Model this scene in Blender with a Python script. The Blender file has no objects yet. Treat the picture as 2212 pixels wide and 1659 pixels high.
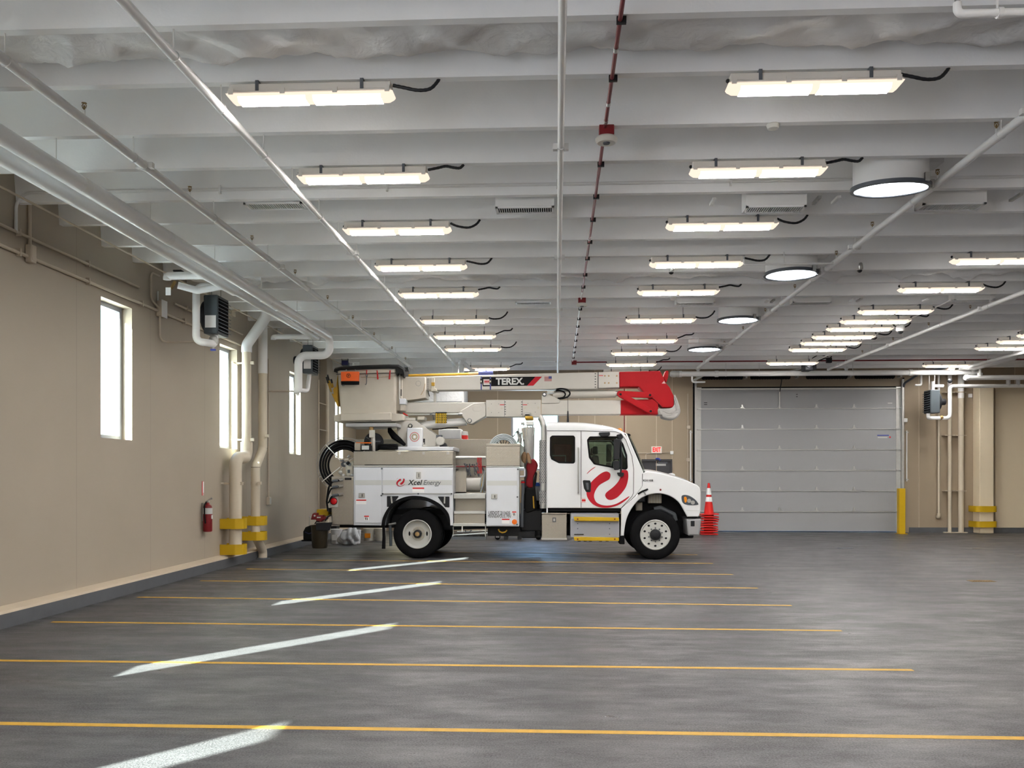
import bpy, bmesh, math, random
from math import sin, cos, pi, radians, sqrt, tan, atan2
from mathutils import Vector, Matrix
random.seed(7)
SC = bpy.context.scene
COL = SC.collection
# ---------------------------------------------------------------- camera model (2212 x 1659)
F, CX, HY, H = 1937.0, 1106.0, 1030.0, 1.75
TH = radians(2.84); CT, ST = cos(TH), sin(TH)

def at(px, py, Y):            # point of the plane y = Y seen at a pixel
    t = (px - CX) / F; d = Y / (CT + t * ST)
    return Vector((d * (t * CT - ST), Y, H + (HY - py) * d / F))
def atx(px, py, X):           # point of the plane x = X
    t = (px - CX) / F; d = X / (t * CT - ST)
    return Vector((X, d * (CT + t * ST), H + (HY - py) * d / F))
def atz(px, py, Z):           # point of the plane z = Z
    d = F * (Z - H) / (HY - py); t = (px - CX) / F
    return Vector((d * (t * CT - ST), d * (CT + t * ST), Z))

cam = bpy.data.cameras.new('camera'); camo = bpy.data.objects.new('camera', cam); COL.objects.link(camo)
cam.sensor_width = 36; cam.lens = 36 * F / 2212; cam.shift_y = (HY - 829.5) / 2212
cam.clip_end = 500
camo.location = (0, 0, H); camo.rotation_euler = (pi / 2, 0, TH)
SC.camera = camo
SC.view_settings.view_transform = 'Standard'; SC.view_settings.look = 'None'; SC.view_settings.gamma = 1
SC.view_settings.use_curve_mapping = False

# ---------------------------------------------------------------- materials
def rgb(r, g, b): # sRGB 0-255 to linear
    f = lambda v: (v/255/12.92) if v/255 <= .04045 else ((v/255+.055)/1.055)**2.4
    return (f(r), f(g), f(b), 1)
MATS = {}
def mat(name, col, rough=.5, metal=0., emit=None, estr=0., spec=.35, noise=0., nscale=8., bump=0., bscale=60., alpha=1., trans=0., coat=0.):
    m = bpy.data.materials.new(name); m.use_nodes = True; MATS[name] = m
    nt = m.node_tree; b = nt.nodes['Principled BSDF']
    if len(col) == 3: col = tuple(col) + (1,)
    b.inputs['Base Color'].default_value = col
    b.inputs['Roughness'].default_value = rough; b.inputs['Metallic'].default_value = metal
    b.inputs['Specular IOR Level'].default_value = spec
    b.inputs['Transmission Weight'].default_value = trans
    b.inputs['Coat Weight'].default_value = coat
    b.inputs['Alpha'].default_value = alpha
    if emit:
        b.inputs['Emission Color'].default_value = tuple(emit) + (1,); b.inputs['Emission Strength'].default_value = estr
    N, L = nt.nodes, nt.links
    tc = N.new('ShaderNodeTexCoord')
    if noise:
        n = N.new('ShaderNodeTexNoise'); n.inputs['Scale'].default_value = nscale; n.inputs['Detail'].default_value = 5
        L.new(tc.outputs['Object'], n.inputs['Vector'])
        mx = N.new('ShaderNodeMix'); mx.data_type = 'RGBA'
        mx.inputs[6].default_value = tuple(c * (1 - noise) for c in col[:3]) + (1,)
        mx.inputs[7].default_value = tuple(min(1, c * (1 + noise)) for c in col[:3]) + (1,)
        L.new(n.outputs['Fac'], mx.inputs[0]); L.new(mx.outputs[2], b.inputs['Base Color'])
    if bump:
        n = N.new('ShaderNodeTexNoise'); n.inputs['Scale'].default_value = bscale; n.inputs['Detail'].default_value = 4
        L.new(tc.outputs['Object'], n.inputs['Vector'])
        bp = N.new('ShaderNodeBump'); bp.inputs['Strength'].default_value = bump; bp.inputs['Distance'].default_value = .02
        L.new(n.outputs['Fac'], bp.inputs['Height']); L.new(bp.outputs['Normal'], b.inputs['Normal'])
    return m

mat('ceiling_paint', (.90, .905, .905), .75, noise=.04, nscale=3, bump=.08, bscale=40)
mat('wall_back_paint', (.34, .275, .20), .7, noise=.04, nscale=1.3)
mat('wall_cream', (.72, .62, .46), .7, noise=.03, nscale=1.3)
mat('curb_grey', (.10, .105, .115), .6, noise=.15, nscale=6)
mat('curb_beige', (.56, .47, .36), .7, noise=.06, nscale=5)
mat('pipe_white', (.80, .80, .79), .38)
mat('pipe_beige', (.60, .53, .42), .5)
mat('insulation_white', (.84, .84, .84), .35)
mat('conduit_beige', (.52, .45, .36), .5)
mat('red_conduit', (.17, .015, .02), .4)
mat('red_box', (.19, .010, .014), .4)
mat('detector_white', (.72, .70, .64), .5)
mat('housing_white', (.80, .76, .70), .5)
mat('black_plastic', (.014, .015, .018), .5, spec=.25)
mat('black_rubber', (.010, .010, .011), .9, spec=.04, noise=.3, nscale=9)
mat('dark_grey', (.09, .10, .115), .5)
mat('heater_grey', (.065, .08, .092), .5)
mat('steel', (.46, .46, .45), .35, metal=.9)
mat('shield_metal', (.40, .39, .38), .4, metal=.6)
mat('tank_grey', (.34, .35, .39), .4, metal=.1)
mat('galvanized', (.50, .50, .48), .5, metal=.5, noise=.1, nscale=14)
mat('brass', (.22, .14, .05), .5, metal=.5)
mat('bracket_white', (.74, .74, .73), .5)
mat('yellow_paint', (.56, .355, .010), .45, noise=.06, nscale=5)
mat('line_yellow', (.50, .285, .03), .6, noise=.2, nscale=20)
mat('door_panel', (.32, .325, .335), .6)
mat('door_dark', (.045, .045, .05), .45)
mat('tag_white', (.85, .85, .85), .5)
mat('tag_red', (.62, .02, .02), .5)
mat('tag_blue', (.03, .05, .35), .5)
mat('orange_plastic', (.80, .12, .015), .5)
mat('cone_orange', (.62, .013, .010), .45)
mat('reflective_white', (.80, .80, .80), .4)
mat('frame_alu', (.30, .32, .36), .4, metal=.3)
mat('frame_dark', (.06, .07, .085), .4)
mat('exterior_ground', (.84, .85, .87), .9, noise=.1, nscale=.5)
mat('exterior_wall', (.52, .50, .46), .8)
mat('truck_white', (.66, .68, .725), .3, coat=.3)
mat('cab_white', (.77, .78, .80), .2, coat=.5)
mat('boom_white', (.52, .50, .46), .4, noise=.05, nscale=5)
mat('boom_red', (.36, .010, .014), .5, spec=.1, noise=.1, nscale=4)
mat('decal_red', (.44, .010, .022), .5, spec=.2)
mat('decal_black', (.010, .010, .011), .7, spec=.1)
mat('decal_grey', (.56, .57, .56), .4)
mat('decal_blue', (.06, .07, .22), .4)
mat('decal_pink', (.60, .38, .36), .4)
mat('bucket_cream', (.52, .475, .41), .5, noise=.08, nscale=4)
mat('fabric_black', (.012, .012, .012), .9)
mat('rim_white', (.54, .54, .52), .35, noise=.06, nscale=8)
mat('bumper_grey', (.40, .40, .42), .35, metal=.4)
mat('tool_yellow', (.42, .24, .02), .6, noise=.2, nscale=9)
mat('strap_red', (.50, .02, .02), .6)
mat('bag_red', (.30, .018, .025), .8, noise=.15, nscale=9)
mat('vise_red', (.17, .012, .015), .5)
mat('glove_tan', (.32, .20, .11), .8)
mat('amber', (.75, .25, .015), .25)
mat('lens_red', (.55, .01, .015), .25)
mat('lens_orange', (.80, .16, .01), .3)
mat('pail_white', (.66, .67, .68), .5)
mat('plastic_film', (.72, .73, .75), .3)
mat('canvas_grey', (.38, .37, .355), .8, noise=.2, nscale=7, bump=.8, bscale=9)
mat('blue_plastic', (.04, .14, .60), .45)
mat('bin_black', (.025, .02, .012), .35, noise=.3, nscale=12)
mat('cable_grey', (.34, .38, .40), .5)
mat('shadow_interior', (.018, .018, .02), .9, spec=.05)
mat('engine_beige', (.50, .47, .40), .6, noise=.1, nscale=9)
mat('wood_stick', (.35, .22, .09), .6)
mat('caution_ink', (.02, .02, .02), .6)

def cell_math(N, L):
    def mth(op, a, b=None, c=None):
        n = N.new('ShaderNodeMath'); n.operation = op
        for i, v in enumerate((a, b, c)):
            if v is None: continue
            if isinstance(v, (int, float)): n.inputs[i].default_value = v
            else: L.new(v, n.inputs[i])
        return n.outputs[0]
    return mth

def make_tread():             # aluminium tread plate: raised lens shaped bars in alternating directions
    m = mat('tread_plate', (.5, .48, .45), .40, metal=.8)
    nt = m.node_tree; N, L = nt.nodes, nt.links; b = N['Principled BSDF']; mth = cell_math(N, L)
    tc = N.new('ShaderNodeTexCoord'); sp = N.new('ShaderNodeSeparateXYZ'); L.new(tc.outputs['Object'], sp.inputs[0])
    hx = mth('ADD', sp.outputs[0], mth('MULTIPLY', sp.outputs[1], .7)); z = sp.outputs[2]
    k = 30.0
    u = mth('MULTIPLY', mth('ADD', hx, z), k); v = mth('MULTIPLY', mth('SUBTRACT', hx, z), k)
    fu, fv = mth('FLOOR', u), mth('FLOOR', v)
    par = mth('MODULO', mth('ADD', mth('ABSOLUTE', fu), mth('ABSOLUTE', fv)), 2)
    lu = mth('SUBTRACT', mth('SUBTRACT', u, fu), .5); lv = mth('SUBTRACT', mth('SUBTRACT', v, fv), .5)
    def ell(a, bb, x, y):
        return mth('ADD', mth('POWER', mth('DIVIDE', mth('ABSOLUTE', x), a), 2), mth('POWER', mth('DIVIDE', mth('ABSOLUTE', y), bb), 2))
    e1, e2 = ell(.46, .17, lu, lv), ell(.17, .46, lu, lv)
    e = mth('ADD', mth('MULTIPLY', e1, par), mth('MULTIPLY', e2, mth('SUBTRACT', 1, par)))
    h = mth('MAXIMUM', 0, mth('SUBTRACT', 1, e))
    bp = N.new('ShaderNodeBump'); bp.inputs['Strength'].default_value = .9; bp.inputs['Distance'].default_value = .006
    L.new(h, bp.inputs['Height']); L.new(bp.outputs['Normal'], b.inputs['Normal'])
    mx = N.new('ShaderNodeMix'); mx.data_type = 'RGBA'
    mx.inputs[6].default_value = (.38, .35, .30, 1); mx.inputs[7].default_value = (.72, .67, .58, 1)  # lighter raised bars: facet glint put into the base colour
    L.new(h, mx.inputs[0]); L.new(mx.outputs[2], b.inputs['Base Color'])
make_tread()

def make_wall():              # painted precast panels: vertical joints every 2.22 m, slight mottling
    m = mat('wall_paint', (.52, .45, .36), .62)
    nt = m.node_tree; N, L = nt.nodes, nt.links; b = N['Principled BSDF']; mth = cell_math(N, L)
    ge = N.new('ShaderNodeNewGeometry'); sp = N.new('ShaderNodeSeparateXYZ'); L.new(ge.outputs['Position'], sp.inputs[0])
    fr = mth('FRACT', mth('DIVIDE', mth('SUBTRACT', sp.outputs[1], 11.85 - 22.2), 2.22))
    near = mth('LESS_THAN', mth('ABSOLUTE', mth('SUBTRACT', fr, .5)), .5 - .0022)
    n = N.new('ShaderNodeTexNoise'); n.inputs['Scale'].default_value = .9; n.inputs['Detail'].default_value = 6
    L.new(ge.outputs['Position'], n.inputs['Vector'])
    mx = N.new('ShaderNodeMix'); mx.data_type = 'RGBA'
    mx.inputs[6].default_value = (.365, .315, .25, 1); mx.inputs[7].default_value = (.415, .36, .29, 1)
    L.new(n.outputs['Fac'], mx.inputs[0])
    m2 = N.new('ShaderNodeMix'); m2.data_type = 'RGBA'; m2.inputs[6].default_value = (.30, .26, .21, 1)
    L.new(near, m2.inputs[0]); L.new(mx.outputs[2], m2.inputs[7]); L.new(m2.outputs[2], b.inputs['Base Color'])
make_wall()

def make_floor():
    m = mat('floor_coating', (.2, .2, .21), .4)
    nt = m.node_tree; N, L = nt.nodes, nt.links; b = N['Principled BSDF']; mth = cell_math(N, L)
    ge = N.new('ShaderNodeNewGeometry')
    def noise(scale, det, rough=.5, stretch=None):
        n = N.new('ShaderNodeTexNoise'); n.inputs['Scale'].default_value = scale; n.inputs['Detail'].default_value = det
        n.inputs['Roughness'].default_value = rough
        if stretch:
            mp = N.new('ShaderNodeMapping'); mp.inputs['Scale'].default_value = stretch
            L.new(ge.outputs['Position'], mp.inputs['Vector']); L.new(mp.outputs[0], n.inputs['Vector'])
        else: L.new(ge.outputs['Position'], n.inputs['Vector'])
        return n.outputs['Fac']
    big = noise(.55, 5, .6, (.8, 1.3, 1)); streak = noise(2.2, 4, .6, (.35, 2.2, 1)); fine = noise(75, 2, .8); patch = noise(1.7, 6, .7, (.6, 1.4, 1))
    def ramp(x, a, c0, c, c1):
        r = N.new('ShaderNodeMapRange'); r.inputs[1].default_value = a; r.inputs[2].default_value = c
        r.inputs[3].default_value = c0; r.inputs[4].default_value = c1; L.new(x, r.inputs[0]); return r.outputs[0]
    val = mth('ADD', ramp(big, .3, .90, .7, 1.10), mth('ADD', ramp(streak, .3, -.10, .7, .10), ramp(fine, .35, -.6, .65, .6)))
    mx = N.new('ShaderNodeMix'); mx.data_type = 'RGBA'; mx.blend_type = 'MULTIPLY'; mx.inputs[0].default_value = 1
    mx.inputs[6].default_value = (.074, .072, .0755, 1)
    cmb = N.new('ShaderNodeCombineXYZ')
    for i in range(3): L.new(val, cmb.inputs[i])
    L.new(cmb.outputs[0], mx.inputs[7]); L.new(mx.outputs[2], b.inputs['Base Color'])
    L.new(mth('ADD', ramp(patch, .40, .47, .68, .29), ramp(streak, .3, -.05, .7, .05)), b.inputs['Roughness'])
    L.new(ramp(patch, .40, .11, .68, .28), b.inputs['Specular IOR Level'])
    bp = N.new('ShaderNodeBump'); bp.inputs['Strength'].default_value = .32; bp.inputs['Distance'].default_value = .012
    L.new(mth('ADD', fine, mth('MULTIPLY', streak, .6)), bp.inputs['Height']); L.new(bp.outputs['Normal'], b.inputs['Normal'])
make_floor()

def make_wrap():              # crumpled foil-faced duct wrap
    m = mat('duct_wrap', (.80, .80, .80), .45)
    nt = m.node_tree; N, L = nt.nodes, nt.links; b = N['Principled BSDF']
    tc = N.new('ShaderNodeTexCoord'); n = N.new('ShaderNodeTexNoise'); n.inputs['Scale'].default_value = 5; n.inputs['Detail'].default_value = 7
    n.inputs['Distortion'].default_value = .5
    L.new(tc.outputs['Object'], n.inputs['Vector'])
    bp = N.new('ShaderNodeBump'); bp.inputs['Strength'].default_value = .5; bp.inputs['Distance'].default_value = .06
    L.new(n.outputs['Fac'], bp.inputs['Height']); L.new(bp.outputs['Normal'], b.inputs['Normal'])
make_wrap()

def make_glass(name, tint, rough=.02, mixf=.12):
    m = bpy.data.materials.new(name); m.use_nodes = True; MATS[name] = m
    N, L = m.node_tree.nodes, m.node_tree.links
    for n in list(N): N.remove(n)
    out = N.new('ShaderNodeOutputMaterial'); tr = N.new('ShaderNodeBsdfTransparent'); gl = N.new('ShaderNodeBsdfGlossy')
    gl.inputs['Roughness'].default_value = rough; tr.inputs['Color'].default_value = tuple(tint) + (1,)
    lw = N.new('ShaderNodeLayerWeight'); lw.inputs['Blend'].default_value = .5; mth = cell_math(N, L)
    mx = N.new('ShaderNodeMixShader'); L.new(mth('ADD', .04, mth('MULTIPLY', .7, mth('POWER', lw.outputs['Facing'], 5))), mx.inputs[0])
    L.new(tr.outputs[0], mx.inputs[1]); L.new(gl.outputs[0], mx.inputs[2]); L.new(mx.outputs[0], out.inputs['Surface'])
make_glass('window_glass', (.86, .93, .91))
make_glass('cab_glass', (.66, .76, .72))
make_glass('cab_glass_dark', (.40, .46, .44))

def emitter(name, col, s):
    m = bpy.data.materials.new(name); m.use_nodes = True; MATS[name] = m
    N, L = m.node_tree.nodes, m.node_tree.links
    for n in list(N): N.remove(n)
    out = N.new('ShaderNodeOutputMaterial'); e = N.new('ShaderNodeEmission')
    e.inputs['Color'].default_value = tuple(col) + (1,); e.inputs['Strength'].default_value = s
    L.new(e.outputs[0], out.inputs['Surface'])
    return m
LAMP = 92.0
emitter('lamp_lens', (1, .80, .64), .8)
emitter('lamp_strip', (1, .965, .92), LAMP)
emitter('lamp_tube', (1, .90, .78), 2.2)
emitter('exit_red', (1, .03, .03), 1.3)
sk = emitter('skylight_lens', (.86, .92, 1), 5)
N, L = sk.node_tree.nodes, sk.node_tree.links
_tc = N.new('ShaderNodeTexCoord'); _n = N.new('ShaderNodeTexNoise'); _n.inputs['Scale'].default_value = 5; _n.inputs['Detail'].default_value = 3
_r = N.new('ShaderNodeMapRange'); _r.inputs[1].default_value = .35; _r.inputs[2].default_value = .65; _r.inputs[3].default_value = .8; _r.inputs[4].default_value = 8
L.new(_tc.outputs['Object'], _n.inputs['Vector']); L.new(_n.outputs['Fac'], _r.inputs[0])
L.new(_r.outputs[0], [n for n in N if n.type == 'EMISSION'][0].inputs['Strength'])

# ---------------------------------------------------------------- mesh builder
ORG = {}
class M:
    def __init__(s): s.b = bmesh.new()
    def box(s, x0, x1, y0, y1, z0, z1, rot=None, c=None):
        r = bmesh.ops.create_cube(s.b, size=1)['verts']
        mtx = Matrix.Translation(((x0+x1)/2, (y0+y1)/2, (z0+z1)/2)) @ (rot.to_4x4() if rot else Matrix()) @ Matrix.Diagonal((abs(x1-x0), abs(y1-y0), abs(z1-z0), 1))
        bmesh.ops.transform(s.b, matrix=mtx, verts=r); return s
    def hexa(s, p):            # 8 points: bottom ring then top ring
        v = [s.b.verts.new(q) for q in p]
        for f in ((3,2,1,0),(4,5,6,7),(0,1,5,4),(1,2,6,5),(2,3,7,6),(3,0,4,7)): s.b.faces.new([v[i] for i in f])
        return s
    def loft(s, rings, closed=True, caps=True):
        rs = [[s.b.verts.new(p) for p in r] for r in rings]; n = len(rings[0])
        for a, b in zip(rs, rs[1:]):
            for i in range(n if closed else n - 1):
                j = (i + 1) % n; s.b.faces.new((a[i], a[j], b[j], b[i]))
        if caps and closed: s.b.faces.new(rs[0][::-1]); s.b.faces.new(rs[-1])
        return s
    def tube(s, pts, r, n=10, fillet=0., closed=False, caps=True, seg=5):
        pts = [Vector(p) for p in pts]
        if fillet and len(pts) > 2: pts = fillet_path(pts, fillet, seg)
        rr = r if isinstance(r, (list, tuple)) else [r] * len(pts)
        T = []
        m = len(pts)
        for i in range(m):
            if closed: t = pts[(i+1) % m] - pts[i-1]
            else: t = pts[min(i+1, m-1)] - pts[max(i-1, 0)]
            T.append(t.normalized())
        up = Vector((0, 0, 1)) if abs(T[0].z) < .9 else Vector((1, 0, 0))
        nrm = (up - T[0] * up.dot(T[0])).normalized(); rings = []
        for i in range(m):
            nrm = (nrm - T[i] * nrm.dot(T[i])).normalized(); bi = T[i].cross(nrm)
            rings.append([pts[i] + (nrm * cos(2*pi*k/n) + bi * sin(2*pi*k/n)) * rr[i] for k in range(n)])
        if closed: rings.append(rings[0]); 
        return s.loft(rings, True, caps and not closed)
    def cyl(s, a, b, r, n=16, r2=None): return s.tube([a, b], [r, r if r2 is None else r2], n)
    def lathe(s, prof, o, ax=(0, 1, 0), n=32, caps=True):   # prof: (radius, distance along axis)
        ax = Vector(ax).normalized(); up = Vector((0, 0, 1)) if abs(ax.z) < .9 else Vector((1, 0, 0))
        e1 = (up - ax * up.dot(ax)).normalized(); e2 = ax.cross(e1); o = Vector(o)
        return s.loft([[o + ax * h + (e1 * cos(2*pi*k/n) + e2 * sin(2*pi*k/n)) * max(r, 1e-4) for k in range(n)] for r, h in prof], True, caps)
    def sphere(s, c, r, n=12, sc=(1, 1, 1)):
        v = bmesh.ops.create_uvsphere(s.b, u_segments=n, v_segments=max(6, n*2//3), radius=r)['verts']
        bmesh.ops.transform(s.b, matrix=Matrix.Translation(c) @ Matrix.Diagonal((sc[0], sc[1], sc[2], 1)), verts=v); return s
    def plate(s, outs, y0, y1, bev=0., cyc=None):            # 2-D outlines (x, z), holes allowed, spanning y0..y1
        cu = bpy.data.curves.new('c', 'CURVE'); cu.dimensions = '2D'; cu.fill_mode = 'BOTH'
        cu.extrude = max(1e-4, abs(y1 - y0) / 2 - bev); cu.bevel_depth = bev; cu.bevel_resolution = 2; cu.offset = -bev
        for o in outs:
            sp = cu.splines.new('POLY'); sp.points.add(len(o) - 1); sp.use_cyclic_u = True
            for p, q in zip(sp.points, o): p.co = (q[0], q[1] if len(q) == 2 else q[2], 0, 1)
        s._curve(cu, Matrix.Translation((0, (y0 + y1) / 2, 0)) @ Matrix.Rotation(pi/2, 4, 'X'))
        return s
    def text(s, body, size, mtx, depth=.002, shear=0., weight=0., align='CENTER', space=1., sx=1.):
        cu = bpy.data.curves.new('t', 'FONT'); cu.body = body; cu.size = size; cu.extrude = depth; cu.shear = shear
        cu.offset = weight; cu.align_x = align; cu.align_y = 'CENTER'; cu.space_character = space; cu.resolution_u = 3
        s._curve(cu, mtx @ Matrix.Diagonal((sx, 1, 1, 1))); return s
    def _curve(s, cu, mtx):
        ob = bpy.data.objects.new('tmp', cu)
        me = bpy.data.meshes.new_from_object(ob); me.transform(mtx)
        s.b.from_mesh(me); bpy.data.objects.remove(ob); bpy.data.curves.remove(cu); bpy.data.meshes.remove(me)
    def obj(s, name, m, parent=None, bevel=0., sharp=35, base=None, kind=None, bseg=2):
        bmesh.ops.recalc_face_normals(s.b, faces=s.b.faces)
        me = bpy.data.meshes.new(name)
        if parent is not None: o0 = ORG[parent.name]
        elif base is not None: o0 = Vector(base)
        else:
            vs = [v.co for v in s.b.verts]
            lo = [min(v[i] for v in vs) for i in range(3)]; hi = [max(v[i] for v in vs) for i in range(3)]
            o0 = Vector(((lo[0]+hi[0])/2, (lo[1]+hi[1])/2, lo[2]))
        s.b.transform(Matrix.Translation(-o0)); s.b.to_mesh(me); s.b.free()
        me.shade_smooth(); me.set_sharp_from_angle(angle=radians(sharp))
        o = bpy.data.objects.new(name, me); COL.objects.link(o)
        me.materials.append(MATS[m] if isinstance(m, str) else m)
        ORG[o.name] = o0
        if parent is not None: o.parent = parent
        else: o.location = o0
        if bevel:
            md = o.modifiers.new('bevel', 'BEVEL'); md.width = bevel; md.segments = bseg; md.limit_method = 'ANGLE'; md.angle_limit = radians(40)
            md.harden_normals = False
        if kind: o['kind'] = kind
        return o
    def thing(s, name, m, label, cat, group=None, **k):
        o = s.obj(name, m, **k); tag(o, label, cat, group); return o

def tag(o, label, cat, group=None):
    o['label'] = label; o['category'] = cat
    if group: o['group'] = group
    return o
def thing(name, label, cat, loc, group=None):
    o = bpy.data.objects.new(name, None); COL.objects.link(o); o.location = loc; o.empty_display_size = .1
    ORG[o.name] = Vector(loc); tag(o, label, cat, group); return o
def struct(name, loc=(0, 0, 0)):
    o = bpy.data.objects.new(name, None); COL.objects.link(o); o.location = loc; ORG[o.name] = Vector(loc); o['kind'] = 'structure'; return o
def copy_tree(o, loc, label=None, group=None, rotz=None):
    kids = {}
    for x in bpy.data.objects:
        if x.parent is not None: kids.setdefault(x.parent.name, []).append(x)
    def rec(a, par):
        c = a.copy(); COL.objects.link(c)
        if par is not None: c.parent = par
        for k in kids.get(a.name, []): rec(k, c)
        return c
    c = rec(o, None); c.location = loc; ORG[c.name] = Vector(loc)
    if rotz is not None: c.rotation_euler.z = rotz
    if label: c['label'] = label
    if group: c['group'] = group
    return c

def fillet_path(P, R, seg=5):
    out = [P[0]]
    for a, p, b in zip(P, P[1:], P[2:]):
        u, v = (a - p), (b - p); lu, lv = u.length, v.length; u.normalize(); v.normalize()
        ang = u.angle(v)
        if ang > pi - .02: out.append(p); continue
        d = min(R / tan(ang / 2), lu * .49, lv * .49); r = d * tan(ang / 2)
        c = p + (u + v).normalized() * (r / sin(ang / 2)); s0 = (p + u * d) - c; s1 = (p + v * d) - c
        tot = s0.angle(s1); k = s0.cross(s1).normalized()
        for i in range(seg + 1): out.append(c + Matrix.Rotation(tot * i / seg, 3, k) @ s0)
    out.append(P[-1]); return out
def rounded(P, R, seg=4):      # closed 2-D polygon with rounded corners
    n = len(P); out = []
    Q = [Vector((p[0], p[-1], 0)) for p in P]
    for i in range(n):
        f = fillet_path([Q[i-1], Q[i], Q[(i+1) % n]], R if not isinstance(R, (list, tuple)) else R[i], seg)
        out += f[1:-1]
    return [(p.x, p.y) for p in out]
def smooth(P, k=6, closed=True):  # Catmull-Rom through the points
    n = len(P); P = [Vector((p[0], p[-1], 0)) if len(p) < 3 or True else p for p in P]; out = []
    rng = range(n) if closed else range(n - 1)
    for i in rng:
        p0, p1, p2, p3 = (P[(i-1) % n], P[i], P[(i+1) % n], P[(i+2) % n]) if closed else (P[max(i-1, 0)], P[i], P[i+1], P[min(i+2, n-1)])
        for j in range(k):
            t = j / k
            out.append(.5 * ((2*p1) + (p2-p0)*t + (2*p0-5*p1+4*p2-p3)*t*t + (3*p1-p0-3*p2+p3)*t**3))
    if not closed: out.append(P[-1])
    return [(p.x, p.y) for p in out]
def circle(cx, cz, r, n=32, rz=None): return [(cx + r*cos(2*pi*i/n), cz + (rz or r)*sin(2*pi*i/n)) for i in range(n)]
def rect(x0, x1, z0, z1): return [(x0, z0), (x1, z0), (x1, z1), (x0, z1)]
# ================================================================= SETTING
WX, YB, YR, XR, ZB, ZC = -6.5, 28.8, -9.0, 20.0, 5.05, 5.72
fl = M().box(WX - .0, XR, YR, YB + .3, -.2, 0).obj('floor', 'floor_coating', kind='structure')
# parking stall lines: left end pixel, right end pixel, wide band on the floor
def stall(pl, pr, yl, yr, w):
    a = atz(pl, yl, 0); b = atz(pr, yr, 0)
    m = M(); m.hexa([(a.x, a.y - w/2, .0005), (b.x, b.y - w/2, .0005), (b.x, b.y + w/2, .0005), (a.x, a.y + w/2, .0005),
                     (a.x, a.y - w/2, .002), (b.x, b.y - w/2, .002), (b.x, b.y + w/2, .002), (a.x, a.y + w/2, .002)])
    m.obj('parking_line', 'line_yellow', fl)
for pl, pr, yl, yr in ((-560, 2700, 1555, 1602), (-160, 1972, 1425.3, 1447.5), (112, 1818, 1343.5, 1362.5), (297, 1710, 1290, 1308),
                       (433, 1637, 1254.5, 1270.5), (533, 1583, 1229, 1241), (612, 1540, 1209.5, 1217), (900, 1506, 1192, 1198.5)):
    stall(pl, pr, yl, yr, .075)
# two floor drains
for (px, py, w, dp) in ((2120, 1255.5, .40, .20), (1825, 1184.5, .40, .20)):
    p = atz(px, py, 0); m = M(); m.box(p.x - w/2, p.x + w/2, p.y - dp/2, p.y + dp/2, .001, .006)
    for i in range(9): m.box(p.x - w/2 + .03 + i*.042, p.x - w/2 + .045 + i*.042, p.y - dp/2 + .02, p.y + dp/2 - .02, .006, .011)
    m.thing('floor_drain', 'brass' if px > 2000 else 'dark_grey',
            'rectangular metal drain grate in the grey floor, ' + ('nearer of the two' if px > 2000 else 'farther one in front of the overhead door'), 'floor drain')

# left wall with window openings
WC = [-.15, 4.2, 8.53, 12.97, 17.5, 22.03, 26.56]; WW, WZ0, WZ1, WT = .94, 2.31, 4.33, .36
m = M(); y = YR
m.box(WX - WT, WX, YR, -8.0, 0, ZC); m.box(WX - WT, WX, -8.0, -2.9, 4.4, ZC); y = -2.9  # open bay behind the camera, added to let daylight up to the ceiling
for c in WC:
    m.box(WX - WT, WX, y, c - WW/2, 0, ZC); m.box(WX - WT, WX, c - WW/2, c + WW/2, 0, WZ0); m.box(WX - WT, WX, c - WW/2, c + WW/2, WZ1, ZC)
    y = c + WW/2
m.box(WX - WT, WX, y, YB + .3, 0, ZC); m.obj('wall_left', 'wall_paint', kind='structure')
for i, c in enumerate(WC):
    w = struct('window_%d' % (i + 1), (WX - .18, c, WZ0)); y0, y1 = c - WW/2, c + WW/2; x0, x1 = WX - .24, WX - .16
    m = M(); m.box(x0 - .06, x1, y0, y0 + .07, WZ0, WZ1); m.box(x0 - .06, x1, y1 - .07, y1, WZ0, WZ1)
    m.box(x0, x1, y0 + .07, y1 - .07, WZ0, WZ0 + .06); m.box(x0, x1, y0 + .07, y1 - .07, WZ1 - .07, WZ1)
    m.obj('window_frame', 'frame_alu', w)
    M().box(WX - .205, WX - .195, y0 + .07, y1 - .07, WZ0 + .06, WZ1 - .07).obj('pane', 'window_glass', w)
# curb along the left wall
m = M(); m.box(WX, WX + .15, -2.9, YB, .001, .17); m.obj('baseboard_left', 'curb_grey', kind='structure')
m = M(); m.loft([[(WX, yy, .17), (WX + .15, yy, .17), (WX + .14, yy, .20), (WX + .03, yy, .235), (WX, yy, .235)] for yy in (-2.9, YB)]); m.obj('trim_1', 'curb_beige', kind='structure')

# back wall with door, man door and window openings
def bx(px, py=1030): return at(px, py, YB)
DX0, DX1, DZ = bx(1503).x, bx(1946).x, bx(1720, 838).z
MX0, MX1, MZ = bx(1386).x, bx(1452).x, bx(1420, 992).z
VX0, VX1, VZ0, VZ1 = bx(1104).x, bx(1208).x, 1.95, 4.12
m = M()
def hole_wall(m, x0, x1, holes, y0, y1):
    x = x0
    for (a, b, z0, z1) in sorted(holes):
        m.box(x, a, y0, y1, 0, ZC)
        if z0 > 0: m.box(a, b, y0, y1, 0, z0)
        m.box(a, b, y0, y1, z1, ZC); x = b
    m.box(x, x1, y0, y1, 0, ZC)
hole_wall(m, WX - WT, XR, [(VX0, VX1, VZ0, VZ1), (MX0, MX1, 0, MZ), (DX0, DX1, 0, DZ)], YB, YB + .3)
m.obj('wall_back', 'wall_back_paint', kind='structure')
m = M(); pr = bx(2147).x
m.box(pr + .02, XR, YB - .05, YB, .16, ZB - .5); m.obj('trim_2', 'wall_cream', kind='structure')
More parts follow.
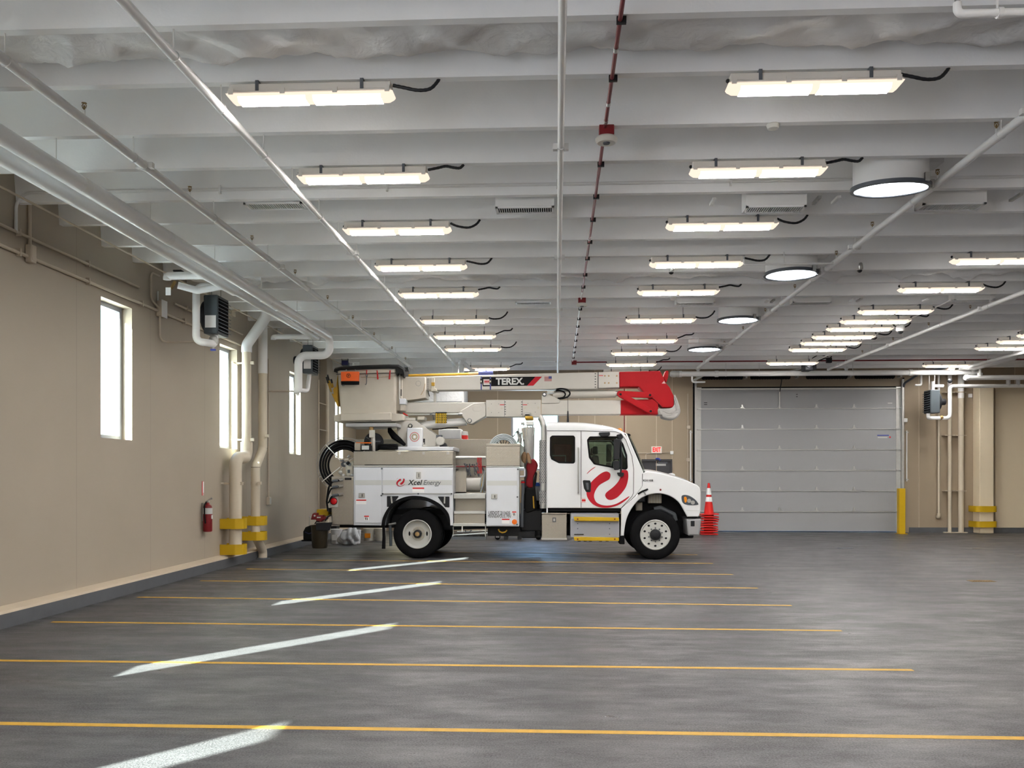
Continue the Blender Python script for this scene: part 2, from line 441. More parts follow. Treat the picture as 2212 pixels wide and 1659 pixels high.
m = M(); m.box(DX1 + .25, XR, YB - .035, YB, 0, .16); m.obj('baseboard_back', 'curb_grey', kind='structure')
# vertical joints on the back wall
m = M()
for px in (1075, 1250, 1285, 1352, 1418, 1452, 1985, 2192):
    p = bx(px).x; m.box(p - .008, p + .008, YB - .006, YB + .002, .05, ZC)
m.obj('trim_3', 'curb_beige', kind='structure')
w = struct('window_8', ((VX0+VX1)/2, YB + .1, VZ0)); m = M()
for a, b, z0, z1 in ((VX0, VX0+.06, VZ0, VZ1), (VX1-.06, VX1, VZ0, VZ1), (VX0+.06, VX1-.06, VZ0, VZ0+.06), (VX0+.06, VX1-.06, VZ1-.06, VZ1)): m.box(a, b, YB+.1, YB+.18, z0, z1)
m.obj('window_frame', 'frame_alu', w); M().box(VX0+.06, VX1-.06, YB+.135, YB+.145, VZ0+.06, VZ1-.06).obj('pane', 'window_glass', w)
# right wall and wall behind the camera with three open bays
M().box(XR, XR + .3, YR, YB + .3, 0, ZC).obj('wall_right', 'wall_back_paint', kind='structure')
m = M(); m.box(WX - WT, XR + .3, YR - .3, YR, 0, ZC); m.obj('wall_front', 'wall_back_paint', kind='structure')
# pilaster on the right of the back wall
PLA, PLB = at(2116, 1030, YB - .45).x, at(2147, 1030, YB - .45).x
M().box(PLA, PLB, YB - .45, YB, 0, 4.55).obj('trim_4', 'wall_cream', kind='structure', bevel=.02)
# back-left corner pilaster
M().box(WX, WX + .22, 24.3, 24.9, .235, ZB).obj('trim_5', 'wall_paint', kind='structure', bevel=.02)
# outside
M().box(-90, 120, -90, YR - .3, -.25, -.02).obj('exterior_ground', 'exterior_ground', kind='structure')
M().box(-90, WX - WT, YR - .3, 120, -.25, -.02).obj('exterior_ground', 'exterior_ground', kind='structure')
M().box(WX - WT, 120, YB + .3, 120, -.25, -.02).obj('exterior_ground', 'exterior_ground', kind='structure')
M().box(-60, -40, -40, 90, -.02, 5).obj('exterior_wall', 'exterior_wall', kind='structure')

# ceiling deck with precast stems
ce = M().box(WX - WT, XR + .3, YR - .3, YB + .3, ZC, ZC + .25).obj('ceiling', 'ceiling_paint', kind='structure')
STEM = []
k = -8
while 6.43 + 2.03 * k < YB - .2:
    for o in (6.43, 7.37):
        yy = o + 2.03 * k
        if YR + .2 < yy < YB - .2: STEM.append(yy)
    k += 1
for yy in STEM:
    m = M(); m.loft([[(x, yy, ZB), (x, yy + .085, ZB), (x, yy + .17, ZC), (x, yy - .085, ZC)] for x in (WX, XR)])
    m.obj('ceiling_beam', 'ceiling_paint', ce)
def S(letter):                 # front edge of the stem lettered from the first one in view
    i = ord(letter) - 65; return 6.43 + 2.03 * (i // 2) + (.94 if i % 2 else 0)

# ================================================================= CEILING LIGHTS
def make_light(hang):
    r = thing('ceiling_light', 'x', 'light', (0, 0, 0)); z = -.025 if not hang else 0
    m = M(); m.box(-.68, .68, -.06, .06, z - .065, z); m.box(-.69, .69, -.078, .078, z - .085, z - .065); m.obj('housing', 'housing_white', r, bevel=.008)
    m = M()
    def ring(x, y, zz): return [(-x, -y, zz), (x, -y, zz), (x, y, zz), (-x, y, zz)]
    m.loft([ring(.70, .082, z - .088), ring(.69, .08, z - .105), ring(.655, .06, z - .135), ring(.63, .045, z - .142)]); m.obj('lens', 'lamp_lens', r)
    for s in (-1, 1):
        m = M(); xa, xb = (.03, .60) if s > 0 else (-.60, -.03)
        m.box(xa, xb, -.055, .055, z - .1455, z - .141)
        m.obj('lamp_strip', 'lamp_strip', r)
        m = M(); m.hexa([(xa, -.064, z-.140), (xb, -.064, z-.140), (xb, .064, z-.140), (xa, .064, z-.140), (xa, -.0805, z-.112), (xb, -.0805, z-.112), (xb, .0805, z-.112), (xa, .0805, z-.112)]); m.obj('lamp_glow', 'lamp_tube', r)
    for x in (-.655, -.22, .22, .655):
        M().box(x - .02, x + .02, -.088, -.076, z - .098, z - .05).obj('latch', 'housing_white', r)
    for x in (-.44, .44):
        m = M(); m.box(x - .014, x + .014, -.066, .066, z - .072, z + .025 if not hang else z + .006); m.obj('mounting_strap', 'dark_grey', r)
    M().sphere((-.69, 0, z - .04), .018, 8).obj('knockout_plug', 'black_plastic', r)
    if hang:
        for x in (-.44, .44): M().cyl((x, 0, 0), (x, 0, .25), .005, 6).obj('hanger_wire', 'dark_grey', r)
    return r
def cord(r, pts, rr=.014):
    P = smooth([(p[0], p[1]) for p in pts], 5, False)
    m = M(); m.tube([(p[0], 0, p[1]) for p in P], [rr * (1.0 + .12 * (i % 2)) for i in range(len(P))], 8); m.obj('cord', 'black_plastic', r)
CORDS = [[(.69, -.04), (.78, -.06), (.90, -.085), (1.0, -.075), (1.06, -.02), (1.08, .02)],
         [(.69, -.05), (.80, -.03), (.88, -.015), (.96, -.03), (1.03, -.035), (1.07, .0)],
         [(.69, -.04), (.78, -.08), (.92, -.10), (1.02, -.06), (1.07, .0)]]
p0 = make_light(False); p1 = make_light(True)
ORDN = ['first', 'second', 'third', 'fourth', 'fifth', 'sixth', 'seventh', 'eighth', 'ninth', 'tenth', 'eleventh', 'twelfth']
ROWS = [('left row', -2.05, [('B',0),('D',0),('F',0),('H',0),('J',0),(18.0,1),(20.0,1),(22.0,1),(26.0,1)]),
        ('second row from the left', 2.09, [('B',0),('D',0),('F',0),('H',0),('J',0),(18.1,1),(20.8,1),(22.9,1),(25.2,1),(27.2,1)]),
        ('row right of the skylight tubes', 6.50, [('H',0),('J',0),('L',0),('M',0),('N',0),('O',0),('P',0),('Q',0),(25.1,1)]),
        ('far right row', 11.05, [('O',0),('P',0),('Q',0),(25.9,1)])]
first = True
li = 0
for rn, X, lst in ROWS:
    for j, (pos, hang) in enumerate(lst):
        yy = S(pos) + .04 if not hang else pos
        zz = ZB if not hang else ZB - .06
        r = copy_tree(p1 if hang else p0, (X, yy, zz))
        ORG[r.name] = Vector((0, 0, 0))
        c = CORDS[li % 3] if not hang else CORDS[2] if j % 2 else CORDS[1]
        if hang: c = [(a, b + .08 * max(0, a - .7) / .37) for a, b in c]
        if X < 9: cord(r, c)
        ORG[r.name] = Vector(r.location)
        r['label'] = 'lit white batten light, %s from the camera in the %s' % (ORDN[j], rn); r['group'] = 'batten lights under the ceiling'
        li += 1
for X in (-2.05, 2.09, 6.5, 11.05, 15.5):  # extra battens out of view, added to even out the room light
    for j, yy in enumerate((-7.0, -4.9, -2.8, -.7, 1.4, 3.5, 9.4) if X < 7 else (1.4, 9.4, 17.5) if X > 12 else (-7.0, -2.8, 1.4, 5.4, 9.4, 13.4)):
        if yy > 3.6 and X < 6: continue
        yy = min(STEM, key=lambda q: abs(q - yy)) + .04
        r = copy_tree(p0, (X, yy, ZB)); r['label'] = 'unseen batten light added out of frame to brighten the room'; r['group'] = 'added batten lights out of frame'
r = copy_tree(p0, (11.62, 27.2, 5.04), 'lit white batten light turned along the room in the far right corner', 'batten lights under the ceiling', radians(76))
for p in (p0, p1):
    for x in [x for x in bpy.data.objects if x.parent == p]: bpy.data.objects.remove(x)
    bpy.data.objects.remove(p)
# the one turned along the room by the far right wall
# ================================================================= SKYLIGHT TUBES
for i, yy in enumerate((9.92, 14.05, 18.1, 22.2)):
    X = 3.62; t = thing('skylight_tube', 'round white skylight tube with bright lens, %s from the camera' % ORDN[i], 'skylight', (X, yy, 4.88), 'round skylight tubes')
    zb = 4.88; dz = .075 if i == 0 else 0
    def ell(r, z, til): return [(X + r*cos(2*pi*k/40), yy + r*sin(2*pi*k/40), z + til*sin(2*pi*k/40)) for k in range(40)]
    M().loft([ell(.385, zb, dz/2), ell(.385, ZC, 0)], caps=False).obj('shaft', 'pipe_white', t)
    m = M(); m.loft([ell(.412, zb + .02, dz/2), ell(.412, zb - .02, dz/2), ell(.375, zb - .022, dz/2), ell(.375, zb + .02, dz/2), ell(.412, zb + .02, dz/2)], caps=False); m.obj('rim', 'frame_dark', t)
    m = M(); m.loft([ell(.376, zb - .012, dz/2), ell(.25, zb - .03, dz*.33), ell(.05, zb - .036, 0)]); m.obj('lens', 'skylight_lens', t, sharp=80)
    for a in (.2, .9): M().box(X + .40*cos(a) - .015, X + .40*cos(a) + .035, yy - .41*sin(a) - .02, yy - .41*sin(a) + .02, zb - .03, zb + .06).obj('clip', 'steel', t)
    # square sheet metal curb above
    m = M(); m.box(X - .15, X + .62, yy + .12, yy + .40, 5.2, ZC - .005); m.obj('curb_box', 'bracket_white', t)

# ================================================================= WRAPPED DUCTS between the stems
def wrapped(y0, y1, zb, seed, lab, x0=WX + .3, x1=XR - .5):
    rnd = random.Random(seed); m = M(); rings = []; n = int((x1 - x0) / .085)
    knots = [(rnd.uniform(x0, x1), rnd.uniform(.4, 1)) for _ in range(int((x1 - x0) / .75))]
    ph = [rnd.uniform(0, 6) for _ in range(12)]
    for i in range(n + 1):
        x = x0 + (x1 - x0) * i / n; pin = sum(a * math.exp(-((x - k) / .13) ** 2) for k, a in knots); ring = []
        for j in range(18):
            s = j / 17; a = pi * s
            yc = y0 + (y1 - y0) * (.5 - .5 * cos(a) * (1 if abs(cos(a)) < .98 else 1)); sag = min(1, max(0, sin(a)) ** .22)
            w = .026 * sin(x*5.1 + 7*s + ph[0]) + .016 * sin(x*11 - 9*s + ph[1]) + .012 * sin(x*23 + 15*s + ph[2]) + .009 * sin(x*37 - 24*s + ph[3])
            z = zb + .30 * (1 - sag) + w * sag + .07 * pin * sin(3*pi*s + ph[4]) * sag - (.045 * pin if s > .75 else 0) * sag
            ring.append((x, yc, z))
        ring += [(x, y1, zb + .42), (x, y0, zb + .42)]; rings.append(ring)
    m.loft(rings); return m.thing('wrapped_duct', 'duct_wrap', lab, 'air duct', sharp=60)
wrapped(6.61, 7.22, 5.12, 3, 'crumpled white foil-wrapped duct crossing the ceiling nearest the camera')
wrapped(14.70, 15.28, 5.10, 9, 'thin-looking wrapped duct crossing the ceiling above the far lights')

# ================================================================= AIR GRILLES
def grille(px0, px1, Y, zbot, h, lab, dp=.26):
    a, b = at(px0, 500, Y).x, at(px1, 500, Y).x; t = thing('air_grille', lab, 'vent', ((a+b)/2, Y + dp/2, zbot), 'supply air grilles')
    if h > .06: M().box(a, b, Y, Y + dp, zbot + .015, zbot + h).obj('duct_boot', 'bracket_white', t)
    m = M(); m.box(a, b, Y, Y + .03, zbot - .004, zbot + .014); m.box(a, b, Y + dp - .03, Y + dp, zbot - .004, zbot + .014)
    m.box(a, a + .03, Y, Y + dp, zbot - .004, zbot + .014); m.box(b - .03, b, Y, Y + dp, zbot - .004, zbot + .014); m.obj('frame', 'tag_white', t)
    M().box(a + .03, b - .03, Y + .03, Y + dp - .03, zbot + .010, zbot + .0145).obj('backing', 'shadow_interior', t)
    m = M(); n = 24
    for i in range(n):
        x = a + .035 + (b - a - .07) * (i + .5) / n; m.box(x - .005, x + .005, Y + .03, Y + dp - .03, zbot - .002, zbot + .0095)
    m.obj('louvre_blades', 'bracket_white', t)
YG = S('E') + .20; YK = S('K') + .25
grille(525, 652, YG, 5.06, .05, 'flush white slotted vent on the left, beside the long sloping pipe')
grille(1070, 1197, YG, 4.965, .6, 'white air grille box hanging left of the straight central pipe')
grille(1612, 1743, YG, 4.93, .6, 'white air grille box between the second light row and the nearest skylight tube')
grille(1994, 2132, YG, 4.93, .6, 'white air grille box right of the nearest skylight tube')
grille(1113, 1190, YK, 5.03, .05, 'small bright flush vent farther back, left of the central pipe')
grille(1461, 1545, YK, 4.99, .5, 'small air grille box farther back, behind the fifth light of the second row')
grille(1713, 1797, YK, 4.98, .5, 'small air grille box farther back, beside the sloping right pipe')
grille(2062, 2150, YK, 5.0, .5, 'plain white air box at far right above the sloping conduit')

# ================================================================= CEILING PIPES
def coupling(m, c, ax, r):
    c = Vector(c); m.cyl(c - Vector(ax)*.035, c + Vector(ax)*.035, r * 1.18, 14)
    for s in (-1, 1): m.box(c.x + s*r*1.1 - .02 + s*.02, c.x + s*r*1.1 + .02 + s*.02, c.y - .03, c.y + .03, c.z - .025, c.z + .03)
    return m
def run_pipe(X, Z, y0, y1, r, lab, heads=None, couples=(), hang=True, matn='pipe_white', hstep=None, name='sprinkler_pipe', cat='pipe'):
    t = thing(name, lab, cat, (X, y0, Z)); M().cyl((X, y0, Z), (X, y1, Z), r, 18).obj('pipe', matn, t)
    for y in couples: coupling(M(), (X, y, Z), (0, 1, 0), r).obj('coupling', 'bracket_white', t)
    if hang:
        for yy in STEM[::2] if hstep is None else STEM[::hstep]:
            if y0 < yy < y1 and yy > 3.5:
                m = M(); m.cyl((X, yy + .05, Z + r), (X, yy + .05, ZB + .02), .006, 6)
                m.tube([(X + (r+.004)*cos(a), yy + .05, Z + (r+.004)*sin(a)) for a in [2*pi*k/16 for k in range(16)]], .004, 5, closed=True); m.obj('hanger', 'bracket_white', t)
    for yy in heads or ():
        m = M(); m.cyl((X, yy, Z + r*.8), (X, yy, Z + r + .045), .013, 8); m.obj('head_socket', 'bracket_white', t)
        m = M(); m.cyl((X, yy, Z + r + .045), (X, yy, Z + r + .085), .008, 8)
        for s in (-1, 1): m.tube([(X + s*.012, yy, Z + r + .06), (X + s*.02, yy, Z + r + .085), (X + s*.004, yy, Z + r + .105)], .004, 6)
        m.cyl((X, yy, Z + r + .104), (X, yy, Z + r + .108), .022, 12); m.obj('sprinkler_head', 'brass', t)
    return t
P1Y = at(975, 785, 26).y
run_pipe(-2.82, 4.85, -8.9, 25.0, .037, 'white pipe sloping down across the ceiling left of the left light row', couples=(12.3, 19.4), hstep=1)
run_pipe(-4.10, 4.85, -8.9, 25.3, .042, 'white sprinkler pipe between the twin insulated pipes and the left light row', heads=[7.6, 9.85, 11.9, 13.9, 15.9, 17.9, 20.0, 22.2, 24.2], couples=(8.75, 13.05, 17.3, 21.6), hstep=2)
run_pipe(.04, 4.83, -8.9, 27.5, .030, 'straight white pipe running away at the centre of the ceiling', couples=(8.4, 12.6, 16.6, 20.4, 24.1), hang=False)
run_pipe(4.11, 4.92, -8.9, 26.3, .040, 'white sprinkler pipe sloping from upper right past the skylight tubes', heads=[8.6, 9.9, 11.9, 13.4, 15.7, 17.9, 20.0, 22.2], couples=(8.0, 12.6, 13.9, 17.3, 21.6, 24.9), hstep=2)
run_pipe(7.83, 4.85, -8.9, 26.3, .040, 'white sprinkler pipe at the far right, right of the third light row', heads=[15.2, 17.4, 19.3, 21.3, 23.4], couples=(16.9, 21.5, 25.2), hstep=2)
run_pipe(11.6, 4.85, 14, 26.4, .045, 'white pipe in the far right corner of the ceiling above the pilaster', couples=(22.5,), hstep=2)
t = thing('insulated_pipe', 'thick white pipe with an up elbow in the far right corner of the ceiling', 'pipe', (11.98, 24, 4.9), 'thick insulated pipes'); m = M(); m.tube([(11.98, 27.6, 4.88), (11.98, 24.0, 4.88), (11.98, 24.0, 5.4)], .075, 16, fillet=.15); m.obj('pipe', 'insulation_white', t, sharp=60)
run_pipe(7.25, 5.0, 16.9, 26.5, .018, 'thin white conduit sloping from the air box down to the ceiling camera', hang=False, name='conduit')
# dropped spray arms on the right sprinkler pipe
for (px0, px1, py, Y, lab) in ((1607, 1800, 571, 13.42, 'thin white branch pipe crossing the second skylight tube'),
                               (1455, 1575, 742, 21.3, 'thin white branch pipe behind the far skylight tube'),
                               (2068, 2260, 30, 5.75, 'white branch pipe in the upper right corner')):
    a, b = at(px0, py, Y), at(px1, py, Y); r = .026 if Y < 7 else .016; t = thing('branch_pipe', lab, 'pipe', (a.x, Y, a.z))
    m = M(); m.tube([(a.x, Y, a.z + .07), (a.x, Y, a.z), (b.x, Y, a.z)], r, 12, fillet=.05); m.obj('pipe', 'pipe_white', t)
    m = M(); m.cyl((a.x, Y, a.z + .07), (a.x, Y, a.z + .11), r*.7, 8); m.cyl((a.x, Y, a.z + .125), (a.x, Y, a.z + .13), r*1.1, 10); m.cyl((a.x, Y, a.z + .11), (a.x, Y, a.z + .125), r*.3, 8); m.obj('sprinkler_head', 'steel', t)
    c = a.x + (b.x - a.x) * .45; m = M(); m.cyl((c, Y, a.z - r*1.5), (c, Y, ZB + .02), .008, 6); m.cyl((c, Y - .001, a.z), (c + .03, Y, a.z), r * 1.3, 12); m.obj('hanger', 'bracket_white', t)
# twin insulated pipes on the left
t = thing('insulated_pipe', 'upper of the two thick white pipes on the left, ending in a down elbow', 'pipe', (-4.87, 0, 4.75), 'thick insulated pipes')
Y2 = 19.05
m = M(); m.tube([(-4.87, -8.9, 4.75), (-4.87, Y2, 4.75), (-4.87, Y2, 4.36), (-5.55, Y2, 4.36), (-5.55, Y2, 3.62), (-5.62, Y2, 3.62)], .085, 20, fillet=.17, seg=7); m.obj('pipe', 'insulation_white', t, sharp=60)
for y in range(-7, 19, 2): M().cyl((-4.87, y - .06, 4.75), (-4.87, y + .06, 4.75), .0865, 20).obj('jacket_seam', 'pipe_white', t)
for yy in STEM[::2]:
    if 4 < yy < 19: M().cyl((-4.87, yy + .05, 4.83), (-4.87, yy + .05, ZB + .02), .006, 6).obj('hanger', 'bracket_white', t)
t = thing('insulated_pipe', 'lower of the two thick white pipes on the left, nearer the wall', 'pipe', (-5.19, 0, 4.75), 'thick insulated pipes')
m = M(); m.cyl((-5.19, -8.9, 4.75), (-5.19, 14.2, 4.75), .085, 20); m.cyl((-5.19, 14.2, 4.75), (-5.19, 19.2, 4.75), .06, 20); m.obj('pipe', 'insulation_white', t)
for yy in STEM[::2]:
    if 4 < yy < 19: M().cyl((-5.19, yy + .05, 4.83), (-5.19, yy + .05, ZB + .02), .006, 6).obj('hanger', 'bracket_white', t)
# white conduit across the face of stem E
Ye = S('E') - .03
t = thing('conduit', 'thin white conduit clipped along a ceiling beam across the whole room', 'conduit', (0, Ye, 5.2)); Z = 5.16
m = M(); m.tube([(WX + .03, Ye - .02, 4.68), (WX + .03, Ye - .02, 5.02), (WX + .12, Ye, Z), (XR - .3, Ye, Z)], .019, 10, fillet=.2); m.obj('pipe', 'bracket_white', t)
for x in range(-4, 18, 2): M().box(x, x + .02, Ye - .022, Ye + .03, Z - .05, Z + .05).obj('clip', 'bracket_white', t)
# ================================================================= FIRE ALARM CONDUIT with detectors
t = thing('alarm_conduit', 'thin dark red conduit running away along the ceiling right of the central pipe', 'conduit', (.45, 0, 5.0))
m = M(); m.cyl((.455, -8, 5.025), (.455, 15.9, 5.025), .017, 10); m.obj('pipe', 'red_conduit', t)
m = M(); m.cyl((.455, 15.9, 5.025), (.455, 26.0, 5.025), .014, 10); m.obj('pipe', 'pipe_white', t)
for yy in STEM:
    if 3 < yy < 25: M().box(.43, .50, yy + .02, yy + .05, 5.0, 5.052).obj('clip', 'black_plastic', t)
for yy in (6.9, 7.9, 8.3, 12.4): M().cyl((.455, yy - .03, 5.025), (.455, yy + .03, 5.025), .021, 10).obj('coupling', 'steel', t)
for yy, lab in ((S('C') + .03, 'white round heat detector on a red box, nearest the camera'), (S('K') + .03, 'white round heat detector on a red box, farther one')):
    d = thing('heat_detector', lab, 'detector', (.47, yy, 4.9)); M().box(.40, .54, yy - .07, yy + .07, 4.955, 5.048).obj('back_box', 'red_box', d, bevel=.006)
    M().lathe([(.04, 4.90), (.085, 4.895), (.102, 4.915), (.105, 4.935), (.09, 4.953)], (.47, yy, 0), (0, 0, 1), 28).obj('sensor', 'detector_white', d)
    M().lathe([(.03, 4.888), (.035, 4.90)], (.47, yy, 0), (0, 0, 1), 16).obj('sensor_grille', 'dark_grey', d)
t = thing('alarm_conduit', 'thin dark red conduit crossing the far end of the ceiling above the overhead door', 'conduit', (.5, 25.9, 4.98))
m = M(); m.tube([(.5, 25.5, 5.0), (14.2, 25.5, 5.0), (14.6, 25.5, 4.85)], .02, 8, fillet=.1); m.obj('pipe', 'red_conduit', t)
M().box(.43, .57, 25.43, 25.57, 4.93, 5.045).obj('junction_box', 'red_box', t)
p = at(1670, 268, S('C') + .04)
M().lathe([(.02, -.055), (.05, -.045), (.062, -.01), (.055, 0)], (p.x, S('C') + .04, ZB), (0, 0, 1), 24).thing('smoke_detector', 'detector_white', 'small white smoke detector between the first two lights of the second row', 'detector')
p = at(1455, 640, S('K')); M().lathe([(.02, -.055), (.05, -.045), (.062, -.01), (.055, 0)], (p.x, S('K') + .04, ZB), (0, 0, 1), 20).thing('smoke_detector', 'detector_white', 'tiny white round smoke detector left of the small far air grille box', 'detector')
# dome cameras
for (px, py, Y, lab) in ((1945, 716, 19.2, 'white dome security camera with a dark eye at the end of the sloping conduit'),
                         (1450, 588, S('I') + .04, 'small black ceiling camera left of the second skylight tube'),
                         (1857, 584, S('I') + .04, 'small black ceiling camera right of the second skylight tube')):
    p = at(px, py, Y); t = thing('dome_camera', lab, 'security camera', p); r = .085 if px == 1945 else .06
    M().lathe([(r*.9, .12), (r, .10), (r, .02), (r*.8, 0)], p, (0, 0, 1), 20).obj('camera_base', 'tag_white' if px == 1945 else 'steel', t)
    M().sphere((p.x, p.y, p.z + .005), r*.7, 14).obj('camera_dome', 'black_plastic', t)
    M().cyl((p.x, p.y, p.z + .11), (p.x, p.y, ZB + .03), .012, 8).obj('camera_stem', 'bracket_white', t)
# slotted strut brackets
for i, (px, py, Y, dx) in enumerate(((1543, 421, YG, .10), (1770, 421, YG, .12), (1812, 421, YG, .12), (2205, 421, YG, .15), (1660, 642, YK, .1), (1672, 642, YK, .1), (1845, 637, YK, .1), (1860, 640, YK, .14), (2005, 637, YK, .16))):
    p = at(px, py, Y); m = M(); m.box(-.02, .02, -.02, .24, -.015, .015); m.b.transform(Matrix.Translation((p.x, Y, ZB - .02)))
    for k in range(3): m.box(p.x - .008, p.x + .008, Y + .02 + k*.07, Y + .05 + k*.07, ZB - .038, ZB - .033)
    m.thing('strut_bracket', 'steel' if i % 2 else 'bracket_white', 'short slotted strut bracket under a ceiling beam near the air grille boxes', 'bracket', 'slotted strut brackets')
# ================================================================= LEFT WALL FITTINGS
XW = WX
def wall_run(z, y0, y1, r, lab, x=XW + .03, clips=1.6, name='conduit', pts=None, m_='conduit_beige'):
    t = thing(name, lab, 'conduit', (x, y0, z)); m = M(); m.tube(pts or [(x, y0, z), (x, y1, z)], r, 10, fillet=.12); m.obj('pipe', m_, t)
    y = y0 + .5
    while clips and y < y1:
        M().box(XW, x + r + .004, y - .012, y + .012, z - r - .02, z + r + .03).obj('clip', m_, t); y += clips
    return t
wall_run(4.69, 2, 13.6, .019, 'upper beige conduit along the left wall above the windows')
wall_run(4.45, 2, 18.2, .022, 'lower beige conduit along the left wall just above the window heads')
wall_run(4.69, 14.9, 18.2, .019, 'beige conduit behind the nearest unit heater, continuing the upper line')
wall_run(5.0, 2, 27.5, .013, 'slim beige conduit hung just off the left wall under the beam ends', x=XW + .28, clips=None)
t = thing('junction_box', 'tall beige conduit body on the left wall where a conduit drops to the lower line', 'junction box', (XW + .04, 10.72, 4.38))
M().box(XW + .005, XW + .085, 10.66, 10.78, 4.38, 4.60).obj('box', 'conduit_beige', t, bevel=.012)
M().box(XW + .085, XW + .09, 10.68, 10.76, 4.41, 4.57).obj('cover', 'conduit_beige', t)
M().cyl((XW + .03, 10.72, 4.60), (XW + .03, 10.72, 5.3), .022, 10).obj('riser', 'conduit_beige', t)
# switch box beside the first heater
t = thing('junction_box', 'beige switch box with a white cover on the left wall beside the nearest unit heater', 'junction box', (XW + .06, 14.35, 4.36))
M().box(XW + .005, XW + .10, 14.26, 14.44, 4.36, 4.62).obj('box', 'conduit_beige', t, bevel=.008)
M().box(XW + .10, XW + .108, 14.25, 14.45, 4.35, 4.63).obj('cover', 'tag_white', t)
M().cyl((XW + .06, 14.20, 4.60), (XW + .06, 14.20, 4.75), .014, 8).obj('toggle', 'steel', t)
m = M(); m.tube([(XW + .04, 14.3, 5.02), (XW + .04, 14.0, 5.02), (XW + .04, 14.0, 4.58), (XW + .05, 14.26, 4.5)], .016, 8, fillet=.1)
m.tube([(XW + .05, 14.30, 4.38), (XW + .05, 14.30, 3.98), (XW + .1, 14.45, 3.96), (XW + .6, 14.5, 3.98)], .016, 8, fillet=.1); m.obj('drop_conduit', 'conduit_beige', t)

def unit_heater(x0, x1, y0, y1, z0, z1, lab, tag_on=True, motor_left=True):
    t = thing('unit_heater', lab, 'heater', ((x0+x1)/2, (y0+y1)/2, z0), 'ceiling hung unit heaters'); s = 1 if motor_left else -1
    M().box(x0, x1, y0, y1, z0, z1).obj('cabinet', 'heater_grey', t, bevel=.02)
    xf = x1 if motor_left else x0
    M().box(xf - .004, xf + .004, y0 + .03, y1 - .03, z0 + .05, z1 - .05).obj('opening', 'shadow_interior', t)
    for i in range(9):
        z = z0 + .07 + (z1 - z0 - .16) * i / 8; m = M()
        m.hexa([(xf, y0 + .03, z), (xf + s*.05, y0 + .03, z - .025), (xf + s*.05, y1 - .03, z - .025), (xf, y1 - .03, z), (xf, y0 + .03, z + .012), (xf + s*.05, y0 + .03, z - .013), (xf + s*.05, y1 - .03, z - .013), (xf, y1 - .03, z + .012)])
        m.obj('louvre', 'dark_grey' if i % 2 else 'heater_grey', t)
    xb = x0 if motor_left else x1; ym, zm = (y0+y1)/2, (z0+z1)/2
    M().lathe([(.26, 0), (.27, .03), (.25, .06)], (xb - s*.06, ym, zm), (s, 0, 0), 24).obj('fan_guard', 'black_plastic', t)
    M().lathe([(.09, 0), (.10, .02), (.10, .16), (.08, .19)], (xb - s*.25, ym, zm), (s, 0, 0), 20).obj('motor', 'black_plastic', t)
    if tag_on: M().box(x0 + .03, x1 - .03, y0 - .004, y0, z0 + .10, z0 + .30).obj('rating_plate', 'tag_white', t)
    for yy in (y0 + .05, y1 - .05): M().cyl(((x0+x1)/2, yy, z1), ((x0+x1)/2, yy, ZB + .02), .008, 6).obj('hanger_rod', 'steel', t)
    return t
unit_heater(-5.79, -5.55, 14.45, 14.95, 4.10, 4.74, 'dark grey unit heater on the left wall, nearest the camera, white pipe in front')
unit_heater(-5.52, -5.30, 19.25, 19.75, 4.0, 4.62, 'dark grey unit heater on the left wall, farther one behind the elbow pipe')
# heater piping, first heater
t = thing('insulated_pipe', 'white insulated pipe elbowing down in front of the nearest unit heater', 'pipe', (-5.83, 14.28, 3.9), 'thick insulated pipes')
m = M(); m.tube([(-5.19, 14.28, 4.84), (-5.84, 14.28, 4.84), (-5.84, 14.28, 3.95), (-5.66, 14.32, 3.93), (-5.66, 14.6, 3.95), (-5.66, 14.6, 4.10)], [.06]*2 + [.06]*0 + [.06]*4 if False else .06, 18, fillet=.13, seg=7); m.obj('pipe', 'insulation_white', t, sharp=60)
m = M(); m.sphere((-5.66, 14.55, 4.0), .075, 14, (1, 1, 1.3)); m.cyl((-5.66, 14.55, 3.86), (-5.66, 14.55, 3.95), .02, 8); m.obj('strainer', 'galvanized', t)
M().box(-5.70, -5.62, 14.52, 14.56, 3.83, 3.86).obj('valve_handle', 'tag_blue', t)
t = thing('insulated_pipe', 'short white capped insulated stub pipe above the nearest unit heater', 'pipe', (-5.97, 13.6, 4.86), 'thick insulated pipes')
m = M(); m.tube([(-5.2, 13.6, 4.86), (-6.02, 13.6, 4.86), (-6.02, 13.6, 4.80)], .06, 18, fillet=.08); m.obj('pipe', 'insulation_white', t, sharp=60)
m = M(); m.tube([(-5.86, 13.62, 4.72), (-5.60, 13.75, 4.66), (-5.2, 13.8, 4.74)], .055, 14, fillet=.1); m.obj('lower_pipe', 'insulation_white', t)
m = M(); m.box(-6.0, -5.92, 13.5, 13.505, 4.54, 4.66); m.obj('valve_tag', 'tag_white', t)
M().cyl((-5.96, 13.6, 4.66), (-5.90, 13.62, 4.78), .025, 8).obj('valve', 'brass', t)
p = at(382, 582, 14.0); M().box(p.x - .07, p.x + .07, 14.0, 14.12, p.z - .03, ZB).thing('actuator', 'black_plastic', 'small black actuator box under a beam above the nearest heater pipes', 'actuator', bevel=.008)
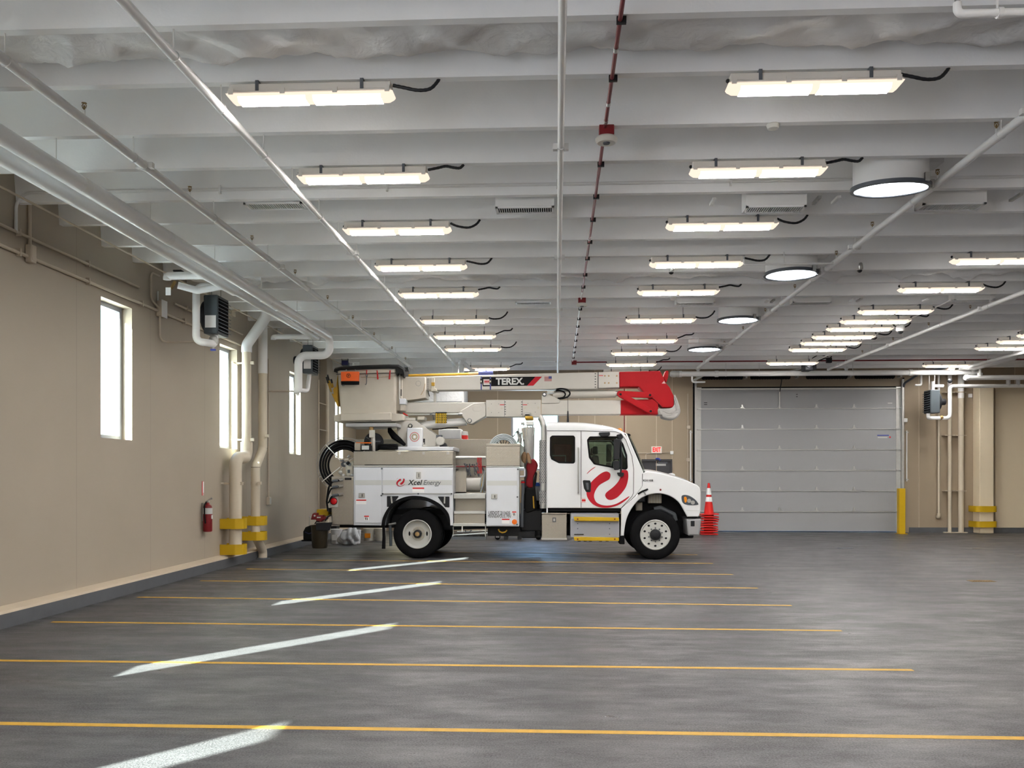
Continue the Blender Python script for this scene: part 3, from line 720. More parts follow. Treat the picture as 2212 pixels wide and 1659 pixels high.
# heater piping, second heater
t = thing('insulated_pipe', 'grey-white capped pipe stub above the farther unit heater', 'pipe', (-5.9, 18.7, 4.7), 'thick insulated pipes')
m = M(); m.tube([(-5.2, 18.75, 4.72), (-6.0, 18.75, 4.72), (-6.0, 18.75, 4.66)], .055, 16, fillet=.08); m.obj('pipe', 'insulation_white', t, sharp=60)
m = M(); m.tube([(-5.55, Y2 + .02, 3.62), (-5.42, 19.3, 3.62), (-5.42, 19.45, 4.0)], .045, 12, fillet=.1); m.obj('return_pipe', 'insulation_white', t)
M().cyl((-5.56, Y2, 3.50), (-5.56, Y2, 3.60), .03, 10).obj('valve', 'steel', t)
t = wall_run(3.9, 18.95, 19.0, .016, 'thin conduit looping down the left wall to the farther unit heater', clips=None, pts=[(XW+.04, 19.2, 4.75), (XW+.04, 19.2, 3.95), (XW+.1, 19.3, 3.62), (XW + .9, 19.35, 3.62)], m_='conduit_beige')
# pale wall flood bracket
p = atx(495, 675, XW); t = thing('wall_bracket', 'small cream angle bracket on the left wall between nearest heater and drain pipes', 'bracket', p)
M().box(XW, XW + .10, p.y - .09, p.y + .09, p.z - .08, p.z + .02).obj('plate', 'pipe_beige', t, bevel=.01); M().box(XW, XW + .22, p.y - .05, p.y + .05, p.z + .02, p.z + .05).obj('arm', 'pipe_beige', t)

# drain pipes with guards
t = thing('drain_pipe', 'thick beige drain pipe with an offset elbow on the left wall, nearer one', 'pipe', (-6.25, 17.2, .24), 'wall drain pipes')
m = M(); m.tube([(-6.26, 17.22, .36), (-6.26, 17.22, 2.13), (-6.26, 17.85, 2.13), (-6.26, 17.85, 2.45)], .118, 24, fillet=.2, seg=7); m.obj('lower_pipe', 'pipe_beige', t, sharp=60)
m = M(); m.tube([(-6.26, 17.85, 2.45), (-6.26, 17.85, 4.27)], .092, 22); m.obj('upper_pipe', 'pipe_beige', t)
m = M(); m.tube([(-6.26, 17.85, 4.27), (-6.26, 17.85, 4.42), (-5.86, 17.85, 4.98), (-5.86, 17.85, 5.3)], .105, 22, fillet=.2); m.obj('painted_offset', 'insulation_white', t, sharp=60)
for z in (1.62, 2.5, 4.05):
    yy = 17.22 if z < 2 else 17.85; m = M(); m.cyl((-6.26, yy, z - .02), (-6.26, yy, z + .02), .124 if z < 2 else .099, 20); m.cyl((XW, yy - .16, z), (XW, yy + .16, z), .02, 8)
    m.box(XW + .01, -6.3, yy - .02, yy + .02, z - .015, z + .015); m.box(-6.17, -6.10, yy - .05, yy + .0, z - .03, z + .03); m.obj('pipe_clamp', 'pipe_beige', t)
for s in (-1, 1): M().cyl((-6.26 + s*.08, 17.22, .235), (-6.26 + s*.08, 17.22, .38), .012, 8).obj('foot_rod', 'steel', t)
M().box(-6.20, -6.14, 17.085, 17.10, .82, .84).obj('tape_mark', 'tag_blue', t)
t = thing('drain_pipe', 'beige drain pipe with two offsets reaching the floor, the farther one on the left wall', 'pipe', (-6.25, 18.7, 0), 'wall drain pipes')
m = M(); m.tube([(-6.25, 18.82, .02), (-6.25, 18.82, .17), (-6.25, 18.36, .52), (-6.25, 18.36, 1.95), (-6.25, 18.82, 2.35), (-6.25, 18.82, 3.95)], .092, 22, fillet=.16, seg=6); m.obj('pipe', 'pipe_beige', t, sharp=60)
m = M(); m.cyl((-6.25, 18.82, 3.95), (-6.25, 18.82, 5.3), .097, 22); m.obj('painted_top', 'insulation_white', t)
M().lathe([(.15, 0), (.15, .02), (.1, .03)], (-6.25, 18.82, .001), (0, 0, 1), 24).obj('floor_flange', 'dark_grey', t)
for z, yy in ((1.62, 18.36), (2.62, 18.82)):
    m = M(); m.cyl((-6.25, yy, z - .02), (-6.25, yy, z + .02), .099, 20); m.cyl((XW, yy - .2, z), (XW, yy + .02, z), .016, 8); m.box(-6.17, -6.10, yy - .12, yy - .06, z - .03, z + .03); m.obj('pipe_clamp', 'pipe_beige', t)
for z in (2.2, 1.95, .42, 2.36): M().cyl((-6.25, 18.82 if z in (2.36,) else 18.36 if z < 2 and z > .5 else 18.6, z - .004), (-6.25, 18.82 if z == 2.36 else 18.36 if z < 2 and z > .5 else 18.6, z + .004), .094, 20).obj('joint_band', 'caution_ink', t) if z in (2.36, 1.95) else None
def guard(y, z0, z1, lab, w=.19):
    out = [(XW, y - w), (-6.20, y - w), (-6.06, y - w + .08), (-6.06, y + w - .08), (-6.20, y + w), (XW, y + w)]
    inn = [(XW, y + w - .012), (-6.205, y + w - .012), (-6.072, y + w - .085), (-6.072, y - w + .085), (-6.205, y - w + .012), (XW, y - w + .012)]
    o2 = rounded(out, [0.001, .06, .06, .06, .06, .001]); n2 = rounded(inn, [0.001, .05, .05, .05, .05, .001])
    P = o2 + n2; m = M(); m.loft([[(a, b, z0) for a, b in P], [(a, b, z1) for a, b in P]], caps=False)
    n = len(o2)
    m.b.verts.ensure_lookup_table(); V = list(m.b.verts); K = len(P)
    for k in range(n - 1):
        for off in (0, K): 
            try: m.b.faces.new((V[off+k], V[off+k+1], V[off+K-2-k], V[off+K-1-k]))
            except Exception: pass
    return m.thing('pipe_guard', 'yellow_paint', lab, 'pipe guard', 'yellow pipe guards on the left wall')
guard(17.22, .74, .94, 'yellow pipe guard, upper one around the nearer thick drain pipe')
guard(17.22, .24, .44, 'yellow pipe guard, lowest one, at the foot of the nearer drain pipe')
guard(18.45, .74, .93, 'yellow pipe guard, upper one around the farther drain pipe')
guard(18.45, .43, .61, 'yellow pipe guard, lower one around the farther drain pipe')

# fire extinguisher and its sign
p = atx(447, 1149, XW + .09); ey = p.y; ez = p.z
t = thing('fire_extinguisher', 'dark red fire extinguisher hanging on the left wall', 'fire extinguisher', (XW + .10, ey, ez))
M().lathe([(.05, 0), (.078, .01), (.082, .03), (.082, .43), (.07, .48), (.035, .51), (.028, .54)], (XW + .105, ey, ez), (0, 0, 1), 24).obj('cylinder', 'red_box', t)
M().lathe([(.0835, .33), (.0835, .44)], (XW + .105, ey, ez), (0, 0, 1), 24, caps=False).obj('label_band', 'decal_grey', t)
M().box(XW + .08, XW + .13, ey - .03, ey + .03, ez + .54, ez + .575).obj('valve', 'steel', t)
m = M(); m.hexa([(XW+.10, ey-.01, ez+.575), (XW+.20, ey-.01, ez+.60), (XW+.20, ey+.01, ez+.60), (XW+.10, ey+.01, ez+.575), (XW+.10, ey-.01, ez+.585), (XW+.19, ey-.01, ez+.635), (XW+.19, ey+.01, ez+.635), (XW+.10, ey+.01, ez+.59)]); m.obj('lever', 'steel', t)
m = M(); m.tube([(XW+.09, ey-.03, ez+.55), (XW+.085, ey-.10, ez+.50), (XW+.09, ey-.11, ez+.3), (XW+.10, ey-.10, ez+.16)], .012, 8, fillet=.05); m.obj('hose', 'black_rubber', t)
M().box(XW + .15, XW + .19, ey - .03, ey + .02, ez + .24, ez + .31).obj('inspection_tag', 'tag_white', t)
M().box(XW, XW + .03, ey - .03, ey + .03, ez + .2, ez + .53).obj('wall_hook', 'steel', t)
p = atx(438, 1055, XW); t = thing('extinguisher_sign', 'small red and white sign on the left wall above the fire extinguisher', 'sign', (XW, p.y, p.z - .13))
M().box(XW, XW + .004, p.y - .05, p.y + .05, p.z - .13, p.z + .13).obj('sign_plate', 'decal_pink', t)
M().box(XW + .004, XW + .006, p.y - .05, p.y - .02, p.z - .13, p.z + .13).obj('red_stripe', 'tag_red', t)
M().box(XW + .004, XW + .006, p.y - .01, p.y + .04, p.z - .08, p.z + .12).obj('white_field', 'tag_white', t)
# vertical conduits by the corner pilaster and outlet
p = atx(580, 1050, XW + .03)
t = thing('conduit', 'vertical beige conduit with an outlet box on the left wall beyond the drain pipes', 'conduit', (XW + .03, p.y, 1.2))
M().cyl((XW + .03, p.y, 1.28), (XW + .03, p.y, 4.4), .018, 10).obj('pipe', 'conduit_beige', t); M().box(XW, XW + .07, p.y - .07, p.y + .07, 1.12, 1.30).obj('outlet_box', 'conduit_beige', t, bevel=.008)
M().box(XW + .07, XW + .078, p.y - .04, p.y + .05, 1.14, 1.28).obj('cover', 'steel', t)
for px in (688.5, 707):
    p = atx(px, 900, XW + .26); t = thing('conduit', 'vertical beige pipe on the left wall near the back corner, ' + ('left one' if px < 700 else 'right one'), 'conduit', (XW + .26, p.y, .2))
    r = .018 if px < 700 else .05
    M().cyl((XW + .26, p.y, .24), (XW + .26, p.y, 4.3), r, 12).obj('pipe', 'pipe_beige', t)
    if px < 700:
        for z in (1.75, 3.0, 3.7): M().cyl((XW + .26, p.y, z), (XW + .26, p.y + .85, z), .012, 6).obj('cross_bar', 'conduit_beige', t)

# ================================================================= OVERHEAD DOOR
dr = struct('door_1', ((DX0+DX1)/2, YB - .05, 0)); YD = YB - .02
hs = DZ / 7
for i in range(7):
    z0, z1 = i * hs + .004, (i + 1) * hs - .004
    M().box(DX0 + .02, DX1 - .02, YD, YD + .06, z0 + (.03 if i == 0 else 0), z1).obj('door_section', 'door_panel', dr, bevel=.006)
    m = M(); zt = z1 - .012
    if i < 6: m.box(DX0 + .02, DX1 - .02, YD - .025, YD, z1 - .008, z1 + .010); m.obj('stiffener', 'galvanized', dr)
    else: m.box(DX0 + .02, DX1 - .02, YD - .03, YD, z1 - .05, z1); m.obj('stiffener', 'galvanized', dr)
    if i: M().box(DX0 + .16, DX1 - .16, YD - .001, YD + .05, z0 - .009, z0 + .001).obj('section_joint', 'shadow_interior', dr)
    for s, x in ((1, DX0 + .02), (-1, DX1 - .02)):
        m = M(); m.box(x, x + s*.14, YD - .012, YD, z0, z1 - .02); m.obj('end_stile', 'galvanized', dr)
        m = M(); m.box(x + s*.01, x + s*.15, YD - .05, YD - .012, z1 - .02, z1 + .02); m.cyl((x - s*.06, YD - .04, z1), (x + s*.05, YD - .04, z1), .018, 10); m.obj('roller_hinge', 'steel', dr)
    if 0 < i < 7:
        for px in (1603, 1683, 1763, 1844):
            x = bx(px).x; z = i * hs + .03; m = M(); m.hexa([(x-.035, YD-.02, z), (x+.035, YD-.02, z), (x+.035, YD, z), (x-.035, YD, z), (x-.02, YD-.02, z+.10), (x+.02, YD-.02, z+.10), (x+.02, YD, z+.10), (x-.02, YD, z+.10)])
            m.box(x - .06, x + .06, YD - .03, YD - .01, z - .01, z + .012); m.obj('hinge', 'steel', dr)
M().box(DX0 + .02, DX1 - .02, YD - .01, YD + .05, .004, .03).obj('bottom_seal', 'black_rubber', dr)
M().box(DX0 - .10, DX1 + .10, YD - .03, YD + .0, DZ, DZ + .035).obj('top_seal', 'black_rubber', dr)
x = bx(1683).x; M().cyl((x, YD - .03, DZ - hs), (x, YD - .03, DZ - .05), .025, 8).obj('strut', 'galvanized', dr)
m = M(); m.tube([(x, YD - .06, DZ - .12), (x + .02, YD - .10, DZ + .02), (x + .02, YD - .3, DZ + .36)], .014, 8, fillet=.1); m.obj('operator_arm', 'black_plastic', dr)
for s, x in ((-1, DX0 - .02), (1, DX1 + .02)):
    m = M(); m.box(x - .03, x + .03, YD - .12, YD - .04, .0 if s < 0 else 1.0, DZ + .25); m.obj('track', 'galvanized', dr)
    m = M(); m.box(x + s*.03, x + s*.07, YD - .03, YD + .02, .0, DZ + .3); m.obj('jamb_seal', 'black_rubber', dr)
m = M(); m.tube([(DX1 + .03, YD - .1, DZ), (DX1 + .05, YD - .14, DZ + .12), (DX1 + .3, YD - .7, DZ + .36), (DX1 + .9, YD - 2.2, DZ + .45)], .035, 8, fillet=.3); m.obj('curved_track', 'frame_dark', dr)
for px, pz, m_, w_, h_ in ((1524, 870, 'caution_ink', .10, .02), (1524, 874, 'caution_ink', .10, .02), (1721, 852, 'caution_ink', .05, .02), (1721, 857, 'caution_ink', .05, .02), (1907, 940.5, 'tag_blue', .36, .028), (1906, 945, 'decal_grey', .30, .03), (1922, 944.5, 'tag_red', .05, .045), (1922, 871, 'decal_grey', .14, .03)):
    p = bx(px, pz); M().box(p.x - w_/2, p.x + w_/2, YD - .003, YD, p.z - h_/2, p.z + h_/2).obj('sticker', m_, dr)
# torsion springs on the shaft
t = thing('torsion_spring', 'x', 'spring', (0, 0, 0)); ORG.pop(t.name); bpy.data.objects.remove(t)
for i, (a, b) in enumerate(((1517, 1604), (1622, 1706), (1743, 1829), (1848, 1931))):
    p, q = at(a, 812, YB - .3), at(b, 812, YB - .3); m = M(); n = 30
    m.lathe([(.115 + .012 * (j % 2), (q.x - p.x) * j / n) for j in range(n + 1)], (p.x, YB - .3, 4.93), (1, 0, 0), 18)
    m.thing('torsion_spring', 'black_rubber', 'black torsion spring above the overhead door, %s from the left' % ORDN[i], 'spring', 'torsion springs above the overhead door')
t = thing('spring_shaft', 'thin steel shaft with bearing plates through the black springs above the overhead door', 'shaft', (7.6, YB - .3, 4.93))
for a, b in ((DX0 - .1, at(1517, 812, YB - .3).x - .005), (at(1604, 812, YB - .3).x + .005, at(1622, 812, YB - .3).x - .005), (at(1706, 812, YB-.3).x + .005, at(1743, 812, YB-.3).x - .005), (at(1829, 812, YB-.3).x + .005, at(1848, 812, YB-.3).x - .005), (at(1931, 812, YB-.3).x + .005, DX1 + .15)):
    M().cyl((a, YB - .3, 4.93), (b, YB - .3, 4.93), .018, 10).obj('shaft', 'steel', t)
    M().box((a+b)/2 - .03, (a+b)/2 + .03, YB - .27, YB - .001, 4.86, 5.0).obj('bearing_plate', 'galvanized', t)
# operator
p = at(1746, 791, 25.6); t = thing('door_operator', 'black motor unit of the overhead door hanging under the ceiling', 'door operator', p)
M().box(p.x - .12, p.x + .10, 25.45, 25.9, p.z - .13, p.z + .12).obj('motor_case', 'black_plastic', t, bevel=.02)
M().cyl((p.x - .02, 25.44, p.z + .02), (p.x - .02, 25.40, p.z + .02), .08, 20).obj('pulley', 'dark_grey', t); M().cyl((p.x - .02, 25.399, p.z + .02), (p.x - .02, 25.392, p.z + .02), .04, 16).obj('pulley_hub', 'bumper_grey', t)
M().box(p.x + .10, p.x + .20, 25.5, 25.8, p.z - .10, p.z + .06).obj('control_box', 'black_plastic', t)
m = M(); m.tube([(p.x - .02, 25.9, p.z), (bx(1683).x, YB - .35, 4.97)], .03, 8); m.obj('rail', 'galvanized', t)
for s in (-1, 1): M().cyl((p.x + s*.1, 25.7, p.z + .1), (p.x + s*.1, 25.7, ZB + .02), .012, 6).obj('hanger', 'steel', t)
p = at(1792, 778, 25.3); t = thing('speaker_box', 'small black box hanging under the ceiling right of the door motor', 'box', p); M().box(p.x - .07, p.x + .07, 25.3, 25.42, p.z - .07, p.z + .07).obj('case', 'black_plastic', t, bevel=.01)
M().cyl((p.x, 25.36, p.z + .07), (p.x, 25.36, ZB + .02), .012, 8).obj('hanger', 'dark_grey', t)
m = M(); m.tube([(p.x - .02, 25.36, p.z + .1), (p.x - .3, 25.3, p.z + .16), (p.x - .5, 25.2, ZB - .02)], .012, 6, fillet=.1); m.obj('cord', 'black_plastic', t)

# horizontal main pipe in front of the door head
YP = 26.45; p = at(1455, 808, YP); q = at(2112, 807, YP)
t = thing('main_pipe', 'thick white horizontal pipe across the top of the overhead door', 'pipe', (8, YP, 4.74))
m = M(); m.tube([(p.x + .06, YP, p.z), (q.x, YP, p.z)], .075, 18); m.obj('pipe', 'pipe_white', t)
m = M(); m.lathe([(.06, -.12), (.09, -.08), (.10, 0), (.085, .06), (.095, .10), (.095, .14)], (p.x + .02, YP, p.z), (1, 0, 0), 18); m.obj('end_valve', 'galvanized', t)
for px in (1469, 1548, 1967, 2100): x = at(px, 808, YP).x; M().cyl((x - .05, YP, p.z), (x + .05, YP, p.z), .092, 18).obj('coupling', 'bracket_white', t)
for px in (1568, 1842, 2100, 1640): x = at(px, 808, YP).x; m = M(); m.cyl((x, YP, p.z + .07), (x, YP, ZB + .02), .008, 6); m.cyl((x-.01, YP, p.z), (x+.01, YP, p.z), .082, 16); m.obj('hanger', 'bracket_white', t)
for px in (1508, 1828):
    x = at(px, 800, YP).x; m = M(); m.cyl((x, YP, p.z + .06), (x, YP, p.z + .18), .045, 14); m.cyl((x, YP, p.z + .12), (x, YP, p.z + .16), .065, 14); m.obj('riser_tee', 'bracket_white', t)
a = at(1495, 825, YP); m = M(); m.tube([(a.x, YP, p.z - .06), (a.x, YP, p.z - .24), (a.x + .38, YP, p.z - .24)], .025, 8, fillet=.06); m.obj('drain_leg', 'bracket_white', t)
m = M(); m.tube([(a.x + .05, YP + .1, p.z - .18), (a.x + .5, YP + .1, p.z + .04)], .03, 8); m.obj('sway_brace', 'galvanized', t)
YP2 = 26.1; a, b = at(2086, 816, YP2), at(2330, 813, YP2)
t = thing('main_pipe', 'thick white pipe continuing to the right edge below the first main pipe', 'pipe', (13, YP2, 4.66))
m = M(); m.cyl((a.x, YP2, a.z), (b.x, YP2, a.z), .07, 18); m.obj('pipe', 'pipe_white', t)
M().lathe([(.05, -.1), (.085, -.06), (.09, 0)], (a.x + .05, YP2, a.z), (1, 0, 0), 16).obj('end_cap', 'bracket_white', t)
p = at(2117, 806, YP2); m = M(); m.cyl((p.x, YP2, a.z + .05), (p.x, YP2, a.z + .55), .035, 12); m.cyl((p.x, YP2, a.z + .05), (p.x, YP2, a.z + .13), .07, 14); m.cyl((p.x, YP2, a.z + .40), (p.x, YP2, a.z + .47), .06, 14); m.obj('riser', 'bracket_white', t)
# third unit heater and its pipes by the right pilaster
p0_, p1_ = at(2004, 893, 27.9), at(2025, 843, 27.9)
unit_heater(p0_.x, p1_.x, 27.7, 28.2, p0_.z, p1_.z, 'dark grey unit heater on the back wall right of the overhead door', tag_on=False, motor_left=False)
t = thing('insulated_pipe', 'white pipe looping from the right edge to the heater right of the overhead door', 'pipe', (11.9, 27.9, 3.6), 'thick insulated pipes')
Z1, Z2 = at(2100, 834, 27.6).z, at(2040, 903, 27.6).z; xa, xb, xc = at(2014, 900, 27.6).x, at(2052, 870, 27.6).x, at(2330, 834, 27.6).x
m = M(); m.tube([(xc, 27.6, Z1), (xb, 27.6, Z1), (xb, 27.6, Z2), (xa, 27.6, Z2), (xa, 27.9, Z2 + .03), (xa, 27.9, p0_.z)], .055, 16, fillet=.12, seg=6); m.obj('pipe', 'insulation_white', t, sharp=60)
M().cyl((at(2034, 903, 27.6).x - .05, 27.6, Z2), (at(2034, 903, 27.6).x + .03, 27.6, Z2 + .02), .065, 10).obj('valve', 'brass', t)
for px in (2178, 2199): x = at(px, 820, 27.6).x; M().cyl((x, 27.6, Z1), (x, 27.6, Z1 + .25), .06, 14).obj('branch_stub', 'insulation_white', t)
t = thing('insulated_pipe', 'short white tee pipe above the heater right of the overhead door', 'pipe', (xa, 27.9, 4.4), 'thick insulated pipes')
m = M(); x = at(2015, 830, 27.9).x; m.cyl((x, 27.9, p1_.z), (x, 27.9, at(2015, 824, 27.9).z), .055, 14); z = at(2015, 834, 27.9).z; m.cyl((x, 27.9, z), (at(2038, 834, 27.9).x, 27.9, z), .045, 14); m.obj('pipe', 'insulation_white', t)
p = at(2052, 823, 27.4); M().sphere((p.x, 27.4, p.z), .07, 12).thing('wall_flood_camera', 'black_plastic', 'small black camera hanging beside the vertical pipes right of the overhead door', 'security camera', base=(p.x, 27.4, p.z))
# vertical pipes right of the heater
for px, r, zlo, lab in ((2028, .03, 1.05, 'thin vertical beige pipe ending in a wall elbow right of the overhead door'), (2051.5, .055, 0, 'middle vertical beige pipe down to the floor right of the overhead door'), (2076, .08, 0, 'thicker vertical beige pipe beside the pilaster')):
    x = at(px, 1000, YB - .2).x; t = thing('riser_pipe', lab, 'pipe', (x, YB - .2, zlo), 'vertical pipes beside the pilaster')
    zl = zlo if zlo else .02
    if zlo: zl = at(px, 1117, YB - .2).z; m = M(); m.tube([(x, YB - .2, zl + .12), (x, YB - .2, zl), (x + .03, YB + .0, zl)], .05, 12, fillet=.06); m.obj('wall_elbow', 'pipe_beige', t)
    M().cyl((x, YB - .2, zl), (x, YB - .2, 4.2 if not zlo else 4.4), r, 16).obj('pipe', 'pipe_beige', t)
    M().cyl((x, YB - .2, 4.2 if not zlo else 4.4), (x, YB - .2, ZB), r * 1.12, 16).obj('painted_top', 'insulation_white', t)
    if not zlo:
        for py in (847.5, 940.5, 1060.5): z = at(px, py, YB - .2).z; m = M(); m.box(x - .16, x + .16, YB - .22, YB - .001, z - .012, z + .012); m.cyl((x, YB-.2, z - .02), (x, YB-.2, z + .02), r * 1.2, 14); m.obj('pipe_clamp', 'conduit_beige', t)
        M().box(x - .18, x + .18, YB - .26, YB - .14, .002, .03).obj('floor_clamp', 'pipe_beige', t)
# yellow bands around the pilaster
for py0, py1, w in ((1093, 1106, 'upper'), (1126, 1139, 'lower')):
    z0, z1 = at(2130, py1, YB - .5).z, at(2130, py0, YB - .5).z; a, b = PLA - .16, PLB + .05; yf = YB - .62
    P = rounded([(a, YB - .06), (a, yf), (b, yf), (b, YB - .06)], [.001, .12, .12, .001])
    Q = rounded([(b - .015, YB - .06), (b - .015, yf + .015), (a + .015, yf + .015), (a + .015, YB - .06)], [.001, .105, .105, .001])
    m = M(); m.loft([[(p, q, z0) for p, q in P + Q], [(p, q, z1) for p, q in P + Q]], caps=False); V = list(m.b.verts); K = len(P) + len(Q)
    for k in range(len(P) - 1):
        for off in (0, K): m.b.faces.new((V[off+k], V[off+k+1], V[off+K-2-k], V[off+K-1-k]))
    m.thing('pilaster_guard', 'yellow_paint', 'yellow guard band around the pilaster, %s one' % w, 'column guard', 'yellow bands around the pilaster')
# bollard and wall switches by the door
x = at(1946.5, 1150, 28.05).x; t = thing('bollard', 'square yellow steel bollard at the right side of the overhead door', 'bollard', (x, 28.05, 0))
M().box(x - .095, x + .095, 27.95, 28.14, .012, at(1946, 1055, 28.0).z).obj('post', 'yellow_paint', t, bevel=.012)
M().box(x - .13, x + .16, 27.92, 28.2, .001, .012).obj('base_plate', 'yellow_paint', t)
def wbox(px, py, w, h, d, lab, mt='tag_white', name='wall_switch', cat='switch box'):
    p = bx(px, py); t = thing(name, lab, cat, (p.x, YB - d, p.z)); M().box(p.x - w/2, p.x + w/2, YB - d, YB - .001, p.z - h/2, p.z + h/2).obj('case', mt, t, bevel=.01); M().box(p.x - w*.3, p.x + w*.3, YB - d - .006, YB - d, p.z - h*.25, p.z + h*.25).obj('cover', mt, t); return t
wbox(1955, 908, .11, .12, .07, 'small white switch box high on the wall right of the overhead door')
wbox(2094.5, 855, .11, .12, .07, 'small white square box between the thick riser pipe and the pilaster')
wbox(1487, 923, .12, .11, .07, 'beige conduit box left of the overhead door, upper one', 'conduit_beige', 'junction_box', 'junction box')
wbox(1486.5, 993, .11, .11, .07, 'beige conduit box left of the overhead door, lower one', 'conduit_beige', 'junction_box', 'junction box')
wbox(1451, 978, .10, .11, .06, 'small white box right of the exit sign')
for px, lab in ((1957.5, 'right'), (1491.5, 'left')):
    a, b = bx(px, 930 if px > 1800 else 930), bx(px, 1040); t = thing('photo_eye_conduit', 'slim white vertical conduit on the wall %s of the overhead door' % lab, 'conduit', (a.x, YB - .04, b.z))
    M().cyl((a.x, YB - .04, b.z), (a.x, YB - .04, a.z), .022, 10).obj('pipe', 'bracket_white', t)
    for z in (a.z - .06, b.z + .06): M().box(a.x - .03, a.x + .05, YB - .06, YB - .001, z - .02, z + .02).obj('clip', 'steel', t)
m = M(); x = bx(1485.5).x; m.cyl((x, YB - .03, 1.6), (x, YB - .03, 4.4), .014, 8); m.thing('conduit', 'conduit_beige', 'thin vertical beige conduit joining the boxes left of the overhead door', 'conduit')
m = M(); x = bx(1348.5).x; m.cyl((x, YB - .02, 2.0), (x, YB - .02, 4.9), .016, 8); m.thing('alarm_conduit', 'red_conduit', 'vertical dark red conduit on the back wall between cab roof and lower boom', 'conduit')
# man door and exit sign
md = struct('door_2', ((MX0+MX1)/2, YB, 0)); m = M(); m.box(MX0, MX0 + .05, YB - .03, YB + .12, 0, MZ); m.box(MX1 - .05, MX1, YB - .03, YB + .12, 0, MZ); m.box(MX0 + .05, MX1 - .05, YB - .03, YB + .12, MZ - .06, MZ); m.obj('door_frame', 'door_dark', md)
M().box(MX0 + .05, MX1 - .05, YB + .03, YB + .08, .01, MZ - .06).obj('door_leaf', 'door_dark', md)
p = bx(1428, 1003.5); M().box(p.x - .16, p.x + .16, YB + .022, YB + .03, p.z - .04, p.z + .04).obj('door_sign', 'decal_grey', md)
M().box(p.x - .1, p.x + .2, YB - .01, YB + .03, MZ - .14, MZ - .08).obj('door_closer', 'dark_grey', md)
M().box(MX0 + .1, MX1 - .1, YB - .03, YB + .03, .98, 1.05).obj('push_bar', 'steel', md)
p = bx(1418, 972); t = thing('exit_sign', 'lit EXIT sign with red letters on the back wall above the dark door', 'sign', (p.x, YB - .08, p.z - .11))
M().box(p.x - .165, p.x + .165, YB - .07, YB - .001, p.z - .11, p.z + .11).obj('case', 'detector_white', t, bevel=.01)
m = M(); m.text('EXIT', .20, Matrix.Translation((p.x, YB - .073, p.z - .0)) @ Matrix.Rotation(pi/2, 4, 'X'), .003, weight=.006, sx=.62); m.obj('lettering', 'exit_red', t)
m = M(); a = bx(1372, 977); m.tube([(a.x - 1.2, YB - .02, p.z - .10), (p.x - .2, YB - .02, p.z - .10)], .01, 6); m.tube([(p.x + .17, YB - .02, p.z - .08), (bx(1450).x, YB - .02, p.z - .08)], .01, 6)
m.tube([(bx(1395).x, YB - .02, MZ), (bx(1395).x, YB - .02, p.z - .13), (bx(1402).x, YB - .02, p.z - .11), (p.x - .17, YB - .02, p.z - .105)], .012, 6, fillet=.05); m.obj('wire_conduit', 'conduit_beige', t)
p = bx(1420, 991); m = M(); m.sphere((p.x, YB - .05, p.z + .0), .045, 10, (1.6, 1, .7)); m.sphere((p.x + .07, YB - .05, p.z - .03), .03, 10); m.thing('blue_tape_wad', 'tag_blue', 'small blue wad of tape on top of the dark door frame', 'tape', base=(p.x, YB - .05, MZ + .001))

# ================================================================= REAR-LEFT DUCTWORK
def duct_box(px0, px1, py0, py1, Y, dp, lab, mt='duct_wrap', frame=True):
    a, b = at(px0, py1, Y), at(px1, py0, Y); t = thing('air_duct', lab, 'air duct', ((a.x+b.x)/2, Y, a.z), 'ductwork in the back left corner')
    M().box(a.x, b.x, Y, Y + dp, a.z, b.z).obj('duct_body', mt, t, bevel=.03)
    if frame:
        for x in (a.x, b.x - .06): M().box(x, x + .06, Y - .015, Y + dp + .01, a.z - .015, b.z + .015).obj('flange', 'bracket_white', t)
    for x in (a.x + .15, b.x - .15): M().cyl((x, Y + .1, b.z), (x, Y + .1, ZB + .02), .006, 6).obj('hanger_rod', 'bracket_white', t)
    return t
duct_box(884, 1002, 782, 869, 26.9, 1.2, 'big white wrapped duct seen between and above the two boom arms')
duct_box(690, 866, 762, 799, 26.2, 1.3, 'long white wrapped duct above the lift bucket, against the back left corner', frame=False)
duct_box(776, 862, 756, 812, 25.3, .6, 'square pale duct drop just above the black bucket liner', 'pipe_white', frame=False)
p = at(745, 777, 25.6); t = thing('damper_actuator', 'small dark blue actuator box under the back left duct', 'actuator', p); M().box(p.x - .10, p.x + .10, 25.6, 25.75, p.z - .17, p.z + .17).obj('case', 'heater_grey', t, bevel=.012); M().box(p.x - .08, p.x + .08, 25.59, 25.6, p.z - .02, p.z + .14).obj('dial_plate', 'decal_grey', t); M().box(p.x - .09, p.x + .09, 25.59, 25.6, p.z - .15, p.z - .03).obj('blue_plate', 'decal_blue', t)
p, q = at(700, 791, 26.0), at(765, 802, 26.0); t = thing('air_duct', 'shiny foil duct end left of the dark blue actuator', 'air duct', p, 'ductwork in the back left corner'); M().cyl((p.x, 25.9, p.z), (q.x, 25.9, p.z - .02), .14, 18).obj('duct_body', 'duct_wrap', t)
p = at(998, 792, 25.2); t = thing('pipe_stub', 'white flanged pipe stub hanging behind the upper boom by the left light row', 'pipe', p); m = M(); m.cyl((p.x, 25.2, p.z - .5), (p.x, 25.2, p.z + .22), .06, 14); m.cyl((p.x, 25.2, p.z + .18), (p.x, 25.2, p.z + .26), .12, 14); m.cyl((p.x, 25.2, p.z + .06), (p.x, 25.2, p.z + .12), .11, 14); m.obj('pipe', 'pipe_white', t); m = M(); m.tube([(p.x + .05, 25.2, p.z + .12), (p.x + .26, 25.2, p.z - .10), (p.x + .38, 25.2, p.z - .12)], .05, 10, fillet=.05); m.obj('branch_arm', 'pipe_white', t)
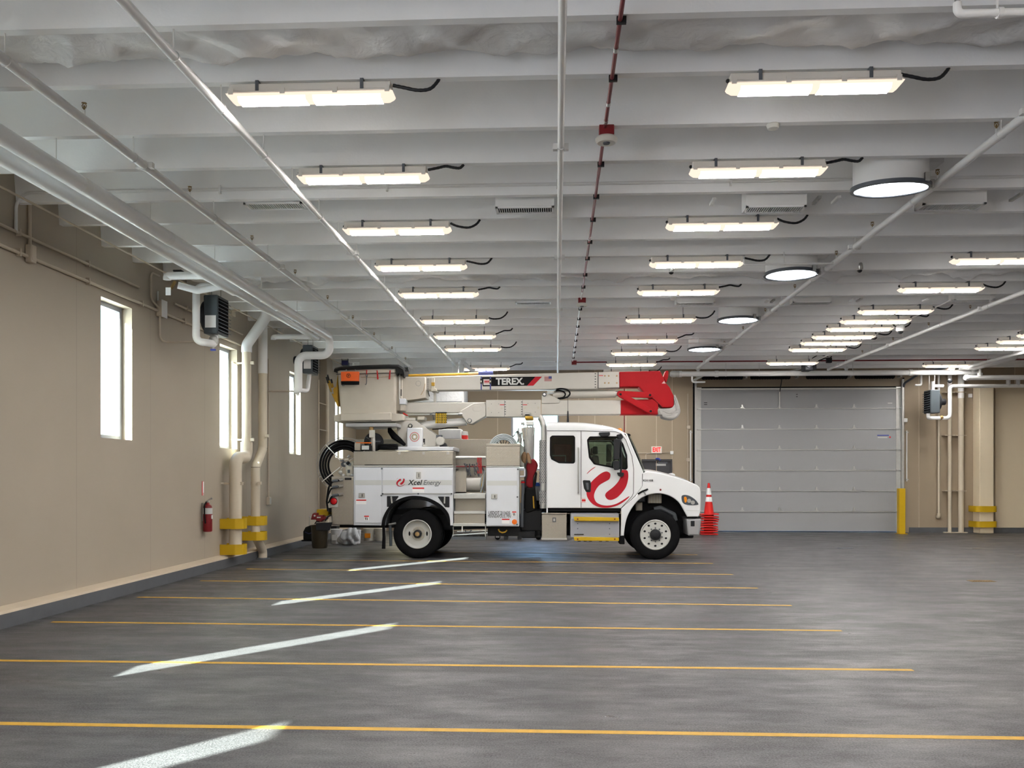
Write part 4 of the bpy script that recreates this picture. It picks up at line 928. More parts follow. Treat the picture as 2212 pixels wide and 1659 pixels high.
p = at(984, 780, 25.8); M().cyl((p.x, 25.8, p.z - .5), (p.x, 25.8, ZB + .3), .10, 16).thing('drain_drop', 'pipe_white', 'thick white vertical drop pipe left of the flanged stub', 'pipe')

# ================================================================= CONES
cx, cy = at(1531, 1100, 27.4).x, 27.4
rnd = random.Random(4)
_a, _b, _c = at(1990, 803, 27.0), at(1990, 832, 27.0), at(1977, 832, 27.0); m = M(); m.tube([_a, _b, _c], .03, 8, fillet=.05); m.thing('drain_elbow', 'bracket_white', 'short white L-shaped pipe end hanging left of the heater by the overhead door', 'pipe')
for i in range(9):
    top = i == 8; z = .004 + .074 * i if i else .004
    t = thing('traffic_cone', 'whole orange traffic cone with two white collars on top of the stack' if top else 'orange traffic cone in the stack by the bumper, only its square base edge showing', 'traffic cone', (cx, cy, z), 'stacked traffic cones')
    w = .25; tz = .012 * math.sin(i * 1.7); dx = rnd.uniform(-.02, .02); m = M()
    m.hexa([(cx-w+dx, cy-w, z+.006-tz), (cx+w+dx, cy-w, z+.006+tz), (cx+w+dx, cy+w, z+.006+tz), (cx-w+dx, cy+w, z+.006-tz), (cx-w+dx, cy-w, z+.044-tz), (cx+w+dx, cy-w, z+.044+tz), (cx+w+dx, cy+w, z+.044+tz), (cx-w+dx, cy+w, z+.044-tz)])
    m.obj('base', 'cone_orange', t, bevel=.008)
    hh = .93 if top else .07; R = lambda h: .148 - (.148 - .032) * h / .93
    m = M(); m.lathe([(R(h), h + .034) for h in (0, hh * .5, hh)] + ([] if not top else [(.02, hh + .036)]), (cx + dx*.3, cy, z), (0, 0, 1), 28); m.obj('cone_body', 'cone_orange', t)
    if top:
        for a, b in ((.37, .51), (.58, .78)): M().lathe([(R(a) + .003, a + .034), (R(b) + .003, b + .034)], (cx + dx*.3, cy, z), (0, 0, 1), 28, caps=False).obj('reflective_collar', 'reflective_white', t)
# ================================================================= BUCKET TRUCK
YT, YF = 19.0, 21.4          # near and far side planes
def _crop(x0, y0, k): return lambda Y, *ps: [(lambda p: (p.x, p.z))(at(x0 + a * k, y0 + b * k, Y)) for a, b in ps]
A = _crop(640, 760, .28933); B = _crop(1080, 760, .28933); Cc = _crop(880, 780, .16275); G = _crop(960, 880, .18083)
Hc = _crop(1160, 880, .18083); Ic = _crop(1240, 1040, .14467); Rc = _crop(640, 1000, .13261); Px = _crop(0, 0, 1.0)
tr = thing('bucket_truck', 'white utility bucket truck with folded boom and red elbow parked across the bay', 'truck', (0, 20.2, 0))
def plate(name, outs, y0, y1, m_, par=None, bev=0., sharp=35):
    return M().plate(outs, y0, y1, bev).obj(name, m_, par or tr, sharp=sharp)
def bxr(fn, Y, a, b, m, y0, y1):   # axis box from two crop corners
    (xa, za), (xb, zb) = fn(Y, a, b); m.box(min(xa, xb), max(xa, xb), y0, y1, min(za, zb), max(za, zb)); return m
def v3(fn, Y, *ps): return [Vector((x, Y, z)) for x, z in fn(Y, *ps)]

# ---- chassis
(x0, z0), (x1, z1) = Px(YT + .8, (735, 1141), (1500, 1122))
for y in (YT + .75, YF - .83): M().box(x0, x1, y, y + .08, .62, .90).obj('frame_rail', 'black_plastic', tr)
for i in range(6): M().box(x0 + .4 + i*1.45, x0 + .52 + i*1.45, YT + .83, YF - .83, .66, .86).obj('cross_member', 'black_plastic', tr)
wr, wf = Px(YT + .18, (903, 1152))[0], Px(YT + .18, (1414.5, 1156))[0]
RT = .525
M().cyl((wr[0], YT + .5, RT), (wr[0], YF - .5, RT), .09, 14).obj('rear_axle', 'black_plastic', tr)
M().sphere((wr[0], 20.2, RT), .24, 16).obj('differential', 'black_plastic', tr)
M().cyl((wf[0], YT + .35, RT), (wf[0], YF - .35, RT), .07, 12).obj('front_axle', 'black_plastic', tr)
m = M(); m.cyl((wr[0], 20.2, .58), (wf[0] - .9, 20.2, .72), .05, 12); m.obj('drive_shaft', 'dark_grey', tr)
# fuel/air tanks and dark equipment between the rails
bxr(Px, YT + .9, (1128, 1160), (1170, 1112), M(), YT + .55, YF - .7).obj('battery_tray', 'black_plastic', tr, bevel=.02)
m = M(); m.cyl((Px(YT+.6, (1166, 1130))[0][0], YT + .6, .60), (Px(YT+.6, (1340, 1130))[0][0], YT + .6, .62), .14, 16); m.obj('air_tank', 'black_plastic', tr)
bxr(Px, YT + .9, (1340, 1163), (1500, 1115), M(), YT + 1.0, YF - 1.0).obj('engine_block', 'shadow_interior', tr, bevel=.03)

# ---- wheels
def wheel(X, yo, rear, near=True):
    s = 1 if near else -1; n = 56          # s points from the outer face inwards
    w = struct('wheel'); del w['kind']; w.parent = tr; ORG[w.name] = ORG[tr.name]
    w.location = (0, 0, 0)
    def P(prof): return [(r, h) for r, h in prof]
    ty = [(.30, .03), (.34, .012), (.40, 0), (.455, .01), (.50, .035), (.522, .065), (RT, .08), (RT, .225), (.515, .25), (.49, .275), (.42, .29), (.32, .28)]
    for k, off in enumerate((0, .33) if rear else (0,)):
        M().lathe(ty, (X, yo + s*off, RT), (0, s, 0), n, caps=False).obj('tyre', 'black_rubber', w, sharp=50)
        m = M()
        for gy in (.105, .15, .195): m.lathe([(RT + .0005, gy - .005), (RT + .001, gy + .005)], (X, yo + s*off, RT), (0, s, 0), n, caps=False)
        m.obj('tread_groove', 'caution_ink', w)
    if rear:
        M().lathe([(.305, .03), (.312, .015), (.295, .012), (.285, .04), (.275, .12), (.262, .16), (.262, .26)], (X, yo, RT), (0, s, 0), n, caps=False).obj('rim', 'rim_white', w)
        h = [circle(X, RT, .268, 48)] + [circle(X + .19*cos(a), RT + .19*sin(a), .022, 12, .05) for a in (0.0, pi)]
        M().plate(h, yo + s*.15, yo + s*.162, 0).obj('rim_disc', 'rim_white', w)
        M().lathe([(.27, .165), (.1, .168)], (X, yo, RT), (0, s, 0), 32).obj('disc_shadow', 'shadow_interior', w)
        M().lathe([(.145, .155), (.15, .14), (.14, .13), (.12, .128)], (X, yo, RT), (0, s, 0), 36).obj('hub_flange', 'engine_beige', w)
        M().lathe([(.085, .13), (.09, .10), (.085, .03), (.06, .015), (.02, .01)], (X, yo, RT), (0, s, 0), 24).obj('hub', 'black_plastic', w)
        M().lathe([(.05, .0145), (.04, .008), (.01, .006)], (X, yo, RT), (0, s, 0), 16).obj('hub_cap', 'wood_stick', w)
        nr, rr, dep = 10, .122, .115
    else:
        M().lathe([(.300, .06), (.318, .03), (.322, .01), (.305, .0), (.295, .012), (.28, .02)], (X, yo, RT), (0, s, 0), n, caps=False).obj('rim', 'rim_white', w)
        h = [circle(X, RT, .285, 48), circle(X, RT, .10, 24)[::-1]] + [circle(X + .235*cos(a), RT + .235*sin(a), .027, 12, .022) for a in [pi/2 + 2*pi*k/10 for k in range(10)]]
        M().plate(h, yo + s*.018, yo + s*.03, 0).obj('rim_disc', 'rim_white', w)
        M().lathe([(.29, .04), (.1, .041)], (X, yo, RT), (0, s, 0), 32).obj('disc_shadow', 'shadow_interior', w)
        M().lathe([(.12, .012), (.112, -.02), (.105, -.04), (.06, -.055), (.05, -.07), (.015, -.075)], (X, yo, RT), (0, s, 0), 28).obj('hub', 'black_plastic', w)
        nr, rr, dep = 10, .145, .016
    for k in range(nr):
        a = 2*pi*(k + .5)/nr; M().cyl((X + rr*cos(a), yo + s*(dep + .02), RT + rr*sin(a)), (X + rr*cos(a), yo + s*(dep - .02), RT + rr*sin(a)), .016, 8).obj('lug_nut', 'steel' if rear else 'dark_grey', w)
wheel(wr[0], YT + .05, True); wheel(wf[0], YT + .06, False)
wheel(wr[0], YF - .05, True, False); wheel(wf[0], YF - .06, False, False)

# ---- cab
cab = struct('cab'); del cab['kind']; cab.parent = tr; ORG[cab.name] = ORG[tr.name]
YC0, YC1 = YT + .05, YF - .05
side = B(YC0, (352, 1166), (352, 578), (780, 580), (860, 583), (920, 603), (948, 640), (985, 740), (1070, 905), (1064, 1000), (1012, 1075), (905, 1168))
w1 = rounded(B(YC0, (376, 640), (392, 628), (548, 628), (558, 640), (557, 832), (440, 828), (385, 800), (376, 770)), .045)
w2 = rounded(B(YC0, (653, 660), (672, 634), (880, 634), (918, 690), (945, 770), (952, 880), (860, 868), (705, 838), (668, 790)), .05)
def inset(P, d):
    c = (sum(p[0] for p in P)/len(P), sum(p[1] for p in P)/len(P)); o = []
    for p in P:
        v = Vector((p[0]-c[0], p[1]-c[1])); l = v.length; v *= (l - d) / l; o.append((c[0]+v.x, c[1]+v.y))
    return o
for y0, y1 in ((YC0, YC0 + .05), (YC1 - .05, YC1)):
    near = y0 == YC0
    plate('side_panel', [side, w1[::-1], w2[::-1]], y0, y1, 'cab_white', cab, .015)
    ya, yb = (y0 - .006, y0 + .02) if near else (y1 - .02, y1 + .006)
    for w_, nm, gm in ((w1, 'rear_side_window', 'cab_glass_dark'), (w2, 'door_window', 'cab_glass')):
        plate('window_seal', [inset(w_, -.012), inset(w_, .028)[::-1]], ya, yb, 'black_rubber', cab, .004)
        yy = (ya + .012) if near else (yb - .012)
        plate(nm, [inset(w_, .02)], yy, yy + .005, gm, cab)
# roof cap
def zroof(x):
    P = B(YC0, (345, 522), (400, 519), (560, 519), (640, 523), (700, 530), (780, 543), (850, 560), (905, 582), (948, 614))
    for (xa, za), (xb, zb) in zip(P, P[1:]):
        if x <= xb: return za + (zb - za) * max(0, (x - xa) / (xb - xa))
    return P[-1][1]
(xr, zs), (xf_, zf_) = B(YC0, (347, 580), (948, 622)); rings = []
for i in range(29):
    x = xr + (xf_ - xr) * i / 28; zt = zroof(x); zb_ = zs - .004 if i < 24 else zs - .004 - (i - 23) * .02
    h = max(.02, zt - zb_); W = YC1 - YC0; r = []
    for f, g in ((0, 0), (.002, .35), (.012, .62), (.04, .84), (.09, .96), (.17, 1.0), (.35, 1.05), (.5, 1.07)): r.append((x, YC0 + .0 + f * W, zb_ + g * h))
    r += [(x, YC0 + W - (p[1] - YC0), p[2]) for p in r[-2::-1]]; rings.append(r)
m = M(); m.loft(rings); m.obj('roof', 'cab_white', cab, sharp=50)
m = M(); m.box(xr, xr + .03, YC0 + .03, YC1 - .03, .98, zs); m.obj('back_panel', 'cab_white', cab)
# windshield
top = B(YC0, (948, 614))[0]; bot = B(YC0, (1070, 898))[0]; m = M(); rings = []
for j in range(9):
    t_ = j / 8; r = []
    for i in range(17):
        s_ = i / 16; y = YC0 + .03 + (YC1 - YC0 - .06) * s_; bul = (1 - (2*s_ - 1) ** 4) * .12
        xl = top[0] + (bot[0] - top[0]) * t_ - .02; r.append((xl + .01 + bul + .05*sin(pi*t_)*.4 , y, top[1] + (bot[1] - top[1]) * t_))
    rings.append(r)
m.loft(rings, closed=False); ws = m.obj('windshield', 'cab_glass', cab)
e = [Vector(r[0]) for r in rings]; e2 = [Vector(r[-1]) for r in rings]
loop = e + [Vector(p) for p in rings[-1][1:]] + e2[::-1][1:] + [Vector(p) for p in rings[0][::-1]][1:-1]
M().tube(loop, .022, 8, closed=True).obj('windshield_seal', 'black_rubber', cab)
# pillar filler between side panel and glass
for s_, y in ((1, YC0), (-1, YC1)):
    P = B(YC0, (935, 606), (948, 612), (1072, 900), (1062, 905), (985, 740)); m = M()
    m.plate([P], min(y, y + s_*.04), max(y, y + s_*.04), .01); m.obj('pillar', 'cab_white', cab)
# inside: floor, dash, seats, steering wheel, headliner
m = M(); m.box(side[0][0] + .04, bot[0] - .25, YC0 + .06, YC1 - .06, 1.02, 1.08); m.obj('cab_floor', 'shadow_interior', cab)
d = B(YC0, (960, 900), (1085, 900), (1085, 1120), (1000, 1120)); plate('dashboard', [d], YC0 + .06, YC1 - .06, 'black_plastic', cab, .02)
for y in (YC0 + .25, YC1 - .8):
    s0 = B(YC0, (700, 1000), (860, 1000), (860, 940), (760, 930), (740, 770), (690, 770))
    plate('seat', [rounded(s0, .05)], y, y + .52, 'black_plastic', cab, .03)
    hr = B(YC0, (695, 760), (740, 760), (735, 700), (700, 700)); plate('headrest', [rounded(hr, .03)], y + .12, y + .40, 'black_plastic', cab, .02)
sw = Vector((B(YC0, (880, 830))[0][0], YC1 - .55, B(YC0, (880, 830))[0][1]))
m = M(); m.tube([sw + Vector((.10*sin(a) * .9, .22*cos(a), .20*sin(a))) for a in [2*pi*k/28 for k in range(28)]], .016, 8, closed=True); m.cyl(sw, sw + Vector((.25, 0, -.14)), .03, 8); m.obj('steering_wheel', 'black_plastic', cab)
bxr(B, YC0 + .4, (400, 830), (535, 690), M(), YC0 + .45, YC0 + .9).obj('red_case', 'bag_red', cab, bevel=.03)
m = M(); a_, b_, c_ = v3(B, YC0 + .35, (390, 775), (490, 775), (490, 830)); m.tube([a_, b_, c_], .014, 6); m.obj('white_frame', 'tag_white', cab)
lin = [p for p in side]
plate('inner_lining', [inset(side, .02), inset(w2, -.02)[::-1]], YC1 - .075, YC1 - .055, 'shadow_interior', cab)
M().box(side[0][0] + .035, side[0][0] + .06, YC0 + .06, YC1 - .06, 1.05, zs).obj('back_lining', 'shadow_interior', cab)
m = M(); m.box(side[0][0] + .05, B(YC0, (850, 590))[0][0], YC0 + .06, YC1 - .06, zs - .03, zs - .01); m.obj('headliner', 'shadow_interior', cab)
# door gap lines
def gap(name, fn, pts, r=.006, mt='caution_ink', Y=YC0 - .001, par=cab): M().tube(v3(fn, Y, *pts), r, 5).obj(name, mt, par)
gap('door_gap', B, ((605, 590), (605, 1163))); gap('door_gap', B, ((605, 590), (860, 596), (905, 612), (940, 660), (985, 780), (998, 880), (996, 1055), (985, 1080), (905, 1166)))
gap('panel_gap', B, ((350, 590), (605, 590)))
gap('hood_gap', B, ((1064, 910), (1063, 1030)), .007)
# mirrors, handles, steps
def blob(name, fn, P, y0, y1, mt, par=cab, R=.03, bev=.012): plate(name, [rounded(fn(YC0 - .1, *P), R)], y0, y1, mt, par, bev)
mir = struct('mirror'); del mir['kind']; mir.parent = tr; ORG[mir.name] = ORG[tr.name]
for o_ in (0, YF - YT + .38):
    blob('mirror_head', B, ((848, 655), (895, 650), (890, 806), (845, 806)), YC0 - .24 + o_, YC0 - .12 + o_, 'black_plastic', mir)
    blob('mirror_lower', B, ((842, 815), (885, 812), (890, 880), (850, 885)), YC0 - .24 + o_, YC0 - .12 + o_, 'black_plastic', mir)
    m = M(); m.tube(v3(B, YC0 - .1 + o_, (893, 640), (903, 690), (906, 860), (900, 915)), .018, 8, fillet=.05); m.tube(v3(B, YC0 - .1 + o_, (893, 760), (870, 760)), .014, 8); m.obj('mirror_arm', 'black_plastic', mir)
    for P in (((868, 620), (905, 612), (920, 640), (905, 655), (885, 645)), ((873, 900), (925, 902), (925, 925), (905, 935), (885, 925))): blob('mirror_mount', B, P, (YC0 - .12 if o_ == 0 else YC1), (YC0 if o_ == 0 else YC1 + .12), 'black_plastic', mir, .015, .006)
blob('roof_marker', B, ((738, 600), (824, 598), (822, 622), (800, 632), (758, 632), (742, 620)), YC0 - .05, YC0 + .01, 'black_plastic', cab, .02)
hd = struct('door_handle'); del hd['kind']; hd.parent = tr; ORG[hd.name] = ORG[tr.name]
blob('handle_bezel', B, ((618, 958), (675, 960), (682, 990), (678, 1050), (645, 1048), (628, 1020)), YC0 - .012, YC0 + .01, 'black_plastic', hd, .025, .006)
blob('handle_pull', B, ((640, 978), (662, 978), (664, 1030), (650, 1030)), YC0 - .028, YC0 - .008, 'dark_grey', hd, .012, .005)
m = M(); m.tube([Vector((p.x, YC0 + .0, p.z)) if k in (0, 5) else p for k, p in enumerate(v3(B, YC0 - .06, (585, 722), (585, 718), (585, 735), (585, 1040), (585, 1052), (585, 1050)))], .017, 10, fillet=.02); m.obj('grab_rail', 'steel', cab)
m = M(); p = B(20.2, (890, 565))[0]; m.lathe([(.055, 0), (.055, .03), (.045, .06), (.02, .075)], (p[0], 20.0, zroof(p[0]) + .04), (0, 0, 1), 16); m.obj('beacon', 'amber', cab)
m = M(); p = B(19.6, (507, 500))[0]; m.cyl((p[0], 19.6, zroof(p[0])), (p[0], 19.6, zroof(p[0]) + .26), .028, 10, .012); m.cyl((p[0], 19.6, zroof(p[0]) + .26), (p[0], 19.6, zroof(p[0]) + .62), .004, 6); m.obj('antenna', 'black_plastic', cab)
# swoosh emblem drawn from the door: two strokes and two thin arcs
def swoosh(par, fn, Y, mt='decal_red', th=.004, k=None):
    f = fn
    h1 = smooth(f(Y, (878, 815), (860, 860), (800, 895), (745, 930), (703, 985), (682, 1045), (688, 1095), (718, 1140), (785, 1168), (865, 1172), (950, 1150), (1030, 1105), (1095, 1064), (1099, 1073), (1040, 1125), (960, 1172), (860, 1197), (760, 1195), (680, 1165), (622, 1110), (592, 1040), (602, 965), (642, 900), (700, 840), (770, 785), (828, 765), (868, 783)), 4)
    h2 = smooth(f(Y, (1004, 752), (1074, 752), (1090, 800), (1086, 870), (1062, 950), (1012, 1022), (950, 1080), (890, 1105), (842, 1097), (815, 1060), (822, 1026), (855, 995), (912, 950), (960, 900), (990, 850), (1004, 800)), 4)
    a1 = smooth(f(Y, (690, 712), (640, 745), (597, 788), (602, 791), (645, 752), (694, 717)), 3)
    plate('emblem', [h1], Y - th, Y, mt, par); plate('emblem', [h2], Y - th, Y, mt, par); plate('emblem', [a1], Y - th, Y, mt, par)
swoosh(cab, Hc, YC0 - .001)
(xa, za), (xb, zb) = B(YC0, (606, 1092), (645, 1126)); plate('warning_patch', [rect(xa, xb, zb, za)], YC0 - .003, YC0, 'tag_white', cab)
m = M()
for i in range(6): m.box(xa + i*(xb-xa)/6, xa + (i+.5)*(xb-xa)/6, YC0 - .005, YC0 - .003, za - .012, za); m.box(xa + i*(xb-xa)/6, xa + (i+.5)*(xb-xa)/6, YC0 - .005, YC0 - .003, zb, zb + .012)
m.box(xa + .015, xb - .015, YC0 - .005, YC0 - .003, zb + .025, za - .025); m.obj('warning_print', 'tag_red', cab)
TX = Matrix.Rotation(pi/2, 4, 'X')
p = B(YC0, (1105, 961))[0]; m = M(); m.text('K31108', .062, Matrix.Translation((p[0], YC0 - .024, p[1])) @ TX, .002, weight=.001, space=1.1); m.obj('unit_number', 'caution_ink', cab)

# ---- hood and fenders
hood = struct('hood'); del hood['kind']; hood.parent = tr; ORG[hood.name] = ORG[tr.name]
topl = B(YC0, (1066, 905), (1100, 893), (1150, 897), (1200, 906), (1300, 931), (1400, 963), (1470, 993), (1490, 1012), (1497, 1040), (1498, 1110), (1496, 1190), (1482, 1231))
arch = smooth(B(YC0, (1397, 1231), (1372, 1185), (1335, 1125), (1285, 1085), (1225, 1063), (1165, 1058), (1095, 1072), (1030, 1112), (980, 1175), (948, 1240), (932, 1310), (925, 1372)), 4, False)
fen = topl + arch + B(YC0, (900, 1374), (903, 1290), (905, 1170), (1012, 1077), (1062, 1002))
for y0 in (YC0 - .02, YC1 - .04): plate('fender', [fen], y0, y0 + .06, 'cab_white', hood, .02)
a2 = smooth(B(YC0, (1397, 1231), (1372, 1185), (1335, 1125), (1285, 1085), (1225, 1063), (1165, 1058), (1095, 1072), (1030, 1112), (980, 1175), (948, 1240), (932, 1310), (925, 1372)), 3, False)
rings = []
for i, (x, z) in enumerate(topl):
    k_ = min(1, i / 8); r = []
    for s_ in range(13):
        f = s_ / 12; cr = (1 - abs(2*f - 1) ** 3) * .07; nx = .0 if i < 6 else (.10 if i < 8 else .14); nz = 1 if i < 6 else (.6 if i < 8 else .0)
        r.append((x + cr * nx * 1.2 - (0 if i < 6 else .02), YC0 + .0 + (YC1 - YC0) * f, z + cr * nz - .012))
    rings.append(r)
m = M(); m.loft(rings, closed=False); m.obj('hood_top', 'cab_white', hood, sharp=60)
(gx, gz), (gx2, gz2) = B(YC0, (1499, 1040), (1499, 1200)); m = M()
m.box(gx - .02, gx + .03, YC0 + .55, YC1 - .55, gz2, gz); m.obj('grille', 'bumper_grey', hood, bevel=.02)
for i in range(6): z = gz2 + (gz - gz2) * (i + .5) / 6; M().box(gx + .025, gx + .04, YC0 + .6, YC1 - .6, z - .015, z + .015).obj('grille_bar', 'steel', hood)
for y0 in (YC0 - .03, YC1 - .06):
    P = smooth(B(YC0 - .02, (1356, 1078), (1378, 1068), (1415, 1075), (1455, 1100), (1478, 1128), (1478, 1142), (1425, 1146), (1380, 1138), (1360, 1118)), 4)
    hl = struct('headlight'); del hl['kind']; hl.parent = tr; ORG[hl.name] = ORG[tr.name]
    plate('lamp_bezel', [P], y0 + .0, y0 + .05, 'frame_dark', hl, .012)
    plate('turn_lamp', [smooth(B(YC0 - .03, (1374, 1088), (1388, 1082), (1396, 1100), (1392, 1122), (1380, 1124)), 4)], y0 - .006, y0 + .09, 'amber', hl, .005)
    for c in ((1412, 1112), (1440, 1125)): q = B(YC0 - .03, c)[0]; m = M(); m.lathe([(.042, 0), (.045, .01)], (q[0], y0 - .004, q[1]), (0, 1, 0), 18); m.obj('lens', 'steel', hl)
plate('fender_seam', [B(YC0, (1388, 1182), (1496, 1184), (1496, 1188), (1390, 1186))], YC0 - .022, YC0 - .018, 'decal_grey', hood)
p = B(YC0, (1198, 1030))[0]; M().sphere((p[0], YC0 - .02, p[1]), .022, 10, (1, .5, 1)).obj('side_marker', 'vise_red', hood)
m = M(); m.tube(v3(B, YC0 - .04, (1030, 1062), (1062, 1042), (1105, 1025)), .018, 6); m.obj('hood_latch', 'black_rubber', hood); m = M(); m.tube(v3(B, YC0 - .03, (1072, 1042), (1088, 1068)), .014, 6); m.obj('latch_link', 'steel', hood)
# wheel well
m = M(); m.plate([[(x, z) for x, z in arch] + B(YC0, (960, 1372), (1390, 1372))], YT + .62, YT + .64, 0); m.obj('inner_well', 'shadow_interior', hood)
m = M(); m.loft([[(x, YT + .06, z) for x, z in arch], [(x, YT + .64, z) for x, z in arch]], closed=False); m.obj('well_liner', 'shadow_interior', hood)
bxr(B, YT + .5, (1105, 1130), (1205, 1062), M(), YT + .45, YT + .62).obj('engine_cover', 'engine_beige', hood, bevel=.01)
bxr(B, YT + .5, (1012, 1185), (1062, 1120), M(), YT + .45, YT + .6).obj('steering_box', 'engine_beige', hood, bevel=.02)
for px in (1130, 1150, 1172, 1190): bxr(B, YT + .44, (px, 1128), (px + 5, 1065), M(), YT + .43, YT + .46).obj('engine_rib', 'decal_grey', hood)
m = M(); q = v3(B, YT + .4, (1150, 1175), (1200, 1165), (1300, 1215), (1310, 1260)); m.tube(q, .05, 10, fillet=.05); m.obj('spring_arm', 'dark_grey', hood)
# bumper
bp = rounded(B(YT + .05, (1390, 1247), (1502, 1247), (1500, 1300), (1490, 1372), (1406, 1372)), .02)
plate('bumper', [bp], YT + .05, YF - .05, 'bumper_grey', None, .03)
bxr(B, YT + .03, (1425, 1303), (1454, 1262), M(), YT + .035, YT + .055).obj('bumper_plug', 'black_plastic', tr, bevel=.008)
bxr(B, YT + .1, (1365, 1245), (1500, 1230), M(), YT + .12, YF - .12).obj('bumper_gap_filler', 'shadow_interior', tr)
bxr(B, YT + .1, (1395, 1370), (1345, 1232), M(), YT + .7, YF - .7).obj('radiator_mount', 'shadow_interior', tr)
blob('far_mirror', B, ((1358, 908), (1395, 902), (1422, 910), (1422, 945), (1400, 950), (1360, 940)), YF - .02, YF + .10, 'cab_white', hood, .03)
# exhaust stack
ex = struct('exhaust_stack'); del ex['kind']; ex.parent = tr; ORG[ex.name] = ORG[tr.name]
q = v3(B, YC0 + .12, (300, 488), (316, 520), (326, 560), (327, 600), (327, 660)); m = M(); m.tube([Vector((q[0].x - .02, q[0].y, q[0].z + .01))] + q, .062, 16, fillet=.05); m.obj('tail_pipe', 'steel', ex, sharp=60)
a_, b_ = v3(B, YC0 + .12, (326, 655), (324, 1168)); m = M(); m.cyl(a_, b_, .075, 20); m.obj('stack_pipe', 'steel', ex)
for u, v in ((660, 985), (1035, 1140)):
    a_, b_ = v3(B, YC0 + .08, (322, u), (322, v)); m = M()
    n_ = int((a_.z - b_.z) / .034)
    for i in range(n_):
        for j in range(5):
            an = -pi/2 + (j - 2 + (.5 if i % 2 else 0)) * .42; c = Vector((a_.x + .01 + .096*cos(an), YC0 + .12 + .096*sin(an), a_.z - .034*(i + .5))); m.box(c.x - .011, c.x + .011, c.y - .004, c.y + .004, c.z - .010, c.z + .010)
    m.obj('heat_shield_holes', 'dark_grey', ex)
    M().cyl((a_.x + .01, YC0 + .12, a_.z), (a_.x + .01, YC0 + .12, b_.z), .094, 24).obj('heat_shield', 'shield_metal', ex)
# boxes and steps below the cab
tb = bxr(B, YT + .05, (312, 1395), (498, 1212), M(), YT + .03, YT + .6).obj('tool_box', 'tread_plate', tr, bevel=.012)
bxr(B, YT + .0, (392, 1272), (418, 1238), M(), YT + .018, YT + .03).obj('box_latch', 'dark_grey', tb); bxr(B, YT, (398, 1265), (412, 1245), M(), YT + .010, YT + .018).obj('latch_key', 'steel', tb)
bxr(B, YT + .05, (310, 1210), (500, 1203), M(), YT + .01, YT + .6).obj('box_lid', 'tread_plate', tb); bxr(B, YT + .05, (310, 1402), (500, 1390), M(), YT + .02, YT + .6).obj('box_sill', 'galvanized', tb)
ft = bxr(B, YT + .05, (525, 1383), (890, 1205), M(), YT + .10, YT + .65).obj('step_tank', 'tank_grey', tr, bevel=.03)
bxr(B, YT + .05, (525, 1385), (892, 1248), M(), YT + .075, YT + .10).obj('tank_skirt', 'tank_grey', ft, bevel=.006)
for v in ((1232, 1262), (1382, 1410)):
    P = rounded(B(YT, (550, v[0]), (888, v[0] + 6), (888, v[1] + 2), (556, v[1])), .012); plate('step_edge', [P], YT - .02, YT + .085, 'yellow_paint', tr, .005)
    for cx_ in (580, 857): q = B(YT, (cx_, (v[0] + v[1]) / 2 + 2))[0]; m = M(); m.cyl((q[0], YT - .028, q[1]), (q[0], YT - .02, q[1]), .016, 10); m.obj('step_bolt', 'vise_red', tr)
for cx_ in (580, 818):
    for cy_ in (1282, 1320, 1362): q = B(YT + .075, (cx_, cy_))[0]; m = M(); m.cyl((q[0], YT + .068, q[1]), (q[0], YT + .076, q[1]), .012, 8); m.obj('rivet', 'dark_grey', ft)
bxr(B, YT + .05, (555, 1366), (625, 1360), M(), YT + .05, YT + .08).obj('drain_slot', 'caution_ink', ft)
for cx_ in (580, 625, 665, 740, 790): bxr(B, YT + .05, (cx_, 1416), (cx_ + 22, 1405), M(), YT + .05, YT + .3).obj('step_tooth', 'black_plastic', ft)
bxr(B, YT + .1, (892, 1436), (930, 1376), M(), YT + .06, YT + .5).obj('mud_flap', 'black_rubber', tr, bevel=.01)
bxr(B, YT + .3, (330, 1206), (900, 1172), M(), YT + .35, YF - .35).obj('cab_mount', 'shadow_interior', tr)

# ---- utility body
body = struct('utility_body'); del body['kind']; body.parent = tr; ORG[body.name] = ORG[tr.name]
YBX = YT + .55                      # inner face of the near side compartments
wa = smooth(A(YT, (662, 1297), (672, 1240), (705, 1175), (760, 1130), (830, 1105), (905, 1103), (985, 1118), (1060, 1160), (1115, 1220), (1145, 1297)), 4, False)
# rear side compartment with the wheel arch cut out
o_ = A(YT, (428, 862), (1170, 862), (1170, 1297)) + wa[::-1] + A(YT, (428, 1295))
plate('side_box', [o_], YT, YBX, 'truck_white', body, .008)
# doors
def door(P, nm='compartment_door', R=.015, mt='truck_white'):
    return plate(nm, [rounded(P, R)], YT - .022, YT, mt, tr, .006)
d1 = door(A(YT, (440, 868), (638, 868), (638, 1278), (440, 1278))); d2 = door(A(YT, (646, 868), (1166, 868), (1166, 1056), (646, 1056)))
vd = YT - .022
def strip(P, par, mt='decal_grey', d=.002, nm='reflective_stripe'): plate(nm, [P], vd - d, vd, mt, par)
strip(A(YT, (440, 958), (638, 958), (638, 995), (440, 995)), d1); strip(A(YT, (646, 958), (1166, 958), (1166, 995), (646, 995)), d2)
def latch(c, par, w=.13, h=.10, fn=A):
    q = fn(YT, c)[0]; m = M(); m.box(q[0] - w/2, q[0] + w/2, vd - .012, vd, q[1] - h/2, q[1] + h/2); o = m.obj('door_latch', 'steel', par, bevel=.006)
    M().box(q[0] - w*.38, q[0] + w*.1, vd - .018, vd - .012, q[1] - h*.36, q[1] + h*.36).obj('paddle', 'galvanized', o); M().box(q[0] + w*.02, q[0] + w*.14, vd - .02, vd - .012, q[1] - h*.3, q[1] + h*.3).obj('paddle_slot', 'caution_ink', o)
latch((491, 1072), d1); latch((914, 922), d2, .10, .14)
